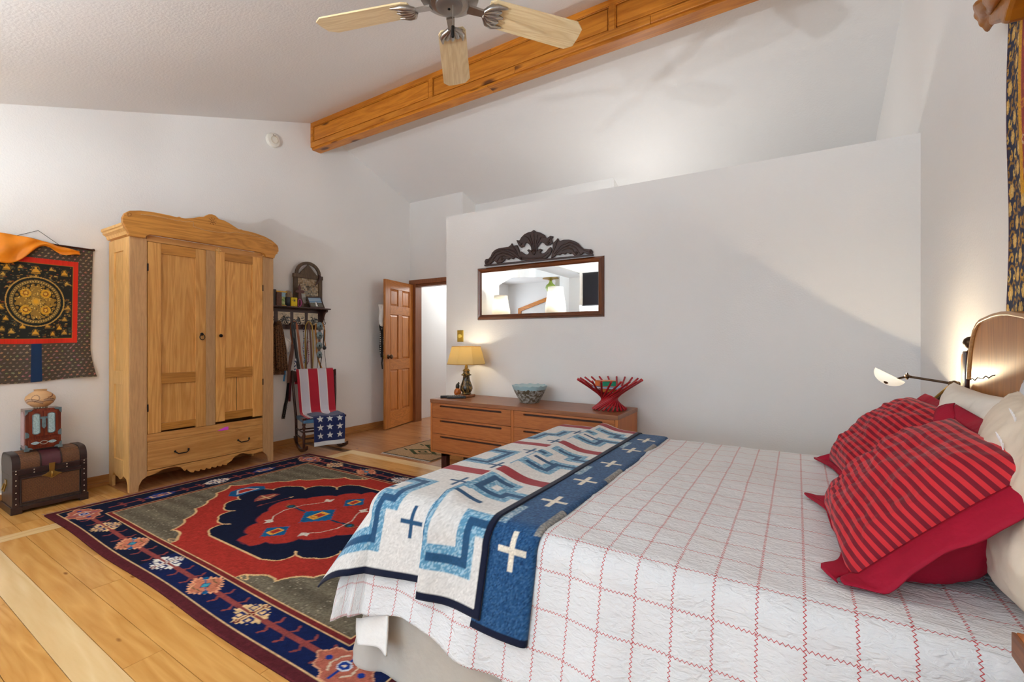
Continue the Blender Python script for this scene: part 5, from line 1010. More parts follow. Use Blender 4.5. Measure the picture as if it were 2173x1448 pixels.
leaf('acanthus_wing', [(776, 238), (782, 212), (786, 180), (786, 152), (802, 138), (816, 122), (824, 140), (850, 132), (880, 131), (908, 138), (930, 150), (946, 168), (962, 182), (990, 186), (1006, 186), (1015, 198), (1012, 212), (996, 217), (978, 212), (962, 206), (950, 216), (930, 225), (908, 222), (896, 208), (884, 213), (868, 206), (854, 216), (838, 210), (826, 220), (808, 216), (796, 228)])
leaf('crest_scroll', [(600, 245), (604, 226), (598, 204), (608, 198), (622, 208), (634, 216), (646, 214), (652, 206), (646, 198), (640, 192), (650, 186), (662, 192), (668, 204), (672, 190), (692, 189), (698, 200), (704, 188), (716, 182), (728, 188), (722, 196), (716, 202), (722, 210), (736, 208), (750, 198), (764, 180), (775, 172), (782, 190), (772, 216), (752, 236), (716, 246), (680, 249), (640, 251)])
leaf('crest_plume', [(664, 196), (666, 178), (654, 160), (640, 148), (630, 152), (622, 172), (606, 178), (594, 166), (586, 150), (580, 134), (598, 136), (608, 118), (626, 100), (646, 90), (664, 86), (679, 76), (694, 86), (718, 92), (740, 104), (752, 124), (772, 110), (790, 112), (780, 128), (786, 148), (770, 162), (750, 166), (736, 152), (722, 146), (710, 158), (698, 176), (698, 196)])
def rib(pts, r=.006): return [(q4(*p)[0], cY - .011, q4(*p)[1]) for p in pts]
rb = MB()
for pts in ([(410, 262), (438, 236), (462, 204), (506, 192), (548, 206), (590, 236)], [(446, 248), (470, 218), (508, 206), (546, 220), (575, 236)], [(470, 258), (486, 232), (512, 224), (540, 232)], [(480, 190), (530, 184), (570, 200), (606, 240)], [(552, 160), (572, 182), (590, 214)],
            [(1004, 202), (966, 194), (930, 166), (886, 146), (840, 164), (796, 214)], [(944, 212), (920, 178), (884, 162), (846, 178), (806, 212)], [(916, 214), (900, 186), (874, 180), (840, 196)], [(818, 130), (806, 162), (790, 206)],
            [(672, 196), (664, 156), (644, 118), (622, 112)], [(690, 196), (700, 156), (722, 116), (744, 118)], [(681, 196), (681, 140), (680, 88)], [(676, 196), (672, 150), (660, 104)], [(686, 196), (692, 150), (704, 104)], [(592, 140), (606, 158), (616, 150)], [(778, 118), (764, 140), (752, 150)],
            [(608, 236), (640, 238), (680, 240), (730, 234), (764, 206)]):
    p = rib(pts); fine = []
    for i in range(len(p) - 1):
        for k in range(4): fine.append(tuple(np.array(p[i]) * (1 - k / 4) + np.array(p[i+1]) * k / 4))
    fine.append(p[-1]); rb.tube(fine, [.0075 * (1 - .6 * abs(2 * i / (len(fine) - 1) - 1)) for i in range(len(fine))], 6)
for (X, Y, r) in ((418, 258, 9), (500, 244, 8), (1000, 202, 9), (922, 210, 9), (606, 160, 7), (764, 152, 7)):
    c = q4(X, Y); s = r / 2.68 * 3.95 / 965
    rb.tube([(c[0] + s * (1 - t / 9) * math.cos(t), cY - .013, c[1] + s * (1 - t / 9) * math.sin(t)) for t in np.linspace(0, 8, 26)], .0055, 6)
rb.ball((q4(682, 206)[0], cY - .012, q4(682, 206)[1]), .016, 10, 8, (1, .7, 1.4))
obj('carved_ribs', rb, M_crv, crv, smooth=180)
# dimmer switch
sw_ = thing('dimmer_switch', (-2.86, 3.588, 1.25), 'brass wall plate with a round dimmer knob above the table lamp', 'switch')
obj('switch_plate', MB().box((-2.899, 3.583, 1.192), (-2.822, 3.59, 1.308)), plain('polished_brass', (200, 170, 72), .3, .7, var=.06), sw_, bevel=.003)
obj('dimmer_knob', MB().lathe([(.02, .0), (.02, -.012), (.017, -.018), (1e-4, -.019)], (-2.86, 3.583, 1.25), 20, 'y'), plain('ivory_knob', (222, 196, 96), .35, var=.05), sw_, smooth=40)

# ------------------------------------------------------------------ rugs
def floor_rug(name, c, z, mat_, parent, amp=.0015, solid=-.008, wob=None, xf=None):
    X, Y = c.X.copy(), c.Y.copy()
    if wob is not None: X, Y = wob(X, Y)
    if xf: X, Y = xf(X, Y)
    Z = np.full(X.shape, z)
    return gridobj(name, np.stack([X, Y, Z], -1), mat_, parent, C=c.a, solid=solid)
M_rug = printed('rug_pile', .95, .35, 260, mul=.10, spec=.1)
rg = thing('area_rug', (-2.77, 1.94, 0), 'large navy and red patterned wool rug on the floor before the armoire', 'rug')
CXR, CYR = -2.77, 1.94
rc_ = Canvas(-1.60, 1.60, -1.0, 1.0, .0062, (84, 32, 38))
NAV, REDR, OLV, CRM, PCH, BLU, ROSE, MARN = (17, 25, 48), (160, 48, 40), (102, 95, 80), (214, 178, 128), (192, 116, 88), (20, 92, 138), (138, 66, 62), (112, 36, 38)
rc_.rect(-1.555, 1.555, -.955, .955, CRM); rc_.rect(-1.547, 1.547, -.947, .947, NAV)
nv_ = rc_.Y < -.3; grad = (rc_.a == np.array(NAV)).all(-1) & (rc_.X > -.2) & (rc_.Y < -.72); rc_.a[grad] = (17, 30, 72)
rc_.rect(-1.285, 1.285, -.775, .775, CRM); rc_.rect(-1.279, 1.279, -.769, .769, MARN); rc_.rect(-1.254, 1.254, -.744, .744, CRM); rc_.rect(-1.249, 1.249, -.739, .739, OLV)
rs_ = np.random.RandomState(4)
om = (rc_.a == np.array(OLV)).all(-1); rc_.a[om] = rc_.a[om] * (1 + .10 * np.sin(rc_.Y[om] * 46 + 2.5 * np.sin(rc_.X[om] * 2))[:, None] * 1.0) + rs_.normal(0, 7, (om.sum(), 1))
rc_.a[om & (rs_.rand(*om.shape) < .02)] = (170, 160, 140)
def scal(cusps, bulge, n=8):
    out = []
    for (ax, ay), (bx, by) in zip(cusps[:-1], cusps[1:]):
        L_ = math.hypot(bx - ax, by - ay); nx, ny = (by - ay) / L_, -(bx - ax) / L_
        for k in range(n): t = k / n; s = bulge * L_ * 4 * t * (1 - t); out.append((ax + (bx - ax) * t + nx * s, ay + (by - ay) * t + ny * s))
    return out + [cusps[-1]]
def quad(half):  # left-lower quarter outline from (x, -y) bottom to (-x, 0) -> full closed outline
    q1 = half; q2 = [(a, -b) for a, b in half[::-1]]; l = q1 + q2
    return l + [(-a, b) for a, b in l[::-1]]
red = quad([(-.36, -.739), (-.375, -.70), (-.42, -.675)] + scal([(-.43, -.67), (-.575, -.648), (-.70, -.53), (-.855, -.40), (-.955, -.272), (-1.085, -.155), (-1.19, 0)], .15))
rc_.poly(red, REDR); rc_.line(red, .014, CRM, True)
rc_.rect(-.365, .365, -.745, -.70, REDR); rc_.rect(-.365, .365, .70, .745, REDR); rc_.rect(-1.249, 1.249, -.744, -.738, CRM); rc_.rect(-1.249, 1.249, .738, .744, CRM)
for sx_ in (-1, 1):
    for sy_ in (-1, 1): rc_.line([(sx_ * .39, sy_ * .69), (sx_ * .44, sy_ * .715), (sx_ * .41, sy_ * .728), (sx_ * .37, sy_ * .718)], .007, CRM)
nav = quad([(-.28, -.565)] + scal([(-.33, -.545), (-.40, -.46), (-.355, -.405), (-.52, -.40), (-.59, -.315), (-.575, -.27), (-.725, -.265), (-.80, -.15), (-.775, -.13), (-.92, 0)], -.20))
rc_.poly(nav, NAV); rc_.line(nav, .010, CRM, True)
inn = quad([(0, -.515)] + scal([(-.07, -.51), (-.10, -.43), (-.20, -.39), (-.225, -.30), (-.34, -.22), (-.37, -.15), (-.475, 0)], -.14))
rc_.poly(inn, REDR); rc_.line(inn, .008, (92, 40, 60), True)
def stepdia(cx, cy, rx, ry, col, n=5):
    pts = []
    for sx_, sy_ in ((1, 1), (-1, 1), (-1, -1), (1, -1)):
        st = []
        for k in range(n): a = k / n; b = (k + 1) / n; st += [(rx * (1 - a), ry * a), (rx * (1 - b) + .02 * rx, ry * a + .3 * ry / n), (rx * (1 - b), ry * b)]
        if sx_ * sy_ < 0: st = st[::-1]
        pts += [(cx + sx_ * p, cy + sy_ * q) for p, q in st]
    rc_.poly(pts, col)
for sy_ in (-1, 0, 1):
    cy_ = sy_ * .30 - .015; s = 1.0 if sy_ == 0 else .68
    stepdia(0, cy_, .15 * s, .145 * s, BLU); rc_.line([(-.035 * s, cy_ - .05 * s), (.035 * s, cy_ - .05 * s), (.035 * s, cy_ + .05 * s), (-.035 * s, cy_ + .05 * s)], .016, (214, 160, 60), True); rc_.rect(-.03 * s, .03 * s, cy_ - .042 * s, cy_ + .042 * s, REDR)
    if sy_ == 0:
        for q in (-1, 1): rc_.poly([(-.05, q * .05), (.05, q * .05), (0, q * .02)], (214, 160, 60))
for sx_ in (-1, 1):
    rc_.line([(sx_ * .15, -.015), (sx_ * .30, -.01)], .018, (24, 60, 84)); rc_.ell(sx_ * .32, -.01, .035, .03, (48, 66, 60)); rc_.ell(sx_ * .32, -.01, .015, .014, (20, 92, 138))
    for k in range(3): rc_.line([(sx_ * (.34 + .012 * k), -.03 + .02 * k), (sx_ * (.36 + .012 * k), -.03 + .02 * k)], .006, (150, 120, 80))
    rc_.line([(sx_ * .18, -.235), (sx_ * .25, -.18), (sx_ * .29, -.08), (sx_ * .27, .05), (sx_ * .20, .15), (sx_ * .185, .20)], .0075, (206, 196, 178))
    for yq, d in ((-.235, -1), (.20, 1)): rc_.poly([(sx_ * .155, yq), (sx_ * .185, yq + d * .055), (sx_ * .20, yq + d * .02), (sx_ * .235, yq + d * .02), (sx_ * .205, yq - d * .02)], (212, 204, 190))
    # leaf on navy, arrow and blue kite on red
    rc_.poly([(sx_ * .60, 0), (sx_ * .64, -.10), (sx_ * .69, -.07), (sx_ * .74, 0), (sx_ * .69, .08), (sx_ * .64, .10)], ROSE); rc_.line([(sx_ * .61, 0), (sx_ * .72, 0)], .012, CRM); rc_.line([(sx_ * .65, -.07), (sx_ * .66, .07)], .010, CRM); rc_.line([(sx_ * .68, -.05), (sx_ * .64, .05)], .008, CRM)
    rc_.line([(sx_ * .53, -.12), (sx_ * .50, .10)], .008, ROSE); rc_.poly([(sx_ * .545, -.10), (sx_ * .53, -.15), (sx_ * .515, -.10)], ROSE); rc_.poly([(sx_ * .515, .09), (sx_ * .50, .13), (sx_ * .485, .09)], CRM)
    kt = [(sx_ * .86, -.11), (sx_ * .93, -.14), (sx_ * 1.02, -.08), (sx_ * 1.04, 0), (sx_ * 1.02, .08), (sx_ * .93, .14), (sx_ * .86, .11), (sx_ * .89, 0)]
    rc_.poly(kt, (24, 84, 130)); rc_.poly([(sx_ * .92, -.07), (sx_ * .99, -.03), (sx_ * .99, .03), (sx_ * .92, .07)], REDR); rc_.line([(sx_ * .915, -.08), (sx_ * 1.0, -.035), (sx_ * 1.0, .035), (sx_ * .915, .08)], .010, (206, 206, 206), True)
def medal(cx, cy, kind, vert=False):
    S_ = .098
    T = (lambda a, b: (cx + b * .9, cy + a)) if vert else (lambda a, b: (cx + a, cy + b * .9))
    base = {'c': (220, 186, 136), 'w': (226, 222, 212), 'p': PCH, 'b': (22, 52, 118), 'k': (170, 96, 78)}[kind]
    pts = []; n = 44
    for k in range(n):
        a = 2 * math.pi * k / n; r = S_ * (1.0 if k % 2 == 0 else .80)
        den = (abs(math.cos(a)) ** 1.3 + abs(math.sin(a)) ** 1.3) ** (1 / 1.3)
        pts.append(T(1.18 * r * math.cos(a) / den, r * .95 * math.sin(a) / den))
    if kind == 'k': pts = [T(a, b) for a, b in ((-.16, 0), (-.12, .03), (-.11, .06), (-.05, .07), (-.03, .10), (.03, .10), (.05, .07), (.11, .06), (.12, .03), (.16, 0), (.12, -.03), (.11, -.06), (.05, -.07), (.03, -.10), (-.03, -.10), (-.05, -.07), (-.11, -.06), (-.12, -.03))]
    rc_.poly(pts, base); 
    if kind in 'pk': rc_.line(pts, .0065, (226, 160, 124) if kind == 'p' else (206, 150, 120), True)
    ink = (38, 44, 96) if kind in 'cw' else ((30, 40, 70) if kind != 'b' else CRM)
    if kind in 'cw':
        for sa in (-1, 1):
            for sb_ in (-1, 1): rc_.line([T(sa * .018, sb_ * .018), T(sa * .05, sb_ * .018), T(sa * .052, sb_ * .05), T(sa * .02, sb_ * .052)], .010, ink, True)
        for sb_ in (-1, 1): rc_.line([T(0, 0), T(0, sb_ * .06)], .005, MARN); rc_.line([T(0, sb_ * .055), T(.012, sb_ * .068), T(0, sb_ * .082), T(-.012, sb_ * .068)], .006, MARN, True)
        rc_.line([T(-.018, 0), T(0, .014), T(.018, 0), T(0, -.014)], .007, MARN, True); rc_.line([T(-.10, 0), T(-.03, 0)], .014, ROSE); rc_.line([T(.03, 0), T(.10, 0)], .014, ROSE)
    elif kind == 'p':
        rc_.line([T(-.06, .03), T(.06, -.03)], .006, BLU); stp = [T(-.026, 0), T(0, .026), T(.026, 0), T(0, -.026)]; rc_.poly(stp, (60, 150, 170)); rc_.line(stp, .006, (20, 44, 96), True)
        for sa in (-1, 1): rc_.ell(*T(sa * .068, -sa * .036), .017, .013, BLU); rc_.line([T(-.03, sa * .05), T(.03, sa * .045)], .006, (110, 90, 60)); rc_.line([T(-.06, sa * .02), T(-.03, sa * .07)], .005, (226, 180, 130)); rc_.line([T(.06, sa * .02), T(.03, sa * .07)], .005, (120, 60, 50))
    elif kind == 'k':
        rc_.ell(*T(0, 0), .032, .026, (200, 206, 214)); rc_.ell(*T(0, 0), .025, .02, (24, 54, 130)); rc_.ell(*T(0, 0), .009, .008, (220, 200, 180))
        for sa in (-1, 1): rc_.ell(*T(sa * .09, 0), .015, .013, (24, 54, 130)); rc_.line([T(sa * .035, -.05), T(sa * .06, -.02), T(sa * .05, .03), T(sa * .03, .05)], .009, (206, 188, 164)); rc_.line([T(0, sa * .03), T(0, sa * .08)], .010, (24, 54, 130))
    else:
        rc_.line([T(-.06, -.03), T(.06, -.03), T(.06, .03), T(-.06, .03)], .011, CRM, True); rc_.poly([T(-.03, 0), T(0, .02), T(.03, 0), T(0, -.02)], PCH); rc_.line([T(-.09, 0), T(-.03, 0)], .009, PCH); rc_.line([T(.03, 0), T(.09, 0)], .009, PCH)
def vine(x0, x1, y, vert=False):
    T = (lambda a, b: (y + b, a)) if vert else (lambda a, b: (a, y + b))
    d = 1 if x1 > x0 else -1
    for w, col in ((.020, (196, 132, 110)), (.012, (104, 46, 50))):
        rc_.line([T(x0, 0), T(x1, 0)], w if w > .015 else w, ROSE if w > .015 else ROSE)
        n = max(2, int(abs(x1 - x0) / .10))
        for k in range(n):
            a = x0 + (x1 - x0) * (k + .5) / n
            for s in (-1, 1): rc_.line([T(a, 0), T(a + d * .028, s * .034), T(a + d * .012, s * .058)], .012, ROSE)
xsn = [(-1.39, 'k'), (-.99, 'c'), (-.55, 'p'), (-.105, 'w'), (.32, 'p'), (.745, 'c'), (1.36, 'k')]
for sgn in (-1, 1):
    yb_ = sgn * .855
    for (a, _), (b, _) in zip(xsn[:-1], xsn[1:]): vine(a + .08, b - .08, yb_)
    for a, k in xsn: medal(a, yb_, k)
    xb_ = sgn * 1.40; ysn = [(-.80, None), (-.405, 'b'), (0, 'w'), (.405, 'b'), (.80, None)]
    for (a, _), (b, _) in zip(ysn[:-1], ysn[1:]): vine(a + .09, b - .09, xb_, True)
    for b, k in ysn:
        if k: medal(xb_, b, k, True)
rc_.noise(.045, 9); rc_.noise(.03, 10, 3)
def rugw(X, Y):
    e = np.clip((-Y - .6) / .4, 0, 1); e2 = np.clip((Y - .6) / .4, 0, 1)
    return X + CXR, Y + CYR + .006 * np.sin(X * 5.0 + 1) * e + .006 * np.sin(X * 9) * e2
floor_rug('rug_field', rc_, .011, M_rug, rg, wob=rugw, solid=-.010)
fr_ = MB(); fr2 = MB(); rf_ = random.Random(3)
for k in range(520):
    for sx_ in (-1, 1):
        y_ = CYR - 1.0 + 2.0 * (k + rf_.random()) / 520; x_ = CXR + sx_ * 1.6; L_ = rf_.uniform(.05, .085); dy = rf_.uniform(-.02, .02)
        fr_.add([(x_, y_ - .0016, .009), (x_, y_ + .0016, .009), (x_ + sx_ * L_ * .5, y_ + dy * .4, .006), (x_ + sx_ * L_, y_ + dy, .002)], [(0, 1, 2), (0, 2, 3)])
obj('fringe', fr_, plain('grey_wool_fringe', (120, 104, 112), .95, var=.3, scale=60), rg, kind='stuff')
# small rug by the door
sr = thing('small_rug', (-3.43, 3.85, 0), 'small tan and green kilim rug with white fringe by the dresser end', 'rug')
ck = Canvas(0, .68, 0, .98, .005, (176, 142, 104)); ck.rect(0, .68, 0, .98, (52, 44, 34)); ck.rect(.02, .66, .02, .96, (178, 146, 110))
for j in range(48):
    y_ = .03 + j * .02
    ck.line([(.02 + .02 * i, y_ + (.008 if i % 2 else 0)) for i in range(33)], .005, (112, 84, 60) if j % 2 else (140, 108, 78))
for yc in (.25, .5, .75):
    for r_, col in ((.13, (58, 66, 42)), (.085, (176, 142, 106)), (.05, (58, 66, 42)), (.022, (176, 142, 106))): ck.poly([(.34 - r_ * 1.6, yc), (.34, yc - r_), (.34 + r_ * 1.6, yc), (.34, yc + r_)], col)
    for sx_ in (-1, 1): ck.line([(.34 + sx_ * .2, yc - .03), (.34 + sx_ * .27, yc)], .02, (58, 66, 42))
ck.noise(.06, 2)
rot = R(5); xf_ = lambda X, Y: (-3.74 + X * math.cos(rot) - Y * math.sin(rot) * 1.0, 3.385 + X * math.sin(rot) * .0 + Y * math.cos(rot))
floor_rug('kilim_field', ck, .008, M_rug, sr, xf=lambda X, Y: (-3.755 + X, 3.385 + Y + .07 * 0 * X), solid=-.007)
fk = MB()
for k in range(170):
    x_ = -3.755 + .68 * k / 169
    for y_, s in ((3.385, -1), (4.365, 1)): L_ = rf_.uniform(.03, .05); d_ = rf_.uniform(-.012, .012); fk.add([(x_ - .0018, y_, .007), (x_ + .0018, y_, .007), (x_ + d_, y_ + s * L_, .002)], [(0, 1, 2)])
obj('fringe', fk, plain('white_cotton_fringe', (222, 216, 204), .9, var=.1), sr, kind='stuff')
# ------------------------------------------------------------------ bed
BX0, BX1, BY0, BY1, BZ = -1.33, 0.53, 1.25, 2.78, 0.622
bed = thing('bed', (-.42, 2.0, 0), 'wide bed with an arched walnut headboard and pale grey bed skirt', 'bed')
M_skirt = plain('bed_skirt_cotton', (186, 180, 170), .9, var=.03, bump=.25, bscale=26, spec=.2)
obj('box_base', MB().box((BX0 + .02, BY0 - .02, .08), (BX1, BY1 - .02, .34)), M_skirt, bed)
obj('mattress', MB().box((BX0 + .0, BY0 - .03, .34), (BX1, BY1 - .03, .59)), plain('mattress_ticking', (214, 210, 202), .9, var=.03), bed, bevel=.05, seg=4)
def skirt(u, v):
    # round the foot and along the near side
    L1 = BX1 - BX0 + .05; L2 = 1.5; s = u * (L1 + L2); z = .40 * (1 - v) + .004
    n = .006 * math.sin(s * 11 + 1) * v + .012 * v * math.sin(s * 4.3) + (.05 * v if s < L1 else .06 * v) + .004 * math.sin(s * 37 + 8 * v) * v + .025 * v * math.exp(-((s - L1 + .35 + .35 * v) / .05) ** 2)
    c = .10
    if s < L1 - c: return (BX1 - s, BY0 - .045 - n, z)
    if s > L1 + c: return (BX0 - .05 - n, BY0 + (s - L1), z)
    a = (s - L1 + c) / (2 * c) * math.pi / 2; f = .06 * v * math.sin(2 * a)
    return (BX0 - .05 + c - (c + n + f) * math.sin(a), BY0 - .045 + c - (c + n + f) * math.cos(a), z)
obj('bed_skirt', MB().grid(260, 26, skirt), M_skirt, bed, smooth=180, solid=.003)
# headboard
M_head = wood('headboard_walnut', (132, 76, 24), (180, 118, 48), 'Z', 1.5, .42, .8, .35, vary=.02); M_hedge = wood('headboard_edge', (150, 100, 56), (196, 150, 98), 'Y', 2, .35, .8, .4)
HC = 2.03
hh_ = [(.318, .50), (.318, 1.07), (.31, 1.12), (.298, 1.165), (.275, 1.215), (.248, 1.25), (.215, 1.272), (.18, 1.283), (.07, 1.296), (-.0, 1.299)]
hp_ = [(HC + a, b) for a, b in hh_] + [(HC - a, b) for a, b in hh_[-2::-1]]
hb_ = obj('headboard', MB().prism(hp_, YZ, .545, .575), M_head, bed, bevel=.003)
inn_ = [(HC + a * .955, b - .018 if b > .6 else b) for a, b in hh_] + [(HC - a * .955, b - .018 if b > .6 else b) for a, b in hh_[-2::-1]]
rim = MB(); n = len(hp_)
rim.add([(.545, a, b) for a, b in hp_] + [(.539, a, b) for a, b in inn_] + [(.541, a, b) for a, b in hp_], [(i, i+1, n+i+1, n+i) for i in range(n-1)])
obj('headboard_rim', MB().tube([(.543, a, b - .006) for a, b in hp_[1:-1]], .007, 8), M_hedge, hb_, smooth=60)
for s in (1, -1):
    yp = HC + s * .345
    obj('post', MB().box((.535, yp - .016, 0), (.58, yp + .016, 1.168)), M_darkz, bed, bevel=.004)
    obj('finial', MB().lathe([(.012, 1.168), (.008, 1.176), (.02, 1.188), (.024, 1.20), (.02, 1.214), (.010, 1.222), (1e-4, 1.224)], (.556, yp, 0), 16), M_bronze, bed, smooth=60)
    obj('headboard_wing', MB().prism([(yp + s * .02, 0.2), (yp + s * .02, 1.165), (yp + s * .06, 1.165), (yp + s * .085, 1.155), (yp + s * .095, 1.13), (yp + s * .095, .2)], YZ, .548, .572), M_head, bed, bevel=.003)
    if s > 0: obj('wood_crack', MB().tube([(.544, 2.34 - k * .028, 1.062 + .005 * math.sin(k * 2.4) + .0035 * k) for k in range(10)], .0014, 5), M_iron, hb_)

# drape of a cloth over the bed
def drape(s, t, top, x0=BX0, y0=BY0, y1=BY1, Rr=.07, flare=.22, cf=.5):
    ds_ = max(0.0, x0 - s); dt = (t - y0) if t < y0 else ((t - y1) if t > y1 else 0.0)
    r = math.hypot(ds_, dt)
    if r < 1e-9: return (s, t, top)
    ux, uy = -ds_ / r, dt / r
    flare = min(.62, flare + cf * abs(ux * uy))
    if r < Rr * math.pi / 2: a = r / Rr; out, down = Rr * math.sin(a), Rr * (1 - math.cos(a))
    else: k = r - Rr * math.pi / 2; out, down = Rr + k * flare, Rr + k * math.sqrt(1 - flare * flare)
    return (max(s, x0) + ux * out, min(max(t, y0), y1) + uy * out, top - down)
# quilt: white with stitched grid
m_q, n_, b_ = newmat('stitched_quilt'); L = n_.links.new
uvn = nd(n_, 'ShaderNodeUVMap'); sx = nd(n_, 'ShaderNodeSeparateXYZ'); L(uvn.outputs[0], sx.inputs[0])
def mth(op, a, b=None, c=None):
    x = nd(n_, 'ShaderNodeMath', operation=op)
    for i, v in enumerate((a, b, c)):
        if v is None: continue
        if isinstance(v, (int, float)): x.inputs[i].default_value = v
        else: L(v, x.inputs[i])
    return x.outputs[0]
def stitch(p, q, pitch_, off):
    f = mth('MULTIPLY', mth('SUBTRACT', mth('FRACT', mth('DIVIDE', mth('ADD', p, off), pitch_)), .5), pitch_)
    zig = mth('MULTIPLY', mth('SUBTRACT', mth('PINGPONG', q, .0055), .00275), 1.1)
    d = mth('ABSOLUTE', mth('SUBTRACT', f, zig)); red_ = mth('LESS_THAN', d, .0012)
    seam = mth('LESS_THAN', mth('ABSOLUTE', mth('SUBTRACT', mth('ABSOLUTE', f), .014)), .0022)
    return red_, seam, f
r1, s1_, f1 = stitch(sx.outputs[0], sx.outputs[1], .0935, 10.037); r2, s2_, f2 = stitch(sx.outputs[1], sx.outputs[0], .108, 10.054)
red_ = mth('MAXIMUM', r1, mth('MULTIPLY', r2, .9)); tcn = nd(n_, 'ShaderNodeTexCoord')
mxn = nd(n_, 'ShaderNodeMix'); mxn.data_type = 'RGBA'; L(red_, mxn.inputs[0]); mxn.inputs[6].default_value = lin4((222, 223, 224)); mxn.inputs[7].default_value = lin4((192, 74, 76)); L(mxn.outputs[2], b_.inputs['Base Color'])
nz = nd(n_, 'ShaderNodeTexNoise'); nz.inputs['Scale'].default_value = 34; nz.inputs['Detail'].default_value = 4; nz.inputs['Distortion'].default_value = 1.2; mpq = nd(n_, 'ShaderNodeMapping'); mpq.inputs['Scale'].default_value = (1, 2.0, 1); L(uvn.outputs[0], mpq.inputs[0]); L(mpq.outputs[0], nz.inputs['Vector'])
h = mth('SUBTRACT', mth('MULTIPLY', nz.outputs['Fac'], 1.0), mth('ADD', mth('MULTIPLY', mth('MAXIMUM', s1_, s2_), .35), mth('MULTIPLY', red_, .2)))
bp = nd(n_, 'ShaderNodeBump'); bp.inputs['Strength'].default_value = .9; bp.inputs['Distance'].default_value = .007; L(h, bp.inputs['Height']); L(bp.outputs[0], b_.inputs['Normal']); b_.inputs['Roughness'].default_value = .92; b_.inputs['Specular IOR Level'].default_value = .15
qn, qm = 300, 300
ss = np.linspace(-1.33 - .46, .56, qn); tt_ = np.linspace(BY0 - .49, BY1 + .32, qm); Pq = np.zeros((qm, qn, 3)); UVq = np.zeros((qm, qn, 2))
for j in range(qm):
    v = j / (qm - 1)
    for i in range(qn):
        s = ss[i]; t = tt_[j]
        # hem rises and falls along the near side; foot hangs less
        tn = t
        if t < BY0:
            full = .49; want = .455 + (.0 if s < -.95 else 0) - .04 * math.exp(-((s + 1.1) / .18) ** 2) + .10 * max(0, min(1, (s + .75) / .25)) * (1 if s > -.75 else 0)
            tn = BY0 - (BY0 - t) / full * want
        sn = s
        if s < BX0 and t < BY0:  # fold the corner in a little
            sn = BX0 - (BX0 - s) * (1 - .55 * min(1, (BY0 - t) / .3))
        p = drape(sn, tn, BZ)
        nn = mnoise.noise(Vector((s * 9, t * 9, 0))) * .0035 + mnoise.noise(Vector((s * 22, t * 30, 3))) * .0022
        hang_ = max(0, (BY0 - t)) 
        wv_ = .011 * math.sin(s * 13 + .8) * min(1, hang_ * 3.0) + .006 * math.sin(s * 29 + 2 * t) * min(1, hang_ * 3)
        nn += .009 * mnoise.noise(Vector((s * 3.2, t * 3.2, 7)))
        Pq[j, i] = (p[0], p[1] - wv_ - (nn if t < BY0 else 0), p[2] + (nn if t >= BY0 else 0)); UVq[j, i] = (s, tn)
gridobj('quilt', Pq, m_q, None, uv=UVq, solid=-.012, label='white quilt with a red zigzag-stitched grid spread over the bed', cat='quilt')
# flap of the quilt corner at the foot
def flap(u, v):
    a = Vector(at_y(768, 1322, 1.115)); b = Vector(at_y(818, 1300, 1.12)); c = Vector(at_y(823, 1390, 1.085)); d = Vector(at_y(766, 1365, 1.10)); e = Vector(at_y(758, 1312, 1.14))
    top = e.lerp(b, u); bot = d.lerp(c, u); p = top.lerp(bot, v); return (p.x, p.y - .012 * math.sin(u * 5 + v * 2), p.z)
flp = MB().grid(14, 14, flap)
tagit(obj('quilt_corner', flp, M_linen, smooth=180, solid=.008), 'loose white quilt corner hanging over the bed skirt at the foot', 'quilt corner')
# white under-sheet below the quilt hem
def sheet(u, v):
    s = -.88 + 1.40 * u; dep = .34 + .14 * min(1, u / .28) ** .8 + .01 * math.sin(u * 20)
    t = BY0 - .20 - (dep - .20 + .03) * v
    p = drape(s, t, BZ - .012); return (p[0], p[1] + .014 - .008 * math.sin(s * 17 + 3 * v) * v, p[2])
tagit(obj('bed_sheet', MB().grid(90, 24, sheet), plain('white_sheet', (236, 234, 230), .9, bump=.2, bscale=20, var=.02), smooth=180, solid=.004), 'plain white under-sheet showing below the quilt hem', 'sheet')

# ------------------------------------------------------------------ blanket across the foot of the bed
M_blk_ = printed('woven_blanket', .95, .12, 700, mul=.05, sheen=.15, spec=.1)
CRE, BLD, NVB, REDB = (210, 208, 204), (38, 78, 112), (18, 24, 46), (150, 44, 52)
bl = thing('blanket', (-1.0, 2.0, .63), 'woven wool blanket of white, red and blue zigzags and crosses across the bed foot', 'blanket')
T0b, T1b = BY0 - .315, BY1 + .22
S0b, S1b = -1.66, -.815
cb_ = Canvas(S0b, S1b, T0b, T1b, .0052, CRE)
rsb = np.random.RandomState(8)
def speck(mask_fn, dens=.62):
    before = cb_.a.copy(); mask_fn((1, 2, 3)); m = (cb_.a == np.array((1, 2, 3))).all(-1)
    k = rsb.rand(*m.shape); col = np.where((k < dens)[..., None], np.array((88, 140, 170)), np.array((150, 182, 200))); cb_.a[:] = before; cb_.a[m] = col[m]
def zig(pts, w=.026):
    speck(lambda c: cb_.line(pts, w * 2.7, c)); sq(pts, w)
def sq(pts, w): cb_.line(pts, w, BLD)
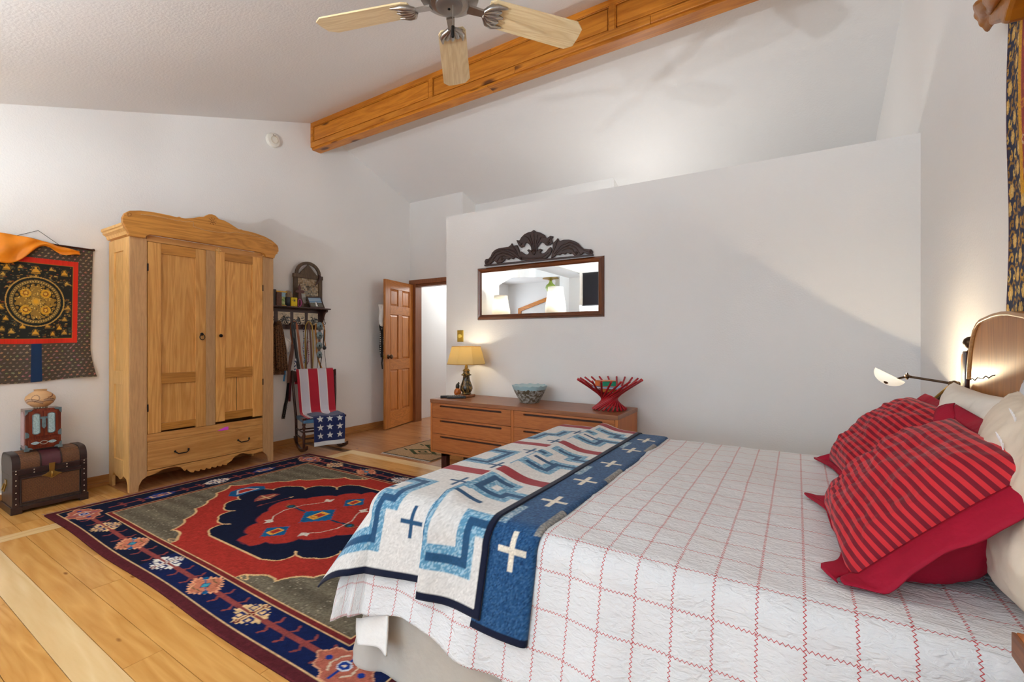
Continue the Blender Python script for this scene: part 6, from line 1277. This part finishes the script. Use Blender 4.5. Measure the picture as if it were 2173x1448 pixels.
# square-ended strokes: draw with rectangles
def zig(pts, w=.026):
    def rects(c, ww, ext):
        for (ax, ay), (bx, by) in zip(pts[:-1], pts[1:]):
            cb_.rect(min(ax, bx) - ww / 2 if ax == bx else min(ax, bx) - ww / 2, max(ax, bx) + ww / 2, min(ay, by) - ww / 2, max(ay, by) + ww / 2, c)
    speck(lambda c: rects(c, w * 2.9, 0)); rects(BLD, w, 0)
def cross(cx, cy, L_=.046, w=.016, col=BLD, cv=None):
    cv = cv or cb_; cv.rect(cx - L_, cx + L_, cy - w / 2, cy + w / 2, col); cv.rect(cx - w / 2, cx + w / 2, cy - L_ * 1.15, cy + L_ * 1.15, col)
zig([(-1.62, 1.05), (-1.315, 1.05), (-1.315, 1.195), (-1.262, 1.195), (-1.262, 1.365), (-1.385, 1.365), (-1.385, 1.49), (-1.62, 1.49)])
zig([(-1.066, 1.09), (-1.066, 1.35), (-1.04, 1.35)], .017)
zig([(-1.03, 1.065), (-.905, 1.065), (-.905, 1.19), (-.77, 1.19)]); zig([(-.77, 1.415), (-.91, 1.415), (-.91, 1.375), (-1.015, 1.375), (-1.015, 1.49), (-.94, 1.49)])
cb_.rect(-1.385, -1.325, 1.245, 1.268, BLD); cb_.rect(-1.045, -.93, 1.275, 1.298, BLD)
for k in (1, 2, 3):
    t0 = 1.28 + .58 * k
    if k % 2: zig([(-1.62, t0 - .12), (-1.225, t0 - .12), (-1.225, t0 + .09), (-1.62, t0 + .09)])
    else: zig([(-1.62, t0 - .12), (-1.30, t0 - .12), (-1.30, t0 + .02), (-1.22, t0 + .02), (-1.22, t0 + .13)])
    zig([(-1.085, t0 - .16), (-1.085, t0 + .07), (-1.03, t0 + .07)], .024)
    zig([(-1.02, t0 - .10), (-.93, t0 - .10), (-.93, t0 + .005), (-.77, t0 + .005)]); zig([(-.77, t0 + .13), (-.90, t0 + .13), (-.90, t0 + .19), (-1.0, t0 + .19)])
    cb_.rect(-1.47, -1.36, t0 - .03, t0 - .008, BLD); cb_.rect(-1.035, -.94, t0 - .02, t0 + .003, BLD)
for k in (0, 1, 2):
    tr_ = 1.59 + .58 * k; cb_.rect(S0b, S1b, tr_ - .032, tr_ + .034, REDB)
    for tc2 in (tr_ - .145, tr_ + .125): cross(-1.155, tc2)
cross(-1.150, 1.128, .050, .017)
cb_.rect(S1b - .024, S1b + .1, T0b - .1, T1b + .1, NVB); cb_.rect(S0b - .1, S1b + .1, T0b - .1, T0b + .024, NVB); cb_.rect(S0b - .1, S0b + .024, T0b - .1, T1b + .1, NVB); cb_.rect(S0b - .1, S1b + .1, T1b - .024, T1b + .1, NVB)
cb_.noise(.035, 5)
def bump_s(s):
    d = s + 1.062
    if d < -.012: return 0.0
    if d < 0: return .034 * (d + .012) / .012
    return .034 * math.exp(-(d / .085) ** 2)
def blk(s, t, top, lift):
    hem = 0.0
    if t < BY0: hem = (BY0 - t)
    b = bump_s(s); f = .24 + .03 * math.sin(s * 9)
    tt2 = t
    if t < BY0 and s < -1.07: tt2 = BY0 - (BY0 - t) * (1.0 - .03 + .10 * max(0, min(1, (-1.07 - s) / .35)))
    if t < BY0 and s >= -1.07: tt2 = BY0 - (BY0 - t) * 1.06
    p = drape(s, tt2, top + lift, Rr=.075 + lift, flare=.22, x0=BX0 + .005, cf=.75)
    h_ = min(1.0, hem / .07)
    n0 = .006 * mnoise.noise(Vector((s * 4, t * 3, 11)))
    wob_ = .022 * math.sin((s + 1.5) * 10.5) * min(1, hem * 3) 
    return (p[0], p[1] - b * h_ * 1.1 - wob_ * .6, p[2] + b * (1 - h_) + n0 * (1 - h_) + .004)
Pb = np.array([[blk(s, t, BZ, .014) for s in cb_.x] for t in cb_.y])
gridobj('patterned_face', Pb, M_blk_, bl, C=cb_.a, solid=-.006)
# folded-back blue face
S2b, S3b = -.90, -.655
cd_ = Canvas(S2b, S3b, BY0 - .355, T1b, .0045, (34, 74, 116))
kk_ = rsb.rand(*cd_.X.shape); cd_.a[kk_ < .30] = (52, 92, 130); cd_.a[kk_ > .86] = (24, 56, 96)
fade = np.clip((cd_.Y - 1.5) / .9, 0, 1)[..., None]; cd_.a = cd_.a * (1 - fade * .0)
for tc2 in (1.14, 1.455, 1.735, 2.04, 2.345, 2.62): cross(-.735, tc2, .05, .018, (216, 208, 192), cd_)
for t0 in (1.30, 1.885, 2.46):
    for (s_a, s_b) in ((-.82, -.785),):
        m = (cd_.X > s_a) & (cd_.X < s_b) & (cd_.Y > t0 - .085) & (cd_.Y < t0 + .06); cd_.a[m] = np.where((rsb.rand(m.sum()) < .5)[:, None], (96, 134, 160), (170, 186, 196))
    m = (cd_.X > S3b - .022) & (cd_.Y > t0 - .10) & (cd_.Y < t0 + .09); cd_.a[m] = np.where((rsb.rand(m.sum()) < .5)[:, None], (156, 152, 144), (118, 120, 122))
cd_.rect(S2b - .1, S3b + .1, BY0 - .4, BY0 - .333, NVB); cd_.rect(S2b - .1, S3b + .1, T1b - .022, T1b + .1, NVB); cd_.noise(.05, 6)
Pd = np.zeros(cd_.X.shape + (3,))
for j, t in enumerate(cd_.y):
    for i, s in enumerate(cd_.x):
        e = (S3b - s); roll = .012 * (1 - math.sqrt(max(0, 1 - (max(0, .022 - e) / .022) ** 2))) if e < .022 else 0
        hem = max(0, BY0 - t); p = drape(s, t, BZ + .010, Rr=.078, flare=.22); h_ = min(1, hem / .07)
        Pd[j, i] = (p[0] + .0, p[1] + roll * h_ - .012 * math.sin((s + 1.5) * 10.5) * min(1, hem * 3), p[2] - roll * (1 - h_) + .002)
gridobj('folded_back_face', Pd, M_blk_, bl, C=cd_.a, solid=-.014, label='blue reverse side with white crosses, folded back')

# ------------------------------------------------------------------ pillows
def pillow_pts(c, wd, hd, w, h, t, nu, nv, seed, side, pinch=.06, wr=.006, droop=0.0, ex=.42):
    c = Vector(c); wd = Vector(wd).normalized(); hd = Vector(hd).normalized(); nn = wd.cross(hd).normalized(); P = np.zeros((nv, nu, 3)); UV = np.zeros((nv, nu, 2))
    for j in range(nv):
        v = -1 + 2 * j / (nv - 1)
        for i in range(nu):
            u = -1 + 2 * i / (nu - 1)
            pr = max(0.0, (1 - abs(u) ** 2.6)) ** ex * max(0.0, (1 - abs(v) ** 2.6)) ** ex
            uu = u * (1 - pinch * (1 - v * v) * abs(u) ** 3); vv = v * (1 - pinch * (1 - u * u) * abs(v) ** 3)
            edge = max(abs(u), abs(v))
            wrk = wr * (mnoise.noise(Vector((u * 2.2 + seed, v * 2.2, seed))) * 1.4 + mnoise.noise(Vector((u * 6 + seed, v * 5, 2 * seed))) * .8 + mnoise.noise(Vector((u * 14 + 3 * v, v * 9 - 2 * u, seed + 5))) * .35) * (1 - edge ** 8)
            z = side * (t / 2) * pr + wrk * side
            p = c + wd * (uu * w / 2) + hd * (vv * h / 2) + nn * z
            p.z -= droop * max(0, v) ** 2 * (u * u * .6 + .0)
            P[j, i] = p; UV[j, i] = (uu * w / 2, vv * h / 2)
    return P, UV
def striped(name, bright, dark):
    m, n_, b_ = newmat(name); L = n_.links.new
    uvn = nd(n_, 'ShaderNodeUVMap'); sx = nd(n_, 'ShaderNodeSeparateXYZ'); L(uvn.outputs[0], sx.inputs[0])
    nz = nd(n_, 'ShaderNodeTexNoise'); nz.inputs['Scale'].default_value = 6; nz.inputs['Detail'].default_value = 2; L(uvn.outputs[0], nz.inputs['Vector'])
    ad = nd(n_, 'ShaderNodeMath', operation='MULTIPLY_ADD'); ad.inputs[1].default_value = .016; L(nz.outputs['Fac'], ad.inputs[0]); L(sx.outputs[1], ad.inputs[2])
    pp = nd(n_, 'ShaderNodeMath', operation='PINGPONG'); pp.inputs[1].default_value = .0108; L(ad.outputs[0], pp.inputs[0])
    mr = nd(n_, 'ShaderNodeMapRange'); mr.inputs[1].default_value = .0050; mr.inputs[2].default_value = .0057; L(pp.outputs[0], mr.inputs[0])
    mx = nd(n_, 'ShaderNodeMix'); mx.data_type = 'RGBA'; L(mr.outputs[0], mx.inputs[0]); mx.inputs[6].default_value = lin4(bright); mx.inputs[7].default_value = lin4(dark); L(mx.outputs[2], b_.inputs['Base Color'])
    t2 = nd(n_, 'ShaderNodeTexNoise'); t2.inputs['Scale'].default_value = 26; t2.inputs['Detail'].default_value = 4; L(uvn.outputs[0], t2.inputs['Vector'])
    bp = nd(n_, 'ShaderNodeBump'); bp.inputs['Strength'].default_value = .4; bp.inputs['Distance'].default_value = .01; L(t2.outputs['Fac'], bp.inputs['Height']); L(bp.outputs[0], b_.inputs['Normal'])
    b_.inputs['Roughness'].default_value = .75; b_.inputs['Sheen Weight'].default_value = .1; b_.inputs['Specular IOR Level'].default_value = .25; return m
M_str = striped('red_striped_cotton', (202, 42, 50), (118, 14, 34)); M_fl = plain('crimson_cotton', (158, 12, 44), .75, bump=.35, bscale=30, var=.10, scale=6, spec=.25)
def sham(name, label, c, wd, hd, w, h, t, seed, fl, tips):
    th = thing(name, c, label, 'pillow', 'red striped cushions')
    P, UV = pillow_pts(c, wd, hd, w, h, t, 90, 70, seed, 1, wr=.014, ex=.48); gridobj('striped_front', P, M_str, th, uv=UV)
    P2, UV2 = pillow_pts(c, wd, hd, w * .98, h, t * 1.9, 60, 50, seed + 9, -1, wr=.012, ex=.36); P2[..., 2] = np.maximum(P2[..., 2], .638); gridobj('plain_back', P2, M_fl, th, uv=UV2)
    wd = Vector(wd).normalized(); hd = Vector(hd).normalized(); nn = wd.cross(hd).normalized(); c = Vector(c)
    # flange: four flat border strips that ripple
    def strip(side, e0):
        def f(s, k):
            a = -1 + 2 * s; q = 1 - .06 * (1 - a * a)
            if side == 'n': u, v, ou, ov = 1, a, 1, .0
            elif side == 'f': u, v, ou, ov = -1, a, -1, 0
            elif side == 't': u, v, ou, ov = a, 1, 0, 1
            else: u, v, ou, ov = a, -1, 0, -1
            if side in 'nf': base = (u * w / 2 * q, v * h / 2 * (1 + .0)); ext = (ou * e0 * k, v * k * fl['t' if v > 0 else 'b'] * abs(v) ** 6)
            else: base = (u * w / 2, v * h / 2 * q); ext = (u * k * fl['n' if u > 0 else 'f'] * abs(u) ** 6, ov * e0 * k)
            p = c + wd * (base[0] + ext[0]) + hd * (base[1] + ext[1]) + nn * (k * (.006 * math.sin(a * 6 + seed) + .0015 * math.sin(a * 15 + seed)) - .25 * e0 * k * k)
            for (ta, tb, dx_, dy_, dz_) in tips:
                tu = (base[0] + ext[0]) / (w / 2); tv = (base[1] + ext[1]) / (h / 2); g = math.exp(-((tu - ta) ** 2 + (tv - tb) ** 2) / .05) * k ** 1.5; p += Vector((dx_, dy_, dz_)) * g
            p.z = max(p.z, .641); return tuple(p)
        return MB().grid(60, 8, f)
    for sd_, e0 in fl.items(): obj('flange', strip(sd_, e0), M_fl, th, smooth=180, solid=.004)
    return th
sham('striped_pillow', 'nearest red striped cushion with a wide crimson flange, leaning on the white pillows', (.262, 1.655, .795), (.05, -1, -.02), (.70, 0, .69), .55, .47, .20, 3.0, {'n': .085, 'f': .03, 't': .045, 'b': .02}, [(-1.05, -1.05, -.05, .06, .0), (1.1, -1.05, -.05, .03, -.02), (-1.05, 1.05, -.03, .07, .02)])
sham('striped_pillow', 'farther red striped cushion behind the nearest one, by the reading lamp', (.312, 2.34, .80), (.10, -1, -.0), (.70, .05, .68), .53, .44, .20, 6.0, {'n': .055, 'f': .025, 't': .04, 'b': .03}, [(-1.05, -1.05, -.05, .03, 0), (1.1, 1.1, .06, -.05, -.02)])
M_cas = plain('ecru_pillowcase', (222, 208, 188), .85, bump=.2, bscale=16, var=.03, scale=5, spec=.2); M_cas2 = plain('white_pillowcase', (226, 220, 208), .85, bump=.2, bscale=16, var=.03, scale=5, spec=.2); M_cas3 = plain('bluish_pillowcase', (206, 210, 216), .85, bump=.2, bscale=16, var=.03, spec=.2)
def pillow(name, label, mat_, c, wd, hd, w, h, t, seed, emb=None, ex=.42):
    th = thing(name, c, label, 'pillow', 'plain bed pillows')
    for s, nm in ((1, 'front'), (-1, 'back')):
        P, UV = pillow_pts(c, wd, hd, w, h, t, 64, 50, seed, s, wr=.009, ex=ex); P[..., 2] = np.maximum(P[..., 2], .64); gridobj('pillow_' + nm, P, mat_, th, uv=UV)
    return th
p1 = pillow('bed_pillow', 'ecru embroidered pillow nearest the bedside table, behind the nearest striped cushion', M_cas, (.475, 1.50, .845), (.02, -1, 0), (.16, 0, .98), .56, .46, .22, 1.5)
def sprig(px, py, x, s):
    return sprig_at(at_x(px, py, x), s)
def sprig_at(c, s):
    c = Vector(c); mb = MB()
    for k in range(5): a = 2.2 - k * .35; mb.tube([c + Vector((0, (k - 2) * .006 * s, (k - 2) * .004 * s)), c + Vector((-.002, (k - 2) * .006 * s + .010 * s * math.cos(a), (k - 2) * .004 * s + .012 * s * math.sin(a)))], .0012, 5)
    mb.tube([c + Vector((-.001, -.016 * s, -.012 * s)), c, c + Vector((-.001, .018 * s, .012 * s))], .0012, 5); return mb
M_thr = plain('white_thread', (236, 234, 232), .6, var=.02)
Pp, _u = pillow_pts((.475, 1.50, .845), (.02, -1, 0), (.16, 0, .98), .56, .46, .22, 64, 50, 1.5, 1, wr=.009)
for px_, py_, s_ in ((2128, 940, 1.2), (2155, 888, 1.0)):
    q = Pp.reshape(-1, 3); d_ = q @ np.array((-_sy, _cy, 0.0)); X_p = 1086.5 + 965 * (q @ np.array((_cy, _sy, 0.0))) / d_; Y_p = 722 - 965 * (q[:, 2] - 1.21) / d_
    b_ = q[np.argmin((X_p - px_) ** 2 + (Y_p - py_) ** 2 + (q[:, 0] > .5) * 1e6)]
    obj('embroidered_sprig', sprig_at((b_[0] - .004, b_[1], b_[2]), s_), M_thr, p1)
pillow('bed_pillow', 'white pillow against the headboard, behind the farther striped cushion', M_cas2, (.490, 2.09, .835), (.02, -1, 0), (.12, 0, .99), .60, .43, .16, 2.5)
pillow('bed_pillow', 'bluish white pillow upright against the headboard, behind the ecru one', M_cas3, (.515, 1.52, .86), (0, -1, 0), (.05, 0, 1), .58, .48, .10, 4.5)

# ------------------------------------------------------------------ bedside tables and the swing-arm reading lamp
nt = thing('bedside_table', (.47, .90, 0), 'wooden bedside table corner at the near head of the bed', 'table')
M_nt = wood('bedside_wood', (150, 82, 32), (196, 118, 52), 'X', 2.4, .3, .9, .5); M_nte = wood('bedside_edge', (104, 64, 42), (148, 98, 66), 'Y', 2.4, .5, .9, .5)
obj('table_top', MB().box((.311, .66, .677), (.60, 1.098, .72)), M_nt, nt, bevel=.003)
obj('edge_band', MB().box((.306, .66, .677), (.3115, 1.098, .718)), M_nte, nt, bevel=.001)
obj('table_case', MB().box((.36, .70, .30), (.60, 1.06, .677)), M_nte, nt)
for x in (.375, .575):
    for y in (.72, 1.04): obj('leg', MB().box((x - .02, y - .02, 0), (x + .02, y + .02, .30)), M_nte, nt)
ft_ = thing('bedside_table', (.40, 3.10, 0), 'low bedside table on the far side of the bed carrying the reading lamp', 'table')
obj('table_top', MB().box((.17, 2.90, .53), (.60, 3.32, .555)), M_nt, ft_, bevel=.003); obj('table_case', MB().box((.19, 2.92, .25), (.59, 3.30, .53)), M_nte, ft_)
for x in (.21, .56):
    for y in (2.94, 3.28): obj('leg', MB().box((x - .018, y - .018, 0), (x + .018, y + .018, .25)), M_nte, ft_)
E_ = Vector((.562, 2.62, 1.025)); SH = Vector((.362, 2.70, 1.050)); BA = Vector((.345, 3.06, .62)); ax_ = Vector((.507, -.028, .862)).normalized()
rl = thing('reading_lamp', (BA.x, BA.y, .555), 'bronze swing-arm reading lamp with white glass shade turned to the headboard wall', 'lamp')
obj('lamp_base', MB().lathe([(.07, .555), (.07, .567), (.05, .575), (.012, .58), (.010, .62), (.013, .63)], (BA.x, BA.y, 0), 24), M_bronze, rl, smooth=50)
sd2 = (E_ - BA).cross(Vector((0, 0, 1))).normalized() * .009
for s in (-1, 1): obj('lower_arm', MB().tube([BA + sd2 * s, E_ + sd2 * s - (E_ - BA).normalized() * .02], .0055, 8), M_bronze if s < 0 else M_brass, rl, smooth=60)
obj('elbow_joint', MB().ball(E_, .014, 12, 8).tube([E_ - sd2 * 1.8, E_ + sd2 * 1.8], .011, 10), M_bronze, rl, smooth=60)
ud = (SH - E_).normalized(); K_ = Vector(at_y(1925, 799, 2.675))
obj('upper_arm', MB().tube([E_, K_], .0052, 8), M_bronze, rl, smooth=60)
obj('tilt_knob', MB().ball(K_, .011, 10, 6).tube([K_ + Vector((0, 0, -.014)), K_ + Vector((0, 0, .016))], .004, 8).tube([K_ - ud * .012 + Vector((0, -.008, 0)), K_ - ud * .012 + Vector((0, .008, 0))], .006, 8), M_bronze, rl, smooth=60)
hub = SH - ax_ * .035 - Vector((0, .035, 0))
obj('shade_holder', MB().tube([K_, hub.lerp(K_, .5), hub], .0048, 8).ball(hub, .010, 10, 8), M_bronze, rl, smooth=60)
q_ = Vector((0, 0, 1)).rotation_difference(-ax_).to_matrix(); bowl = MB(); nb = 28; vs = []
for k in range(11):
    a = k / 10 * math.pi / 2; r_ = .060 * math.cos(a); d = .046 * math.sin(a)
    for i in range(nb): b = 2 * math.pi * i / nb; vs.append(SH + q_ @ Vector((max(r_, 1e-4) * math.cos(b), max(r_, 1e-4) * math.sin(b), d)))
bowl.add(vs, [(k*nb+i, k*nb+(i+1) % nb, (k+1)*nb+(i+1) % nb, (k+1)*nb+i) for k in range(10) for i in range(nb)])
obj('glass_shade', bowl, plain('milk_glass', (240, 236, 220), .3, emit=(255, 246, 220), estr=.55), rl, smooth=180, solid=.003)
obj('bulb', MB().ball(SH - ax_ * .022, .014, 10, 8), plain('reading_bulb', (255, 230, 180), .4, emit=(255, 226, 170), estr=6), rl, smooth=180)
eul = (-ax_).to_track_quat('Z', 'Y').to_euler()
lamp('reading_light', 'SPOT', tuple(SH + ax_ * .004), 7.0, (1.0, 0.80, 0.52), eul, spot_size=R(157), spot_blend=.06, shadow_soft_size=.012)

# ------------------------------------------------------------------ brocade hanging behind the headboard
wh = thing('brocade_banner', (XR - .01, 1.95, 1.3), 'navy and gold brocade banner with gold satin knot above the headboard', 'tapestry')
cr_ = Canvas(1.62, 2.245, 1.295, 2.42, .0036, (20, 30, 62))
rr = random.Random(12); G1, G2 = (196, 148, 52), (150, 108, 34)
for j in range(20):
    for i in range(13):
        x = 1.64 + i * .05 + (.025 if j % 2 else 0); y = 1.31 + j * .058; s = rr.uniform(.8, 1.15); a0 = rr.uniform(0, 6.28)
        spi = [(x + s * (.021 - .0028 * q) * math.cos(a0 + q * .8), y + s * (.024 - .0032 * q) * math.sin(a0 + q * .8)) for q in range(8)]
        cr_.line(spi, .0095, rr.choice([G1, G1, G2, (212, 176, 92)]))
        if (i + j) % 3 == 0:
            for q in range(6): b = q * math.pi / 3; cr_.ell(x + .014 * math.cos(b), y + .016 * math.sin(b), .0085, .0095, (206, 164, 84))
            cr_.ell(x, y, .008, .009, (224, 192, 120))
        else: cr_.line([(x - .02, y - .028), (x + .006 * s, y - .02), (x + .02, y - .034)], .008, G2)
cr_.rect(1.62, 2.112, 1.675, 2.42, (206, 150, 20)); cr_.rect(1.62, 2.078, 1.715, 2.42, (150, 56, 52))
for k in range(170): x = rr.uniform(1.63, 2.07); y = rr.uniform(1.73, 2.4); a0 = rr.uniform(0, 6.3); cr_.line([(x + (.018 - .002 * q) * math.cos(a0 + q * .9), y + (.02 - .002 * q) * math.sin(a0 + q * .9)) for q in range(7)], .006, rr.choice([(196, 118, 54), (176, 90, 60), (206, 170, 140)]))
cr_.rect(2.238, 2.245, 1.295, 2.42, (70, 24, 60)); cr_.noise(.07, 14)
Xw = XR - .012 - .006 * np.sin(cr_.X * 22) - .004 * np.sin(cr_.Y * 7); Yw2 = cr_.X + (.012 * np.clip((2.0 - cr_.Y) / .7, 0, 1) - .012) * np.clip((cr_.X - 1.9) / .34, 0, 1)
gridobj('brocade_panel', np.stack([Xw, Yw2, cr_.Y], -1), M_print, wh, C=cr_.a, solid=.003)
M_sat = plain('gold_satin', (150, 90, 8), .34, var=.25, scale=14, bump=.25, bscale=26)
def satin(y0, y1, z0, z1, dx0, ph):
    def f(u, v):
        a = u * 2 * math.pi; yc = y0 + (y1 - y0) * v; hz = (z1 - z0) / 2 * (.8 + .2 * math.sin(v * 5 + ph)); zc = (z0 + z1) / 2 + .012 * math.sin(v * 6 + ph)
        rr_ = 1 + .16 * math.sin(3 * a + 4 * v + ph) + .07 * math.sin(7 * a + ph); return (XR - .055 - dx0 - .045 * rr_ * math.cos(a) * (.5 + .5 * math.sin(math.pi * min(1, max(.08, v)))), yc, zc + hz * rr_ * .85 * math.sin(a))
    return MB().grid(40, 26, f)
kn = MB()
fold = [at_x(x, y, XR - .075) for x, y in ((2104, 54), (2106, 22), (2120, 0), (2134, -14), (2158, -12), (2147, 20), (2141, 44), (2137, 52), (2131, 50), (2130, 42), (2112, 49))]
c0 = np.mean(np.array(fold), 0); cpt = [(p[1], p[2]) for p in fold]
obj('satin_fold', MB().prism(cpt, YZ, XR - .085, XR - .02), M_sat, wh, bevel=.012, seg=3, label='folded gold satin end')
obj('satin_fold', satin(2.215, 2.02, 2.27, 2.40, .01, .4), M_sat, wh, smooth=180)
obj('satin_fold', satin(2.10, 1.86, 2.24, 2.40, .02, 2.0), M_sat, wh, smooth=180)
obj('banner_rod', MB().tube([(XR - .02, 1.6, 2.42), (XR - .02, 2.26, 2.42)], .01, 8), M_darkz, wh, smooth=60)

# ------------------------------------------------------------------ things seen in the mirror
M_paper = shade_mat('paper_shade', (244, 242, 236), .5)
def paper_lamp(x, y, r0, r1, z0, z1, label, e):
    t_ = thing('floor_lamp', (x, y, 0), label, 'lamp', 'paper shade floor lamps')
    obj('paper_shade', MB().lathe([(r0, z0), (r0 * .98, z0 + (z1 - z0) * .4), (r1 * 1.08, z0 + (z1 - z0) * .8), (r1, z1)], (x, y, 0), 24, cap=False), M_paper, t_, smooth=60, solid=.002)
    rb_ = MB()
    for k in range(9): f = k / 8; rr_ = r0 + (r1 - r0) * f; rb_.tube([(x + (rr_ + .004) * math.cos(a), y + (rr_ + .004) * math.sin(a), z0 + (z1 - z0) * f) for a in np.linspace(0, 6.2832, 25)], .002, 4)
    obj('shade_ribs', rb_, M_linen, t_)
    obj('lamp_pole', MB().lathe([(.14, 0), (.14, .02), (.012, .03), (.012, z0 + .1)], (x, y, 0), 16), M_bronze, t_, smooth=50)
    obj('bulb', MB().ball((x, y, (z0 + z1) / 2), .04, 12, 8), plain('paper_lamp_bulb', (255, 240, 214), .4, emit=(255, 240, 214), estr=14), t_, smooth=180)
    lamp('paper_lamp_light', 'POINT', (x, y, (z0 + z1) / 2 + .03), e, (1.0, .93, .8), shadow_soft_size=.05)
paper_lamp(-4.59, .22, .17, .12, 1.55, 2.02, 'white paper shade floor lamp by the west wall, left one in the mirror', 7)
paper_lamp(-4.10, -1.02, .21, .15, 1.62, 2.27, 'white paper shade floor lamp by the pier, right one in the mirror', 9)
tv = thing('television', (-3.1, -1.17, 2.2), 'black flat television hung high on the white pier, seen in the mirror', 'television')
obj('tv_screen', MB().box((-3.57, -1.185, 1.90), (-2.62, -1.14, 2.52)), plain('black_glass', (14, 14, 18), .15, var=.05), tv, bevel=.004)
obj('tv_bezel', MB().box((-3.58, -1.19, 1.88), (-2.61, -1.15, 1.905)).box((-3.58, -1.19, 2.515), (-2.61, -1.15, 2.53)), plain('black_bezel', (30, 30, 32), .4, var=.1), tv)
obj('wall_bracket', MB().box((-3.2, -1.2, 2.1), (-3.0, -1.18, 2.3)), M_iron, tv)
cl = thing('ceiling_lamp', (-5.1, -2.75, 2.72), 'green painted glass ceiling lamp with brass canopy, seen in the mirror', 'lamp')
obj('brass_canopy', MB().lathe([(.20, 0), (.20, -.015), (.08, -.03), (.03, -.06)], (-5.1, -2.75, 2.72), 20), M_brass, cl, smooth=50)
obj('stem', MB().tube([(-5.1, -2.75, 2.72), (-5.1, -2.75, 2.905)], .012, 8), M_brass, cl)
obj('glass_globe', MB().lathe([(.03, -.06), (.05, -.12), (.11, -.17), (.13, -.24), (.10, -.31), (.05, -.34), (1e-4, -.35)], (-5.1, -2.75, 2.72), 20), plain('green_glass', (150, 176, 84), .2, var=.3, scale=12), cl, smooth=60)

for i_, (x, y, z, e) in enumerate(UPLIGHTS):  # unseen lamps, added only to throw light on the ceiling
    t_ = thing('added_uplight', (x, y, 0), ('added bronze uplight on a pole, out of view in front of the pier', 'added bronze uplight on a pole, out of view near the south window')[i_], 'lamp')
    obj('lamp_bowl', MB().lathe([(.02, z - .10), (.10, z - .08), (.17, z - .03), (.19, z + .0)], (x, y, 0), 28, cap=False), M_bronze, t_, smooth=60, solid=.004)
    obj('lamp_pole', MB().lathe([(.15, 0), (.15, .02), (.02, .04), (.012, .08), (.012, z - .09)], (x, y, 0), 16), M_bronze, t_, smooth=50)
    obj('bulb', MB().ball((x, y, z - .088), .02, 10, 8), plain('added_uplight_bulb', (255, 244, 226), .4, emit=(255, 244, 226), estr=10), t_, smooth=180)
    lamp('added_ceiling_fill', 'POINT', (x, y, z - .035), e, (.88, .95, 1.0), shadow_soft_size=.03)
# light that comes from rooms behind the partition
lamp('closet_light', 'POINT', (-1.35, 4.4, 2.1), 22, (1.0, .97, .93), shadow_soft_size=.1)
lamp('closet_uplight', 'POINT', (-1.45, 4.95, 2.62), 2.6, (1.0, .97, .93), shadow_soft_size=.08)
lamp('hallway_light', 'POINT', (-4.4, 6.0, 2.2), 20, (.96, .98, 1.0), shadow_soft_size=.15)
